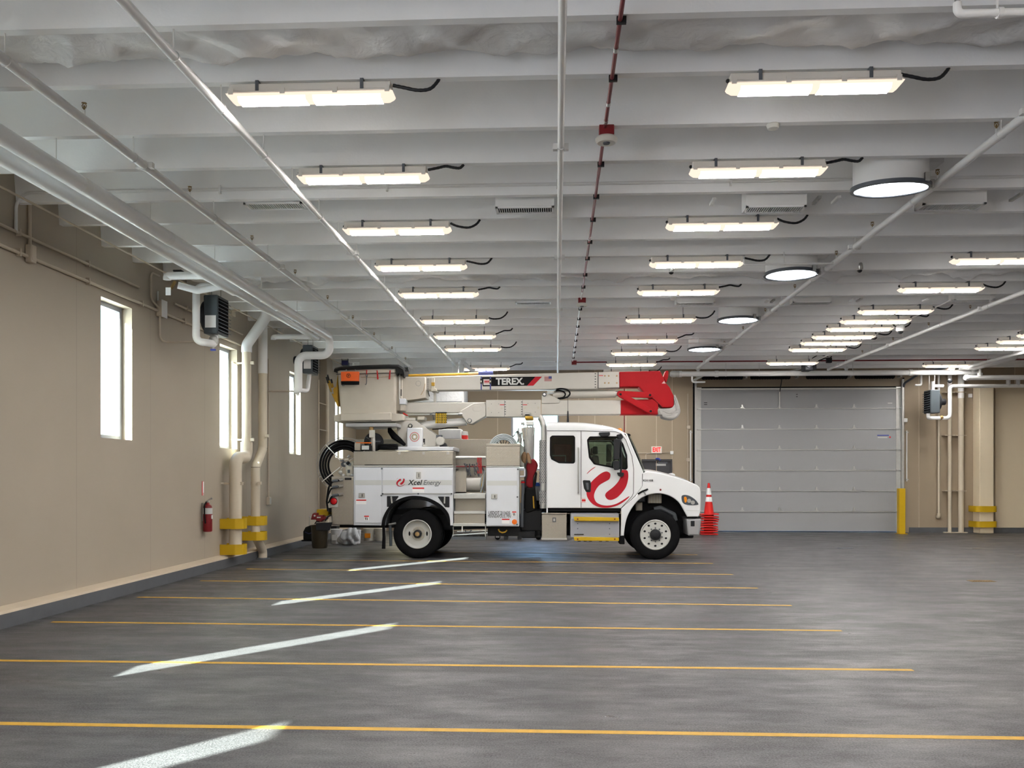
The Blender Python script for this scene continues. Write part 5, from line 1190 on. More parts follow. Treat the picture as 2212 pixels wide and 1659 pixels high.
for c in ((646, 1060), (912, 1060), (1160, 1060), (640, 872), (636, 1073)): q = A(YT, c)[0]; m = M(); m.cyl((q[0], vd - .012, q[1]), (q[0], YT + .001, q[1]), .018, 8); m.obj('hinge_pin', 'dark_grey', body)
plate('sill_rail', [A(YT, (646, 1057), (1166, 1057), (1166, 1062), (646, 1062))], YT - .026, YT, 'galvanized', body)
def warn(fn, a, b, par, red=True, fig=True):
    (xa, za), (xb, zb) = fn(YT, a, b); xa, xb = min(xa, xb), max(xa, xb); zl, zh = min(za, zb), max(za, zb); w, h = xb - xa, zh - zl
    o = M().box(xa, xb, vd - .003, vd, zl, zh).obj('warning_label', 'tag_white', par)
    if red: M().box(xa + .02*w, xb, vd - .005, vd - .003, zh - .26*h, zh).obj('label_header', 'tag_red', o)
    if fig:
        m = M()
        for f in (.30, .62): m.hexa([(xa + w*f, vd - .005, zl + .08*h), (xa + w*(f+.14), vd - .005, zl + .08*h), (xa + w*(f+.14), vd - .003, zl + .08*h), (xa + w*f, vd - .003, zl + .08*h), (xa + w*(f-.1), vd - .005, zl + .62*h), (xa + w*(f+.06), vd - .005, zl + .62*h), (xa + w*(f+.06), vd - .003, zl + .62*h), (xa + w*(f-.1), vd - .003, zl + .62*h)])
        m.obj('label_figure', 'caution_ink', o)
warn(A, (448, 1138), (524, 1103), d1, fig=False); warn(A, (508, 1258), (544, 1223), d1); warn(A, (868, 1052), (956, 1013), d2, fig=False)
# emblem and lettering on the long door
q = A(YT, (780, 977))[0]; e_ = Hc(YC0, (845, 985))[0]
def mini(Y, *ps): return [(q[0] + (x - e_[0]) * .205, q[1] + (z - e_[1]) * .205) for x, z in Hc(YC0, *ps)]
swoosh(d2, mini, vd - .002)
q = A(YT, (836, 977))[0]
m = M(); m.text('Xcel', .150, Matrix.Translation((q[0], vd - .004, q[1])) @ TX, .002, shear=.25, weight=.0032, align='LEFT', space=1.04, sx=1.0); m.obj('lettering', 'caution_ink', d2)
q = A(YT, (948, 977))[0]
m = M(); m.text('Energy', .148, Matrix.Translation((q[0], vd - .004, q[1])) @ TX, .002, shear=.25, align='LEFT', space=.98, sx=.93); m.obj('lettering', 'dark_grey', d2)
# slanted vents beside the arch
for P, ln in ((((677, 1077), (768, 1077), (708, 1158), (677, 1158)), ((708, 1080), (714, 1130))), (((1054, 1080), (1144, 1080), (1144, 1162), (1112, 1160)), ((1108, 1082), (1106, 1132)))):
    plate('chock_holder', [rounded(A(YT, *P), .012)], YT - .008, YT + .004, 'black_plastic', body, .003); m = M(); m.tube(v3(A, YT - .016, *ln), .016, 6); m.obj('holder_strap', 'galvanized', body)
# rubber arch moulding
wb = smooth(A(YT, (638, 1297), (650, 1235), (688, 1165), (745, 1112), (825, 1080), (905, 1075), (990, 1092), (1075, 1138), (1138, 1210), (1150, 1297)), 4, False)
plate('wheel_arch_moulding', [wb + wa[::-1]], YT - .05, YT + .10, 'black_rubber', body, .012)
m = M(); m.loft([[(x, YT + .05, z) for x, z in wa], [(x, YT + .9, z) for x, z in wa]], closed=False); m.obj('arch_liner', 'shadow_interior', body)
# tread plate top strip
bxr(A, YT, (428, 848), (1170, 742), M(), YT + .0, YBX).obj('top_box', 'tread_plate', body, bevel=.008)
bxr(A, YT, (428, 860), (1172, 848), M(), YT - .008, YBX).obj('drip_rail', 'galvanized', body); bxr(A, YT, (510, 846), (1165, 841), M(), YT - .006, YT).obj('lid_gap', 'caution_ink', body)
for cx_ in (770, 950, 1132): bxr(A, YT, (cx_ - 9, 766), (cx_ + 9, 745), M(), YT - .02, YT).obj('lid_latch', 'steel', body)
# rear corner panel with lamp and hoses
rp = bxr(A, YT, (262, 1293), (428, 930), M(), YT + .0, YF - .0).obj('rear_corner', 'tread_plate', body, bevel=.02)
q = A(YT, (281, 1115))[0]; M().box(q[0] - .09, q[0] + .09, YT - .012, YT, q[1] - .13, q[1] + .13).obj('lamp_plate', 'galvanized', rp, bevel=.01); m = M(); m.lathe([(.065, 0), (.068, -.015), (.05, -.03), (.02, -.034)], (q[0], YT - .012, q[1]), (0, 1, 0), 24); m.obj('tail_lamp', 'lens_red', rp); M().lathe([(.08, -.002), (.082, -.012), (.07, -.014)], (q[0], YT - .012, q[1]), (0, 1, 0), 24).obj('lamp_ring', 'black_plastic', rp)
bxr(A, YT, (362, 957), (412, 940), M(), YT - .006, YT).obj('name_plate', 'caution_ink', rp)
for i, cy_ in enumerate((962, 1008, 1070)):
    m = M(); P = v3(A, YT - .07, (345, cy_ - 6), (300, cy_), (262, cy_ + 8), (240, cy_ + 60), (228, 1120), (238, 1190)); P[0].y = YT; m.tube(P, .016 if i else .022, 8, fillet=.12); m.obj('hydraulic_hose', 'black_rubber', rp)
    a_, b_ = v3(A, YT - .07, (270, cy_ + 3), (312, cy_ - 2)); m = M(); m.cyl(a_, b_, .03, 10); m.obj('hose_fitting', 'dark_grey', rp)
    a_, b_ = v3(A, YT - .03, (318, cy_ - 3), (350, cy_ - 8)); m = M(); m.cyl(a_, b_, .032, 10); m.obj('coupler', 'steel', rp)
bxr(A, YT, (212, 1200), (262, 1170), M(), YT + .3, YF - .3).obj('tailboard', 'black_plastic', body)
bxr(A, YT, (204, 1172), (216, 1010), M(), YT + 1.2, YT + 1.24).obj('tail_post', 'dark_grey', body)
# hose reel
q = A(YT + .35, (345, 840))[0]; rl = struct('hose_reel'); del rl['kind']; rl.parent = tr; ORG[rl.name] = ORG[tr.name]
for r_ in (.555, .60): 
    for y in (YT + .28, YT + .62): M().tube([(q[0] + .05 + r_*cos(a), y, q[1] + r_*sin(a) - .02) for a in [2*pi*k/48 for k in range(48)]], .008, 6, closed=True).obj('reel_ring', 'steel', rl)
for k in range(10):
    r_ = .36 + .02 * k; M().tube([(q[0] + .05 + r_*cos(a), YT + .34 + .025*(k % 3) * 3, q[1] + r_*sin(a) - .02) for a in [2*pi*j/44 for j in range(44)]], .024, 8, closed=True).obj('hose_wrap', 'steel' if k == 8 else 'black_rubber', rl)
for a in (2.3, .6, -.9, -2.5): M().cyl((q[0] + .05 + .1*cos(a), YT + .27, q[1] + .1*sin(a)), (q[0] + .05 + .6*cos(a), YT + .27, q[1] - .02 + .6*sin(a)), .010, 6).obj('reel_spoke', 'bracket_white', rl)
M().cyl((q[0] + .05, YT + .25, q[1]), (q[0] + .05, YT + .7, q[1]), .06, 18).obj('reel_hub', 'dark_grey', rl)
rnd = random.Random(21)
for k in range(22):
    c = v3(A, YT + .2, (rnd.uniform(318, 425), rnd.uniform(785, 925)))[0]; dv = rnd.choice([Vector((.09, 0, 0)), Vector((0, 0, .08)), Vector((.05, 0, .05)), Vector((0, .08, 0))])
    M().cyl(c, c + dv, rnd.uniform(.014, .036), 10).obj('reel_fitting', rnd.choice(['steel', 'engine_beige', 'galvanized', 'dark_grey', 'black_plastic']), rl)
bxr(A, YT + .2, (375, 935), (428, 850), M(), YT + .15, YT + .5).obj('reel_motor', 'engine_beige', rl, bevel=.03); bxr(A, YT + .2, (388, 905), (405, 880), M(), YT + .13, YT + .15).obj('motor_plate', 'heater_grey', rl)
for c in ((330, 900), (352, 925), (415, 925)): a_ = v3(A, YT + .15, c)[0]; M().sphere(a_, .045, 10).obj('reel_valve', 'galvanized', rl)
# front compartment
fb = bxr(A, YT, (1418, 1303), (1662, 862), M(), YT, YBX).obj('front_box', 'truck_white', body, bevel=.006)
d3 = door(A(YT, (1424, 870), (1650, 870), (1650, 1297), (1424, 1297))); strip(A(YT, (1424, 962), (1650, 962), (1650, 998), (1424, 998)), d3); latch((1479, 1080), d3)
bxr(G, YT, (498, 712), (900, 700), M(), YT - .01, YBX).obj('drip_rail', 'galvanized', body)
bxr(G, YT, (497, 698), (903, 437), M(), YT + .0, YF).obj('front_top_box', 'tread_plate', body, bevel=.01); bxr(G, YT, (494, 462), (907, 434), M(), YT - .012, YF).obj('box_lid', 'tread_plate', body, bevel=.006)
for c in ((878, 740), (872, 1070), (868, 1398)): q = G(YT, c)[0]; m = M(); m.cyl((q[0], vd - .012, q[1]), (q[0], YT, q[1]), .018, 8); m.obj('hinge_pin', 'dark_grey', body)
q = G(YT, (657, 1262))[0]; m = M(); m.text('USDOT 211635', .098, Matrix.Translation((q[0], vd - .003, q[1])) @ TX, .002, weight=.0012, sx=.72); m.obj('lettering', 'caution_ink', d3)
q = G(YT, (657, 1302))[0]; m = M(); m.text('MINNEAPOLIS, MN', .098, Matrix.Translation((q[0], vd - .003, q[1])) @ TX, .002, sx=.60); m.obj('lettering', 'caution_ink', d3)
warn(G, (808, 1297), (858, 1242), d3); warn(G, (686, 1388), (778, 1330), d3, fig=False)
q = G(YT, (838, 1367))[0]; m = M(); m.lathe([(.052, 0), (.055, -.008), (.04, -.014)], (q[0], vd, q[1]), (0, 1, 0), 20); m.obj('side_reflector', 'lens_orange', d3)
# access recess between the boxes: treads, back wall, winch drum
for a_, b_, y in (((112, 1240), (480, 1092), .25), ((112, 1390), (480, 1272), .05)): bxr(G, YT, a_, b_, M(), YT + y, YT + y + .03).obj('riser_panel', 'tread_plate', body)
for a_, b_ in (((112, 1090), (488, 1030)), ((112, 1272), (486, 1240)), ((104, 1420), (484, 1386))): bxr(G, YT, a_, b_, M(), YT + .01, YT + .5).obj('step_tread', 'galvanized', body, bevel=.006)
bxr(G, YT + .3, (112, 1030), (248, 762), M(), YT + .5, YT + .53).obj('inner_panel', 'tread_plate', body)
bxr(G, YT + 1.85, (60, 700), (640, 380), M(), YT + 1.85, YF).obj('far_top_box', 'tread_plate', body, bevel=.01)
bxr(A, YT + 1.85, (430, 740), (1240, 650), M(), YT + 1.87, YF).obj('far_top_box', 'tread_plate', body, bevel=.01)
bxr(A, YT + 1.85, (428, 1290), (1662, 870), M(), YT + 1.85, YF).obj('far_side_box', 'truck_white', body, bevel=.01)
bxr(A, YT + .6, (428, 870), (1170, 845), M(), YBX, YT + 1.85).obj('deck', 'tread_plate', body); bxr(A, YT + .6, (1170, 1060), (1420, 1046), M(), YT + .5, YT + 1.85).obj('walkway', 'tread_plate', body)
bxr(A, YT + .6, (428, 1290), (1170, 1180), M(), YT + 1.0, YT + 1.6).obj('subframe', 'black_plastic', body)
bxr(G, YT + 1.8, (-60, 1040), (700, 690), M(), YT + 1.81, YT + 1.845).obj('inner_panel', 'tread_plate', body)
q, r_ = v3(G, YT + .75, (250, 925), (442, 925)); m = M(); m.cyl(q, r_, .155, 24); m.obj('storage_drum', 'boom_white', body); m = M(); m.cyl(q - Vector((.03, 0, 0)), q, .17, 24); m.cyl(r_, r_ + Vector((.03, 0, 0)), .17, 24); m.obj('drum_flange', 'dark_grey', body)
m = M(); a_, b_ = v3(G, YT + .5, (112, 600), (496, 600)); m.cyl(a_, b_, .035, 12); m.obj('hanging_rail', 'galvanized', body)
m = M(); a_, b_ = v3(G, YT + .55, (108, 706), (496, 706)); m.cyl(a_, b_, .016, 8); m.obj('lower_rail', 'vise_red', body)
# underbody step and brackets
for a_, b_ in (((98, 1575), (105, 1430)), ((483, 1575), (493, 1400))): bxr(G, YT, a_, b_, M(), YT + .05, YT + .09).obj('step_bracket', 'galvanized', body)
bxr(G, YT, (88, 1580), (490, 1545), M(), YT + .0, YT + .3).obj('folding_step', 'dark_grey', body)
m = M()
for i in range(22): (xa, za), = G(YT, (105 + i*17, 1545)); m.box(xa, xa + .02, YT + .0, YT + .29, za, za + .018)
m.obj('step_grip', 'caution_ink', body)
bxr(G, YT, (205, 1490), (218, 1408), M(), YT + .02, YT + .05).obj('pull_handle', 'bracket_white', body)
m = M(); m.tube(v3(G, YT + .1, (645, 1455), (660, 1485), (690, 1497), (725, 1490), (748, 1468)), .016, 8); m.obj('loop_hose', 'tool_yellow', body); m = M(); m.tube(v3(G, YT + .1, (245, 1465), (265, 1492), (300, 1492), (325, 1462)), .014, 8); m.obj('loop_hose', 'dark_grey', body)
bxr(G, YT + .1, (505, 1545), (905, 1435), M(), YT + .35, YF - .35).obj('outrigger_beam', 'black_plastic', body, bevel=.01)
for a_ in (708, 870): bxr(G, YT + .1, (a_, 1585), (a_ + 45, 1545), M(), YT + .2, YT + .5).obj('outrigger_foot', 'black_plastic', body)
bxr(G, YT + .1, (880, 1560), (1075, 1490), M(), YT + .3, YF - .4).obj('outrigger_beam', 'black_plastic', body)
bxr(G, YT + .1, (905, 1490), (1160, 1235), M(), YT + .5, YF - .5).obj('pump_tank', 'black_plastic', body, bevel=.02)
# mud flap and tool stakes behind the rear wheel
m = M(); m.tube(v3(A, YT + .05, (652, 1300), (655, 1380), (652, 1470)), [.03, .035, .04], 10); m.obj('mud_flap', 'black_rubber', body); m = M(); m.tube(v3(A, YT + .15, (700, 1290), (705, 1370), (706, 1450)), [.03, .035, .032], 10); m.obj('mud_flap', 'heater_grey', body)
m = M(); m.tube(v3(A, YT + .1, (690, 1290), (745, 1280)), .025, 8); m.obj('flap_bracket', 'steel', body)
# bucket rest
m = M(); a_, b_ = v3(A, YT + .35, (575, 745), (572, 590)); m.cyl(a_, b_, .045, 4); m.obj('rest_post', 'boom_white', body); m = M(); a_, b_ = v3(A, YT + .35, (566, 640), (566, 585)); m.box(a_.x - .05, a_.x + .05, YT + .29, YT + .41, a_.z, b_.z); m.obj('rest_collar', 'boom_white', body); a_, b_ = v3(A, YT + .35, (561, 585), (561, 552)); m = M(); m.cyl(a_, b_, .05, 12); m.obj('rest_jack', 'wood_stick', body)
bxr(A, YT + .28, (368, 560), (748, 532), M(), YT + .28, YT + 1.35).obj('rest_shelf', 'bumper_grey', body, bevel=.01)

# ---- turret, booms and bucket
YB0, YB1 = 20.0, 20.34          # boom near / far faces
bm_ = struct('boom'); del bm_['kind']; bm_.parent = tr; ORG[bm_.name] = ORG[tr.name]
tu = struct('turret'); del tu['kind']; tu.parent = tr; ORG[tu.name] = ORG[tr.name]
for y in (19.86, 20.42):
    plate('turret_plate', [rounded(A(19.9, (742, 520), (885, 512), (905, 522), (1046, 622), (1046, 706), (808, 706), (765, 640)), .03)], y, y + .05, 'boom_white', tu, .01)
m = M(); p = A(20.1, (900, 720))[0]; m.lathe([(.42, -.06), (.42, .02), (.36, .04), (.36, .1)], (p[0], 20.15, p[1] + .02), (0, 0, 1), 36); m.obj('rotation_bearing', 'boom_white', tu)
bxr(A, 19.6, (738, 738), (1172, 708), M(), 19.6, 20.9).obj('turret_deck', 'truck_white', tu, bevel=.01)
cb = bxr(A, 19.75, (828, 718), (942, 568), M(), 19.72, 19.92).obj('control_box', 'truck_white', tu, bevel=.015)
q = A(19.72, (883, 635))[0]
for r_, mt, d in ((.105, 'tag_red', .002), (.094, 'decal_grey', .004), (.062, 'wood_stick', .006), (.045, 'decal_grey', .008), (.022, 'tag_white', .010)): m = M(); m.lathe([(r_, 0), (r_, -d)], (q[0], 19.72, q[1]), (0, 1, 0), 32); m.obj('round_emblem', mt, cb)
for c in ((850, 720), (912, 720)): q = A(19.72, c)[0]; m = M(); m.cyl((q[0], 19.71, q[1]), (q[0], 19.73, q[1]), .015, 8); m.obj('bolt', 'dark_grey', cb)
m = M(); m.tube(v3(A, 19.83, (692, 562), (700, 590), (730, 630), (770, 660), (812, 696)), [.03, .06, .075, .06, .03], 10); m.obj('hose_guard', 'black_rubber', tu)
m = M(); p = A(19.8, (850, 553))[0]; m.lathe([(.045, 0), (.05, -.04), (.035, -.06)], (p[0], 19.86, p[1]), (0, 1, 0), 18); m.obj('pivot_pin', 'black_plastic', tu); m = M(); m.lathe([(.028, -.06), (.02, -.066)], (p[0], 19.86, p[1]), (0, 1, 0), 14); m.obj('pin_cap', 'engine_beige', tu)
bxr(A, 19.84, (946, 690), (960, 648), M(), 19.855, 19.865).obj('slot', 'caution_ink', tu)
m = M(); p = A(19.8, (1075, 665))[0]; m.lathe([(.095, 0), (.1, -.03), (.09, -.12), (.04, -.13)], (p[0], 19.85, p[1]), (0, 1, 0), 24); m.obj('rotation_motor', 'boom_white', tu); bxr(A, 19.8, (1046, 640), (1090, 622), M(), 19.75, 19.9).obj('motor_bracket', 'dark_grey', tu); m = M(); m.sphere((p[0] + .06, 19.9, p[1] - .12), .09, 12); m.obj('gear_case', 'black_plastic', tu)
# lower boom
lb = [rounded(Cc(YB0, (-120, 548), (1042, 545), (1042, 732), (720, 730), (700, 690), (-120, 690)), .02)]
plate('lower_boom', lb, YB0, YB1, 'boom_white', bm_, .02)
plate('knee_plate', [rounded(Cc(YB0, (690, 670), (880, 562), (1015, 550), (1040, 580), (1040, 730), (855, 836), (800, 828), (735, 740)), .04)], YB0 - .03, YB1 + .03, 'boom_white', bm_, .012)
plate('knee_slot', [rounded(Cc(YB0, (868, 590), (984, 588), (984, 668), (868, 668)), .055)], YB0 - .036, YB0 - .02, 'boom_white', bm_, .004)
p = Cc(YB0, (828, 792))[0]; m = M(); m.lathe([(.05, 0), (.05, -.02), (.04, -.03)], (p[0], YB0 - .03, p[1]), (0, 1, 0), 20); m.obj('knee_pin', 'dark_grey', bm_); m = M(); m.lathe([(.035, -.03), (.03, -.036)], (p[0], YB0 - .03, p[1]), (0, 1, 0), 16); m.obj('pin_cap', 'engine_beige', bm_)
sec = plate('insert_section', [Cc(YB0, (1045, 517), (1775, 515), (1775, 740), (1045, 740))], YB0 - .025, YB1 + .025, 'boom_white', tr, .008)
plate('seam_line', [Cc(YB0, (1772, 517), (1777, 517), (1777, 740), (1772, 740))], YB0 - .027, YB0 - .024, 'wood_stick', bm_)
for cx_ in (1290, 1528):
    plate('seam_line', [Cc(YB0, (cx_ - 2, 520), (cx_ + 2, 520), (cx_ + 2, 738), (cx_ - 2, 738))], YB0 - .028, YB0 - .024, 'dark_grey', sec)
    for k in range(6): cy_ = 545 + k * 32; s_ = 1 if cx_ < 1400 else -1; bxr(Cc, YB0, (cx_, cy_ + 4), (cx_ + s_*18, cy_ - 4), M(), YB0 - .03, YB0 - .024).obj('tick_mark', 'caution_ink', sec)
    a_ = (1228, 1288) if cx_ < 1400 else (1532, 1590); bxr(Cc, YB0, (a_[0], 586), (a_[1], 576), M(), YB0 - .028, YB0 - .024).obj('red_label', 'tag_red', sec)
for c in ((1076, 628), (1252, 628), (1562, 622), (1738, 620)): q = Cc(YB0, c)[0]; m = M(); m.cyl((q[0], YB0 - .034, q[1]), (q[0], YB0 - .02, q[1]), .025, 12); m.obj('bolt_head', 'engine_beige', sec)
for c in ((1116, 570), (1214, 570), (1116, 684), (1214, 684), (1600, 564), (1697, 562), (1697, 678)): q = Cc(YB0, c)[0]; m = M(); m.cyl((q[0], YB0 - .03, q[1]), (q[0], YB0 - .02, q[1]), .008, 6); m.obj('screw', 'dark_grey', sec)
plate('lower_boom_front', [rounded(B(YB0, (304, 362), (902, 361), (902, 467), (304, 470)), .015)], YB0 - .02, YB1 + .02, 'boom_white', bm_, .015)
plate('red_lower_section', [rounded(B(YB0, (901, 361), (1182, 353), (1182, 467), (901, 468)), .012)], YB0 - .025, YB1 + .025, 'boom_red', bm_, .015)
plate('knuckle_bracket', [rounded(B(YB0, (312, 330), (322, 308), (340, 306), (446, 358), (444, 384), (312, 386)), .02)], YB0 - .045, YB1 + .045, 'boom_white', bm_, .008)
p = B(YB0, (332, 321))[0]; m = M(); m.lathe([(.045, 0), (.048, -.03), (.03, -.036)], (p[0], YB0 - .04, p[1]), (0, 1, 0), 20); m.obj('bracket_pin', 'dark_grey', bm_); m = M(); m.lathe([(.028, -.036), (.02, -.042)], (p[0], YB0 - .04, p[1]), (0, 1, 0), 16); m.obj('pin_cap', 'tag_white', bm_)
# lift cylinder under the lower boom and upper cylinder
a_, b_ = v3(Cc, 20.17, (130, 860), (782, 802)); m = M(); m.cyl(a_, b_, .088, 24); m.obj('lift_cylinder', 'pipe_white', bm_); a_, b_ = v3(Cc, 20.17, (782, 802), (828, 795)); m = M(); m.cyl(a_, b_, .05, 16); m.obj('cylinder_rod', 'steel', bm_)
m = M(); m.tube(v3(Cc, 20.05, (330, 905), (450, 900), (540, 885), (670, 886), (672, 900)), .012, 6); m.obj('hydraulic_line', 'black_rubber', bm_)
a_, b_ = v3(Cc, 19.95, (-20, 712), (700, 705)); m = M(); m.cyl(a_, b_, .018, 10); m.obj('leveling_rod', 'galvanized', bm_); m = M(); m.sphere(b_, .035, 10, (1.6, 1, 1)); m.obj('rod_end', 'steel', bm_)
a_, b_ = v3(Cc, 19.97, (130, 735), (230, 740)); m = M(); m.box(a_.x, b_.x, 19.95, 20.3, b_.z - .08, a_.z); m.obj('rod_bracket', 'engine_beige', bm_, bevel=.02)
a_, b_ = v3(B, 20.17, (395, 322), (862, 312)); m = M(); m.cyl(a_, b_, .088, 22); m.obj('upper_cylinder', 'boom_white', bm_); a_, b_ = v3(B, 20.17, (862, 312), (905, 312)); m = M(); m.cyl(a_, b_, .06, 16); m.obj('cylinder_rod', 'steel', bm_)
m = M(); m.tube([Vector((x, 20.05, z)) for x, z in smooth(B(20.05, (415, 292), (440, 288), (472, 296), (488, 315), (478, 336), (455, 345), (430, 347)), 5, False)], .016, 8); m.tube([Vector((x, 19.98, z)) for x, z in smooth(B(19.98, (420, 280), (455, 275), (500, 283), (522, 307), (510, 332), (475, 346), (440, 349)), 5, False)], .018, 8); m.obj('hose_loop', 'black_rubber', bm_)
bxr(B, 20.0, (352, 305), (405, 288), M(), 20.05, 20.3).obj('valve_block', 'galvanized', bm_)
# upper boom
ub = [Cc(YB0, (230, 208), (1500, 170), (2340, 150), (2530, 147), (2530, 370), (2340, 372), (1500, 378), (240, 388))]
up = plate('upper_boom', ub, YB0, YB1, 'boom_white', tr, .02)
plate('upper_front_section', [B(YB0, (728, 152), (892, 150), (892, 266), (728, 271))], YB0 - .012, YB1 + .012, 'boom_white', bm_, .012)
bxr(B, YB0, (730, 272), (735, 150), M(), YB0 - .016, YB0).obj('seam_line', 'caution_ink', bm_)
for k in range(6): bxr(B, YB0, (707, 166 + k*20), (718, 161 + k*20), M(), YB0 - .006, YB0).obj('tick_mark', 'caution_ink', up); bxr(Cc, YB0, (262, 242 + k*26), (284, 235 + k*26), M(), YB0 - .006, YB0).obj('tick_mark', 'caution_ink', up)
bxr(B, YB0, (738, 180), (770, 175), M(), YB0 - .016, YB0).obj('red_label', 'tag_red', bm_)
for c in ((783, 180), (812, 180), (872, 180), (783, 233), (812, 233), (872, 233)): q = B(YB0, c)[0]; m = M(); m.cyl((q[0], YB0 - .022, q[1]), (q[0], YB0 - .005, q[1]), .018, 10); m.obj('bolt_head', 'wood_stick', bm_)
ba = plate('name_banner', [Cc(YB0, (985, 212), (1788, 206), (1672, 326), (1000, 336))], YB0 - .004, YB0, 'decal_black', tr)
plate('banner_tip', [Cc(YB0, (1700, 207), (1788, 206), (1672, 326), (1588, 327))], YB0 - .006, YB0 - .003, 'decal_red', ba)
q = Cc(YB0, (1352, 274))[0]; m = M(); m.text('TEREX.', .205, Matrix.Translation((q[0] + .02, YB0 - .006, q[1])) @ TX, .002, weight=.007, sx=1.0, space=.98); m.obj('lettering', 'decal_grey', ba)
(xa, za), (xb, zb) = Cc(YB0, (1010, 318), (1098, 240)); M().box(xa, xb, YB0 - .007, YB0 - .004, za, zb).obj('logo_border', 'decal_grey', ba); M().box(xa + .012, xb - .012, YB0 - .009, YB0 - .007, za + .03, zb - .012).obj('logo_field', 'decal_pink', ba)
m = M(); cx_ = (xa + xb) / 2
for dx in (-.035, .0, .035): m.plate([[(cx_ + dx - .018, (za+zb)/2 + .01), (cx_ + dx, (za+zb)/2 + .035), (cx_ + dx + .018, (za+zb)/2 + .01), (cx_ + dx, (za+zb)/2 - .015)]], YB0 - .011, YB0 - .009)
m.obj('logo_mark', 'decal_red', ba)
fl_ = M(); (xa, za), (xb, zb) = Cc(YB0, (1818, 268), (1916, 202)); fo = M().box(xa, xb, YB0 - .004, YB0, za, zb).obj('flag_decal', 'decal_pink', up)
m = M()
for k in range(6): zz = za + (zb - za) * (2*k + .5) / 13 + .002; m.box(xa, xb, YB0 - .006, YB0 - .004, zz, zz + (zb - za) / 13 * .9)
m.obj('flag_stripes', 'vise_red', fo); M().box(xa + (xb-xa)*.58, xb, YB0 - .008, YB0 - .006, za + (zb-za)*.5, zb).obj('flag_canton', 'decal_blue', fo)
for c in (980, 1102):
    m = M(); bxr(Cc, YB0 - .02, (c - 9, 382), (c + 9, 205), m, YB0 - .014, YB0 - .006); m.obj('ratchet_strap', 'decal_blue', up)
    bxr(Cc, YB0 - .03, (c - 12, 300), (c + 12, 235), M(), YB0 - .05, YB0 - .014).obj('ratchet', 'black_plastic', up); bxr(Cc, YB0 - .03, (c - 9, 283), (c + 9, 260), M(), YB0 - .056, YB0 - .05).obj('ratchet_pawl', 'engine_beige', up)
# red elbow
el = rounded(B(YB0, (890, 150), (1195, 143), (1240, 235), (1268, 268), (1296, 330), (1298, 400), (1285, 417), (1215, 417), (1130, 350), (1070, 300), (1036, 263), (892, 264)), .02)
plate('red_elbow', [el], YB0 - .035, YB1 + .035, 'boom_red', bm_, .02)
plate('elbow_fin', [rounded(B(YB0, (1222, 190), (1238, 142), (1250, 136), (1262, 142), (1258, 190), (1244, 228)), .012)], YB0 + .05, YB1 - .05, 'boom_red', bm_, .01)
plate('elbow_label', [B(YB0, (1206, 238), (1224, 218), (1236, 238))], YB0 - .038, YB0 - .034, 'decal_pink', bm_)
gap('elbow_seam', B, ((1036, 263), (1070, 300), (1150, 352), (1215, 415)), .007, 'vise_red', YB0 - .036, bm_)
def link(a, b, w, y, nm='link_arm'):
    (xa, za), (xb, zb) = B(y, a, b); d = Vector((xb - xa, zb - za)).normalized(); n_ = Vector((-d.y, d.x)) * w; P = []
    for k in range(9): t_ = pi/2 + pi*k/8; P.append((xa + w*(d.x*cos(t_) + -d.y*sin(t_)), za + w*(d.y*cos(t_) + d.x*sin(t_))))
    for k in range(9): t_ = -pi/2 + pi*k/8; P.append((xb + w*(d.x*cos(t_) + -d.y*sin(t_)), zb + w*(d.y*cos(t_) + d.x*sin(t_))))
    plate(nm, [P], y, y + .06, 'boom_red', bm_, .01)
    for c in ((xa, za), (xb, zb)): m = M(); m.lathe([(w*.72, 0), (w*.72, -.015), (w*.45, -.02)], (c[0], y, c[1]), (0, 1, 0), 20); m.obj('link_pin', 'boom_red', bm_); m = M(); m.lathe([(w*.42, -.02), (w*.3, -.024)], (c[0], y, c[1]), (0, 1, 0), 14); m.obj('pin_cap', 'shadow_interior', bm_)
link((895, 312), (1120, 324), .065, YB0 - .10); link((900, 318), (1125, 444), .062, YB0 - .17)
cv = smooth(B(YB0, (1178, 428), (1215, 424), (1280, 418), (1300, 385), (1300, 318), (1318, 345), (1338, 400), (1346, 450), (1325, 488), (1290, 505), (1240, 500), (1212, 488), (1205, 472), (1180, 470)), 3)
plate('canvas_cover', [cv], YB0 - .06, YB1 + .06, 'canvas_grey', bm_, .04, sharp=70)
for P in (((1215, 440), (1260, 460), (1330, 450)), ((1230, 480), (1280, 470), (1320, 430)), ((1300, 340), (1312, 390), (1318, 440)), ((1195, 440), (1200, 465))): m = M(); m.tube(v3(B, YB0 - .06, *P), .011, 6); m.obj('canvas_fold', 'canvas_grey', bm_)
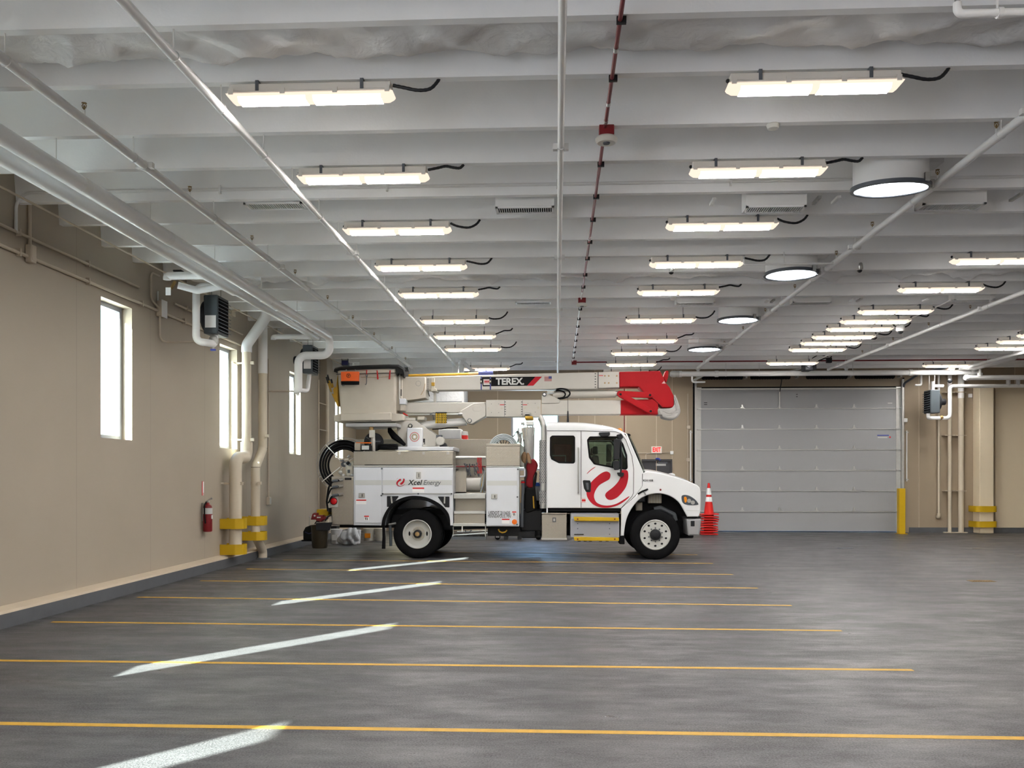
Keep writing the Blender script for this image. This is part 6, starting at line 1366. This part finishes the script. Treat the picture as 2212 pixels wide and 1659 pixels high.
# boom tip and platform mount
plate('tip_cover', [rounded(Cc(YB0 - .1, (-95, 205), (238, 208), (246, 490), (0, 522), (-95, 540)), .02)], YB0 - .11, YB1 + .08, 'bucket_cream', bm_, .015)
q = Cc(YB0 - .11, (145, 298))[0]; m = M()
for k in range(16): a = 2*pi*k/16; m.box(q[0] + .055*cos(a) - .005, q[0] + .055*cos(a) + .005, YB0 - .114, YB0 - .109, q[1] + .055*sin(a) - .005, q[1] + .055*sin(a) + .005)
m.obj('dial_marks', 'dark_grey', bm_)
m = M(); m.tube(v3(Cc, YB0 - .11, (235, 300), (215, 390), (180, 450)), .006, 5); m.obj('arc_scuff', 'wood_stick', bm_)
bxr(Cc, YB0 - .03, (318, 380), (360, 225), M(), YB0 - .05, YB1 + .04).obj('tie_down_strap', 'engine_beige', bm_, bevel=.006); bxr(Cc, YB0 - .06, (322, 330), (362, 285), M(), YB0 - .09, YB0 - .05).obj('strap_buckle', 'tool_yellow', bm_); bxr(Cc, YB0 - .06, (310, 405), (388, 360), M(), YB0 - .08, YB1 + .05).obj('boom_cradle', 'engine_beige', bm_, bevel=.02)
bxr(Cc, YB0, (340, 545), (372, 400), M(), YB0 + .08, YB0 + .16).obj('cradle_post', 'boom_white', bm_)
m = M(); m.tube(v3(Cc, YB0 - .06, (276, 395), (285, 440), (293, 470)), .012, 6); m.obj('strap_tail', 'caution_ink', bm_)
# bucket
bk = struct('lift_bucket'); del bk['kind']; bk.parent = tr; ORG[bk.name] = ORG[tr.name]
YK0, YK1 = 19.72, 20.40
bo, bi = A(YK0, (303, 128), (746, 120), (742, 505), (328, 508)), None
m = M(); (xa, za), (xb, zb), (xc, zc), (xd, zd) = bo
def brng(xl, xr_, z, ins): return [(p[0], p[1], z) for p in [(*q,) for q in rounded([(xl, YK0 + ins), (xr_, YK0 + ins), (xr_, YK1 - ins), (xl, YK1 - ins)], .06)]]
m.loft([brng(xd, xc, zd, .03), brng(xa, xb, zb, 0), brng(xa + .03, xb - .03, zb, .03), brng(xd + .03, xc - .03, zd + .05, .06)], caps=True); m.obj('bucket_shell', 'bucket_cream', bk, sharp=50)
P = A(YK0, (282, 474), (330, 462), (720, 455), (802, 468), (802, 512), (742, 520), (322, 527), (284, 520)); plate('floor_rim', [rounded(P, .02)], YK0 - .03, YK1 + .03, 'bucket_cream', bk, .02)
plate('entry_step', [rounded(A(YK0, (338, 462), (714, 455), (716, 512), (336, 520)), .02)], YK0 - .10, YK0, 'bucket_cream', bk, .02)
m = M(); Pt = [(x, z) for x, z in A(YK0 - .02, (284, 134), (330, 122), (420, 118), (560, 112), (690, 108), (760, 110), (800, 135), (808, 165))]
m.loft([[(x, YK0 - .045, z - .055), (x, YK0 - .05, z), (x, YK0 + .05, z + .05), (x, YK1 - .05, z + .05), (x, YK1 + .05, z), (x, YK1 + .04, z - .06), (x, YK1 + .02, z - .05), (x, YK0 - .02, z - .045)] for x, z in Pt]); m.obj('bucket_cover', 'fabric_black', bk, sharp=60)
plate('cover_fringe', [smooth(A(YK0 - .05, (745, 128), (785, 130), (803, 160), (806, 185), (795, 192), (788, 165), (775, 175), (762, 160), (752, 175), (745, 150)), 3)], YK0 - .05, YK0 + .12, 'fabric_black', bk, .01)
bxr(A, YK0 + .1, (746, 440), (790, 150), M(), YK0 + .12, YK1 - .1).obj('mount_column', 'bucket_cream', bk, bevel=.02)
m = M(); a_, b_ = v3(A, YK0 + .08, (770, 180), (770, 350)); m.cyl(a_, b_, .02, 10); m.obj('control_rod', 'boom_white', bk); m = M(); a_, b_ = v3(A, YK0 + .06, (783, 280), (783, 330)); m.cyl(a_, b_, .012, 8); m.obj('lever_grip', 'caution_ink', bk)
bxr(A, YK0 + .02, (768, 392), (815, 348), M(), YK0 + .02, YK0 + .3).obj('mount_block', 'truck_white', bk, bevel=.012); bxr(A, YK0 + .05, (775, 440), (808, 392), M(), YK0 + .05, YK0 + .3).obj('mount_bracket', 'bucket_cream', bk, bevel=.012)
m = M(); m.tube(v3(A, YK0 + .1, (812, 140), (838, 140)), .02, 8); m.obj('rod_tip', 'caution_ink', bk)
bxr(A, YK0 + .2, (800, 512), (890, 492), M(), YK0 + .2, YK1 - .15).obj('platform_arm', 'boom_white', bk, bevel=.01); m = M(); m.tube(v3(A, YK0 + .15, (797, 458), (832, 476)), .014, 8); m.obj('red_lever', 'tag_red', bk)
m = M()
m.tube(v3(A, YK0 - .035, (300, 168), (340, 165), (480, 164), (600, 160), (745, 158)), .008, 6); m.obj('rope_line', 'caution_ink', bk)
m = M(); m.tube(v3(A, YK0 - .02, (480, 188), (600, 190), (740, 180)), .004, 6); m.obj('rub_line', 'wood_stick', bk)
# blue tarp roll and pole on the upper boom
m = M(); a_, b_ = v3(A, 20.15, (838, 177), (1285, 165)); m.cyl(a_, b_, .028, 10); m.obj('hot_stick', 'tool_yellow', bm_); a_, b_ = v3(A, 20.15, (1285, 166), (1365, 164)); m = M(); m.cyl(a_, b_, .04, 12); m.obj('stick_head', 'wood_stick', bm_)
# ================================================================= LOOSE ITEMS ON AND AROUND THE TRUCK
a_, b_ = v3(Cc, 20.1, (945, 165), (1138, 162)); m = M(); m.tube([a_, a_ + (b_ - a_) * .5, b_], .062, 14); m.thing('blue_roll', 'decal_blue', 'blue-violet tarp roll strapped on top of the upper boom', 'roll', base=(a_.x, 20.1, a_.z - .06))
# bucket tools
(xa, za), (xb, zb) = A(YK0 - .06, (340, 240), (474, 152)); t = thing('tool_pouch', 'orange oval tool pouch hanging on the side of the bucket', 'tool pouch', ((xa+xb)/2, YK0 - .1, za))
m = M(); m.loft([[((xa+xb)/2 + (xb-xa)/2*cc*sx, YK0 - .115 + .075*ss, z) for cc, ss in [(max(-1, min(1, 1.25*cos(2*pi*k/28))), sin(2*pi*k/28)) for k in range(28)]] for z, sx in ((za + .05, .97), (zb, 1))]); m.obj('pouch_body', 'orange_plastic', t, sharp=50)
m = M(); m.loft([[((xa+xb)/2 + (xb-xa)/2*cc*sx, YK0 - .115 + .077*ss, z) for cc, ss in [(max(-1, min(1, 1.25*cos(2*pi*k/28))), sin(2*pi*k/28)) for k in range(28)]] for z, sx in ((za - .02, .96), (za + .05, .99))]); m.obj('pouch_base', 'black_rubber', t, sharp=50)
q = ((xa+xb)/2 - .02, (za+zb)/2 + .04); m = M(); m.tube([(q[0] + .045*cos(a), YK0 - .193, q[1] + .045*sin(a)) for a in [2*pi*k/24 for k in range(24)]], .004, 6, closed=True)
for a in (.3, 1.2, 2.2, 3.6, 4.7): m.cyl((q[0], YK0 - .192, q[1]), (q[0] + .04*cos(a), YK0 - .192, q[1] + .04*sin(a)), .004, 5)
m.obj('pouch_emblem', 'caution_ink', t)
for x in (xa + .1, xb - .1): M().box(x - .012, x + .012, YK0 - .06, YK0 - .045, zb - .03, zb + .06).obj('pouch_hook', 'steel', t)
m = M(); m.tube(v3(A, YK0 - .11, (340, 232), (338, 245), (348, 254), (358, 250), (362, 238)), .008, 6); m.thing('hook', 'dark_grey', 'dark steel hook hanging below the left end of the orange pouch', 'hook')
t = thing('chain_hook', 'red strap with a dark chain and hook hanging on the bucket beside the pouch', 'hook', Vector((A(YK0, (525, 245))[0][0], YK0 - .06, A(YK0, (525, 245))[0][1])))
m = M(); m.tube(v3(A, YK0 - .055, (526, 135), (525, 168)), .012, 6); m.obj('red_strap', 'strap_red', t); m = M(); m.tube(v3(A, YK0 - .06, (519, 170), (526, 190), (524, 200), (525, 214), (524, 235), (519, 246), (514, 240)), .009, 6); m.tube(v3(A, YK0 - .06, (533, 170), (527, 190), (522, 200)), .008, 6); m.obj('chain', 'dark_grey', t)
for i, c in enumerate((606, 698)):
    t = thing('pliers', 'red-handled pliers hooked on the bucket rope, ' + ('left one' if i == 0 else 'right one'), 'pliers', Vector((A(YK0, (c, 205))[0][0], YK0 - .06, A(YK0, (c, 205))[0][1])), 'red-handled pliers on the bucket')
    s_ = 1 if i == 0 else -1
    m = M(); m.tube(v3(A, YK0 - .07, (c - 3*s_, 138), (c, 165), (c + 3*s_, 205)), [.014, .017, .02], 8); m.obj('handle', 'strap_red', t); m = M(); m.tube(v3(A, YK0 - .05, (c + 14, 165), (c + 18, 190), (c + 26, 190), (c + 26, 165)), .005, 5); m.obj('ring', 'galvanized', t)
t = thing('tool_holster', 'mustard yellow holster with black-handled sticks on the rear end of the bucket', 'tool holster', Vector((A(YK0, (300, 400))[0][0], YK0 + .2, A(YK0, (300, 400))[0][1])))
plate('holster_body', [A(YK0, (255, 308), (272, 312), (268, 278), (278, 258), (290, 262), (300, 170), (304, 180), (306, 402), (298, 402))], YK0 + .08, YK0 + .32, 'tool_yellow', t, .012)
for P in (((232, 172), (245, 215), (268, 270)), ((224, 188), (240, 235), (262, 300)), ((260, 205), (268, 235), (275, 265))): m = M(); m.tube(v3(A, YK0 + .18, *P[:2]), .022, 8); m.obj('stick_grip', 'caution_ink', t); m = M(); m.tube(v3(A, YK0 + .18, *P[1:]), .018, 8); m.obj('stick_shaft', 'tool_yellow', t)
# yellow strap bundle on the leveling rod
t = thing('strap_bundle', 'bundle of yellow and black slings hanging from the rod under the lower boom', 'sling', Vector((Cc(19.9, (445, 830))[0][0], 19.9, Cc(19.9, (445, 830))[0][1])))
bxr(Cc, 19.88, (372, 694), (520, 676), M(), 19.86, 19.98).obj('wrap', 'caution_ink', t, bevel=.008)
for k in range(6): x = 383 + k * 25; m = M(); m.tube(v3(Cc, 19.88 + .012*(k % 2), (x, 692), (x + 3, 760), (x - 2, 826)), .017, 8); m.obj('sling', 'yellow_paint', t)
m = M()
for r_ in range(4):
    for k in range(6): x = 383 + k * 25 + 12; m.tube(v3(Cc, 19.87, (x, 710 + r_*32), (x, 726 + r_*32)), .008, 5)
m.obj('sling_stripes', 'caution_ink', t)
m = M(); m.tube(v3(Cc, 19.87, (372, 690), (345, 688), (305, 700), (300, 710), (340, 714), (350, 780)), .012, 6); m.obj('carabiner', 'dark_grey', t)
# body top clutter
def coil(fn, Y, c, R, r, n, mt, lab, axis='y', grp=None, rows=3):
    q = v3(fn, Y, c)[0]; t = thing('cable_coil', lab, 'cable coil', (q.x, Y, q.z - (R if axis == 'y' else .1)), grp)
    for k in range(n):
        rr = R - r * 1.6 * (k // rows); o = (k % rows) * r * 1.7
        if axis == 'y': P = [(q.x + rr*cos(a), Y + o, q.z + rr*sin(a)) for a in [2*pi*j/36 for j in range(36)]]
        else: P = [(q.x + rr*cos(a), Y + rr*sin(a), q.z + o) for a in [2*pi*j/36 for j in range(36)]]
        M().tube(P, r, 8, closed=True).obj('cable_loop', mt, t)
    return t
q = v3(A, 19.5, (576, 672))[0]; t = thing('cable_reel', 'black cable reel standing on the truck body under the bucket', 'cable reel', (q.x, 19.5, q.z - .19)); m = M(); m.lathe([(.05, 0), (.19, .005), (.2, .03), (.17, .05), (.17, .20), (.2, .22), (.19, .245), (.05, .25)], (q.x, 19.42, q.z), (0, 1, 0), 32); m.obj('reel_drum', 'black_plastic', t); m = M(); m.lathe([(.06, -.01), (.07, .01)], (q.x, 19.42, q.z), (0, 1, 0), 20); m.obj('reel_hub', 'dark_grey', t)
for k in range(5): a = 2*pi*k/5; M().cyl((q.x + .06*cos(a), 19.418, q.z + .06*sin(a)), (q.x + .17*cos(a), 19.418, q.z + .17*sin(a)), .012, 6).obj('reel_rib', 'dark_grey', t)
coil(A, 19.35, (685, 722), .20, .022, 9, 'black_rubber', 'heap of black cable coiled on the truck body beside the turret', 'z')
(xa, za), (xb, zb) = A(19.2, (487, 738), (556, 698)); t = thing('battery_box', 'small black box with a white label on the truck body behind the rest post', 'box', ((xa+xb)/2, 19.15, za)); M().box(xa, xb, 19.12, 19.36, za + .002, zb).obj('case', 'black_plastic', t, bevel=.01); M().box(xa + .025, xb - .02, 19.112, 19.12, za + .02, zb - .01).obj('label', 'decal_grey', t)
(xa, za), (xb, zb) = A(19.2, (442, 738), (486, 682)); t = thing('tread_box', 'small tread-plate box at the rear end of the truck top', 'box', ((xa+xb)/2, 19.2, za)); M().box(xa, xb, 19.1, 19.4, za + .002, zb).obj('case', 'tread_plate', t, bevel=.01); M().box(xa, xb + .2, 19.25, 19.3, zb, zb + .02).obj('amber_strip', 'lens_orange', t)
t = coil(G, 19.35, (705, 492), .30, .020, 8, 'cable_grey', 'coil of grey cable standing in the front top box beside the boom support', 'y', None, 2)
q = ORG[t.name]
for k in range(8): a = pi*k/8; M().cyl((q.x - .24*cos(a), 19.37, q.z + .30 - .24*sin(a)), (q.x + .24*cos(a), 19.37, q.z + .30 + .24*sin(a)), .008, 6).obj('coil_spoke', 'black_plastic', t)
# boom support pedestal with hoses behind the cab
ps = struct('boom_support'); del ps['kind']; ps.parent = tr; ORG[ps.name] = ORG[tr.name]
a_, b_ = v3(G, 20.0, (1010, 1180), (1010, 240)); m = M(); m.tube([a_, a_ + (b_-a_)*.5, b_], [.10, .11, .13], 14); m.obj('support_post', 'galvanized', ps); bxr(G, 20.0, (975, 215), (1065, 165), M(), 19.9, 20.3).obj('support_pad', 'pipe_white', ps, bevel=.02); bxr(G, 20.0, (962, 150), (1062, 108), M(), 19.88, 20.32).obj('cradle_cushion', 'tool_yellow', ps, bevel=.03)
bxr(G, 20.0, (955, 102), (1030, 66), M(), 19.92, 19.97).obj('cradle_hook', 'steel', ps, bevel=.01); bxr(G, 20.0, (965, 98), (1020, 82), M(), 19.915, 19.92).obj('hook_slot', 'caution_ink', ps)
rnd = random.Random(11)
for k in range(34):
    x = rnd.uniform(960, 1052) if k % 3 else rnd.uniform(885, 950); y = rnd.uniform(215, 380); m = M(); m.tube(v3(G, 19.85 + rnd.uniform(0, .3), (x, y), (x + rnd.uniform(-18, 18), y + 60), (x + rnd.uniform(-22, 22), y + 130)), rnd.uniform(.009, .024), 8); m.obj('support_hose', rnd.choice(['galvanized', 'cable_grey', 'plastic_film', 'engine_beige']), ps)
m = M(); m.tube(v3(G, 19.9, (915, 195), (945, 190), (950, 215)), .03, 8); m.obj('valve_bank', 'galvanized', ps)
for k in range(9): q = v3(G, 19.85, (818 + k*8, 345 - k*8 + 12*math.sin(k)))[0]; m = M(); m.tube([q + Vector((.02*cos(a), .02*sin(a), .02*cos(a))) for a in [2*pi*j/10 for j in range(10)]], .005, 5, closed=True); m.obj('spring_coil', 'caution_ink', ps)
# gap behind the cab
def sack(name, mt, lab, cat, fn, P, y0, y1, group=None, bev=.04, **k):
    q = fn(y0, *P); o = M().plate([smooth(q, 3)], y0, y1, bev).obj(name, mt, sharp=70); return tag(o, lab, cat, group)
sack('harness_bag', 'bag_red', 'dark red bag hanging in the gap behind the cab beside the exhaust stack', 'bag', G, ((1010, 640), (1060, 615), (1100, 650), (1115, 700), (1090, 770), (1060, 850), (1055, 950), (1000, 955), (970, 900), (990, 800), (975, 700)), 19.45, 19.75)
for i, P in enumerate((((925, 560), (950, 530), (975, 545), (985, 600), (968, 665), (930, 650), (915, 600)), ((985, 545), (1010, 550), (1035, 620), (1040, 665), (1005, 668), (985, 610)))): sack('work_glove', 'glove_tan', 'tan leather work glove hung behind the cab, ' + ('left one' if i == 0 else 'right one'), 'glove', G, P, 19.35, 19.43, 'tan work gloves behind the cab', .03)
for P, mt, lab, r_ in ((((938, 870), (935, 1000), (930, 1150), (925, 1430)), 'dark_grey', 'dark grey pole standing in the gap behind the cab, with a pink tape band', .036), (((925, 930), (922, 1080), (918, 1140)), 'wood_stick', 'short brown stick in the gap behind the cab', .025), (((1062, 1060), (1066, 1140), (1070, 1205)), 'tool_yellow', 'thin yellow stick low in the gap behind the cab', .016)):
    m = M(); m.tube(v3(G, 19.3, *P), r_, 8); o = m.thing('tool_pole', mt, lab, 'pole', None)
    if mt == 'dark_grey': ORG[o.name] = Vector(o.location); m = M(); a_, b_ = v3(G, 19.3, (938, 885), (938, 905)); m.cyl(a_, b_, .042, 10); m.obj('tape_band', 'lens_red', o)
sack('rain_gear', 'fabric_black', 'black rain gear hanging below the red bag behind the cab', 'clothing', G, ((965, 960), (1055, 958), (1085, 780), (1105, 800), (1080, 900), (1090, 1050), (1105, 1200), (1060, 1240), (960, 1240)), 19.46, 19.74)
m = M(); m.tube(v3(G, 19.2, (900, 735), (955, 735), (960, 745), (960, 825), (902, 825)), .018, 8, fillet=.03); m.obj('grab_handle', 'truck_white', body)
# hot line tools in the recess
for i, x in enumerate((398, 412, 428, 442)):
    m = M(); m.tube(v3(G, 19.45, (x, 600), (x - 4, 640), (x, 720), (x + 2, 790)), .010, 8); m.thing('red_strap', 'strap_red', 'orange-red strap hanging in the middle recess of the truck, %s from the left' % ORDN[i], 'strap', 'red straps in the recess')
rnd = random.Random(5)
for i in range(7):
    x = 240 + i * 30; m = M(); P = [(x, 665 + rnd.uniform(-15, 15))]
    for j in range(4): P.append((P[-1][0] + rnd.uniform(-6, 26), P[-1][1] + rnd.uniform(30, 45)))
    m.tube(v3(G, 19.45 + rnd.uniform(0, .12), *P), [.02, .012, .022, .011, .017], 7); m.thing('line_clamp', 'dark_grey', 'dark metal line clamp in the tangle hanging over the drum in the truck recess', 'clamp', 'dark line clamps in the recess')
t = thing('cable_bundle', 'bundle of grey and olive cables hanging beside the drum in the truck recess', 'cable', v3(G, 19.4, (455, 1020))[0])
for k in range(5): m = M(); m.tube(v3(G, 19.4 + .02*k, (478 + k*3, 760), (470 - k*8, 850), (462 - k*9, 930), (430 + k*12, 1015)), .011, 6); m.obj('cable', 'cable_grey' if k != 2 else 'tool_yellow', t)
# rear hanging bin, vise, yellow box
t = thing('trash_bin', 'dark brown-black plastic bin hanging off the rear bumper of the truck', 'bin', v3(Rc, 18.95, (380, 1385))[0])
m = M(); (x0_, zt_), (x1_, zb_) = Rc(18.95, (245, 1010), (520, 1385)); cxx = (x0_ + x1_) / 2; m.lathe([(.02, 0), (.150, 0), (.162, .03), (.182, (zt_ - zb_) * .9), (.19, zt_ - zb_), (.172, zt_ - zb_), (.15, .05)], (cxx, 18.95, zb_), (0, 0, 1), 28); m.obj('bin_body', 'bin_black', t, sharp=50)
m = M(); m.hexa([Vector(p) for p in [*( (x, 18.74, z) for x, z in Rc(18.74, (318, 1100), (545, 1100)) ), *((x, 18.84, z) for x, z in Rc(18.84, (545, 1100), (318, 1100))), *((x, 18.74, z) for x, z in Rc(18.74, (318, 980), (595, 965))), *((x, 18.84, z) for x, z in Rc(18.84, (595, 965), (318, 980)))]]); m.obj('bin_flap', 'black_plastic', t, bevel=.01)
m = M(); m.tube(v3(Rc, 18.9, (300, 990), (330, 955), (380, 960)), .012, 6); m.obj('bin_strap', 'black_rubber', t)
t = thing('bench_vise', 'dark red bench vise on the rear bumper of the truck above the hanging bin', 'vise', v3(Rc, 19.1, (360, 970))[0])
plate('vise_body', [Rc(19.1, (235, 925), (260, 830), (285, 815), (335, 815), (338, 855), (430, 850), (440, 880), (500, 870), (490, 920), (430, 935), (400, 960), (330, 960), (315, 925))], 19.1, 19.28, 'vise_red', t, .015)
m = M(); a_, b_ = v3(Rc, 19.05, (220, 880), (215, 1010)); m.cyl(a_, b_, .012, 8); m.sphere(a_, .022, 8); m.obj('vise_handle', 'steel', t); m = M(); m.tube(v3(Rc, 19.08, (470, 940), (520, 870), (565, 850)), .02, 8); m.obj('vise_chain', 'caution_ink', t); q = Rc(19.09, (298, 860))[0]; m = M(); m.lathe([(.02, 0), (.02, -.012)], (q[0], 19.1, q[1]), (0, 1, 0), 12); m.obj('vise_hole', 'decal_grey', t)
M().box(*[v for v in (Rc(19.09, (335, 900))[0][0], Rc(19.09, (395, 900))[0][0], 19.092, 19.1, Rc(19.09, (335, 898))[0][1], Rc(19.09, (335, 878))[0][1])]).obj('vise_plate', 'decal_grey', t)
(xa, za), (xb, zb) = Rc(19.35, (330, 865), (525, 755)); M().box(xa, xb, 19.35, 19.75, za, zb).thing('yellow_case', 'yellow_paint', 'yellow case on the truck tailboard behind the red vise', 'case', bevel=.015)
# stuff on the floor behind the rear of the truck
def pail(px, py, Y, r, h, lab, mt='pail_white', lm=None, lid=None):
    p = atz(px, py, .0); X, Yy = p.x, p.y; t = thing('pail', lab, 'pail', (X, Yy, 0), 'white pails behind the truck')
    M().lathe([(.02, .002), (r*.88, .002), (r*.90, .02), (r, h - .03), (r*1.05, h - .028), (r*1.05, h), (.02, h)], (X, Yy, 0), (0, 0, 1), 26).obj('pail_body', mt, t)
    M().lathe([(r*.97, h*.78), (r*1.03, h*.78), (r*1.03, h*.82), (r*.97, h*.82)], (X, Yy, 0), (0, 0, 1), 26, caps=False).obj('pail_rib', mt, t)
    if lm: M().box(X - r*.55, X + r*.45, Yy - r - .006, Yy - r*.6, h*.25, h*.62).obj('pail_label', lm, t)
pail(727, 1174, 0, .15, .38, 'white pail on the floor right of the hanging bin', lm='tag_white')
pail(768, 1174, 0, .14, .36, 'white pail half covered by a clear plastic bag behind the truck', lm='decal_blue')
pail(797, 1168, 0, .15, .34, 'cream pail with an orange label behind the truck rear wheel', 'engine_beige', 'amber')
pail(822, 1168, 0, .15, .34, 'cream pail next to the rear tyre, no label', 'engine_beige')
p = atz(752, 1177, 0); m = M(); v = bmesh.ops.create_icosphere(m.b, subdivisions=4, radius=1)['verts']
for q in v: d = q.co.copy(); k_ = 1 + .14*math.sin(9*d.x + 5*d.z) + .10*math.sin(13*d.y - 8*d.z); q.co = Vector((p.x + .26*d.x*k_*(1 - .35*max(0, d.z)) + .12*max(0, d.z), p.y + .16*d.y*k_, max(.003, .20 + .24*d.z*k_)))
m.thing('plastic_bag', 'plastic_film', 'crumpled clear plastic bag on the floor between the white pails', 'plastic bag', sharp=180)
p = atz(668, 1168, .235); t = thing('duffel_bag', 'black duffel bag on the curb at the left wall behind the hanging bin', 'bag', (p.x, p.y, 0)); 
(xa, za), (xb, zb) = Rc(p.y, (108, 1262), (290, 1050)); m = M(); m.loft([[(xa + (xb-xa)*f, p.y + w*y_, zz) for f, zz in ((0, za), (1, za), (1, zb), (.75, zb + .06), (.2, zb + .0), (0, zb - .1))] for w, y_ in ((1, .0), (1, .35))]); m.obj('bag_body', 'fabric_black', t, bevel=.03); m = M(); m.box(xa - .03, xb, p.y - .02, p.y + .37, za - .02, za + .01); m.obj('bag_base', 'black_rubber', t)
m = M(); m.tube([(xa + .05, p.y - .01, za + .2), (xa + .15, p.y - .015, za + .16), (xa + .3, p.y - .01, za + .22)], .008, 6); m.obj('bag_seam', 'decal_blue', t)
p = atz(720, 1172, 0); M().box(p.x - .16, p.x + .0, p.y + .35, p.y + .7, .002, .42).thing('milk_crate', 'black_plastic', 'black lattice crate on the floor behind the hanging bin', 'crate', bevel=.01)
for px, lab in ((1075, 'steel caster of a dolly under the truck body, left one'), (1163, 'steel caster of a dolly under the truck, beside the tread-plate box')):
    p = atz(px, 1166, 0); t = thing('dolly_caster', lab, 'caster', (p.x, p.y, 0), 'casters under the truck'); m = M(); m.lathe([(.05, -.03), (.075, -.03), (.075, .03), (.05, .03)], (p.x, p.y, .0752), (0, 1, 0), 24); m.obj('caster_wheel', 'black_rubber', t); m = M(); m.box(p.x - .05, p.x + .05, p.y - .055, p.y - .04, .06, .2); m.box(p.x - .05, p.x + .05, p.y + .04, p.y + .055, .06, .2); m.box(p.x - .07, p.x + .07, p.y - .07, p.y + .07, .2, .215); m.obj('caster_fork', 'steel', t); m = M(); m.box(p.x - .1, p.x + .8, p.y - .1, p.y + .5, .216, .28); m.obj('dolly_deck', 'black_plastic', t)
p = atz(1128, 1163, 0); m = M(); m.cyl((p.x - 1.9, p.y + .4, .16), (p.x + .1, p.y + .4, .24), .02, 8); m.thing('pallet_jack_bar', 'steel', 'long steel bar lying low behind the folding step of the truck', 'bar')
p = at(1158, 1048, 20.6); M().box(p.x - .35, p.x + .3, 20.35, 20.85, .95, p.z - .352).obj('equipment_rack', 'black_plastic', body); t = thing('pail', 'white pail with a blue lid behind the red bag and exhaust stack', 'pail', (p.x, 20.6, p.z - .35)); M().lathe([(.02, -.349), (.15, -.349), (.17, .0), (.02, 0)], (p.x, 20.6, p.z), (0, 0, 1), 24).obj('pail_body', 'pail_white', t); M().lathe([(.18, -.02), (.185, .02), (.185, .06), (.02, .06)], (p.x, 20.6, p.z), (0, 0, 1), 24).obj('pail_lid', 'blue_plastic', t)
ZFT = G(YT + 1.85, (300, 380))[0][1] + .002
(xa, za), (xb, zb) = Cc(20.9, (412, 1040), (715, 900)); t = thing('white_case', 'plain white case on the far side of the truck under the lift cylinder', 'case', ((xa+xb)/2, 21.1, ZFT)); M().box(xa, xb, 20.9, 21.3, ZFT, zb).obj('carcass', 'pipe_white', t, bevel=.02); M().box(xa + .02, xb - .02, 20.885, 20.9, ZFT + .02, zb - .03).obj('box_door', 'pail_white', t)
(xa, za), (xb, zb) = Cc(21.1, (718, 1035), (790, 935)); zb -= ZFT; t = thing('orange_canister', 'orange canister with a grey top on the far side of the truck body', 'canister', ((xa+xb)/2, 21.1, ZFT)); m = M(); m.lathe([(.02, .0), (.10, .0), (.088, zb - .06), (.02, zb - .05)], ((xa+xb)/2, 21.1, ZFT), (0, 0, 1), 24); m.obj('barrel_body', 'cone_orange', t); M().lathe([(.095, zb - .09), (.085, zb), (.02, zb + .01)], ((xa+xb)/2, 21.1, ZFT), (0, 0, 1), 24).obj('canister_lid', 'decal_grey', t)
SKY, SUN, EXPO = 1.0, 66.0, 0.57
# ================================================================= DAYLIGHT
w = bpy.data.worlds.new('sky'); SC.world = w; w.use_nodes = True
N, L = w.node_tree.nodes, w.node_tree.links; bg = N['Background']
st = N.new('ShaderNodeTexSky'); st.sky_type = 'NISHITA'; st.sun_disc = False; st.sun_elevation = radians(28.0); st.sun_rotation = atan2(-.605, -.796)
st.air_density = 1; st.dust_density = 2
tn = N.new('ShaderNodeMix'); tn.data_type = 'RGBA'; tn.blend_type = 'MULTIPLY'; tn.inputs[0].default_value = 1; tn.inputs[7].default_value = (.88, .96, 1.1, 1)
L.new(st.outputs[0], tn.inputs[6]); L.new(tn.outputs[2], bg.inputs[0]); bg.inputs[1].default_value = SKY
sun = bpy.data.lights.new('sun', 'SUN'); sun.energy = SUN; sun.angle = radians(.55); sun.color = (1, .97, .92)
so = bpy.data.objects.new('sun', sun); COL.objects.link(so)
so.rotation_euler = Vector((.605*cos(radians(28.0)), .796*cos(radians(28.0)), -sin(radians(28.0)))).to_track_quat('-Z', 'Y').to_euler()
SC.view_settings.exposure = EXPO
SC.cycles.max_bounces = 12; SC.cycles.diffuse_bounces = 9; SC.cycles.glossy_bounces = 4; SC.cycles.transparent_max_bounces = 12
SC.cycles.sample_clamp_indirect = 6; SC.cycles.use_denoising = True
SC.cycles.caustics_reflective = False; SC.cycles.caustics_refractive = False

# keep the tree at thing > part > sub-part
def _depth(o):
    d = 1
    while o.parent is not None: o = o.parent; d += 1
    return d
for o in list(bpy.data.objects):
    while _depth(o) > 3: o.parent = o.parent.parent
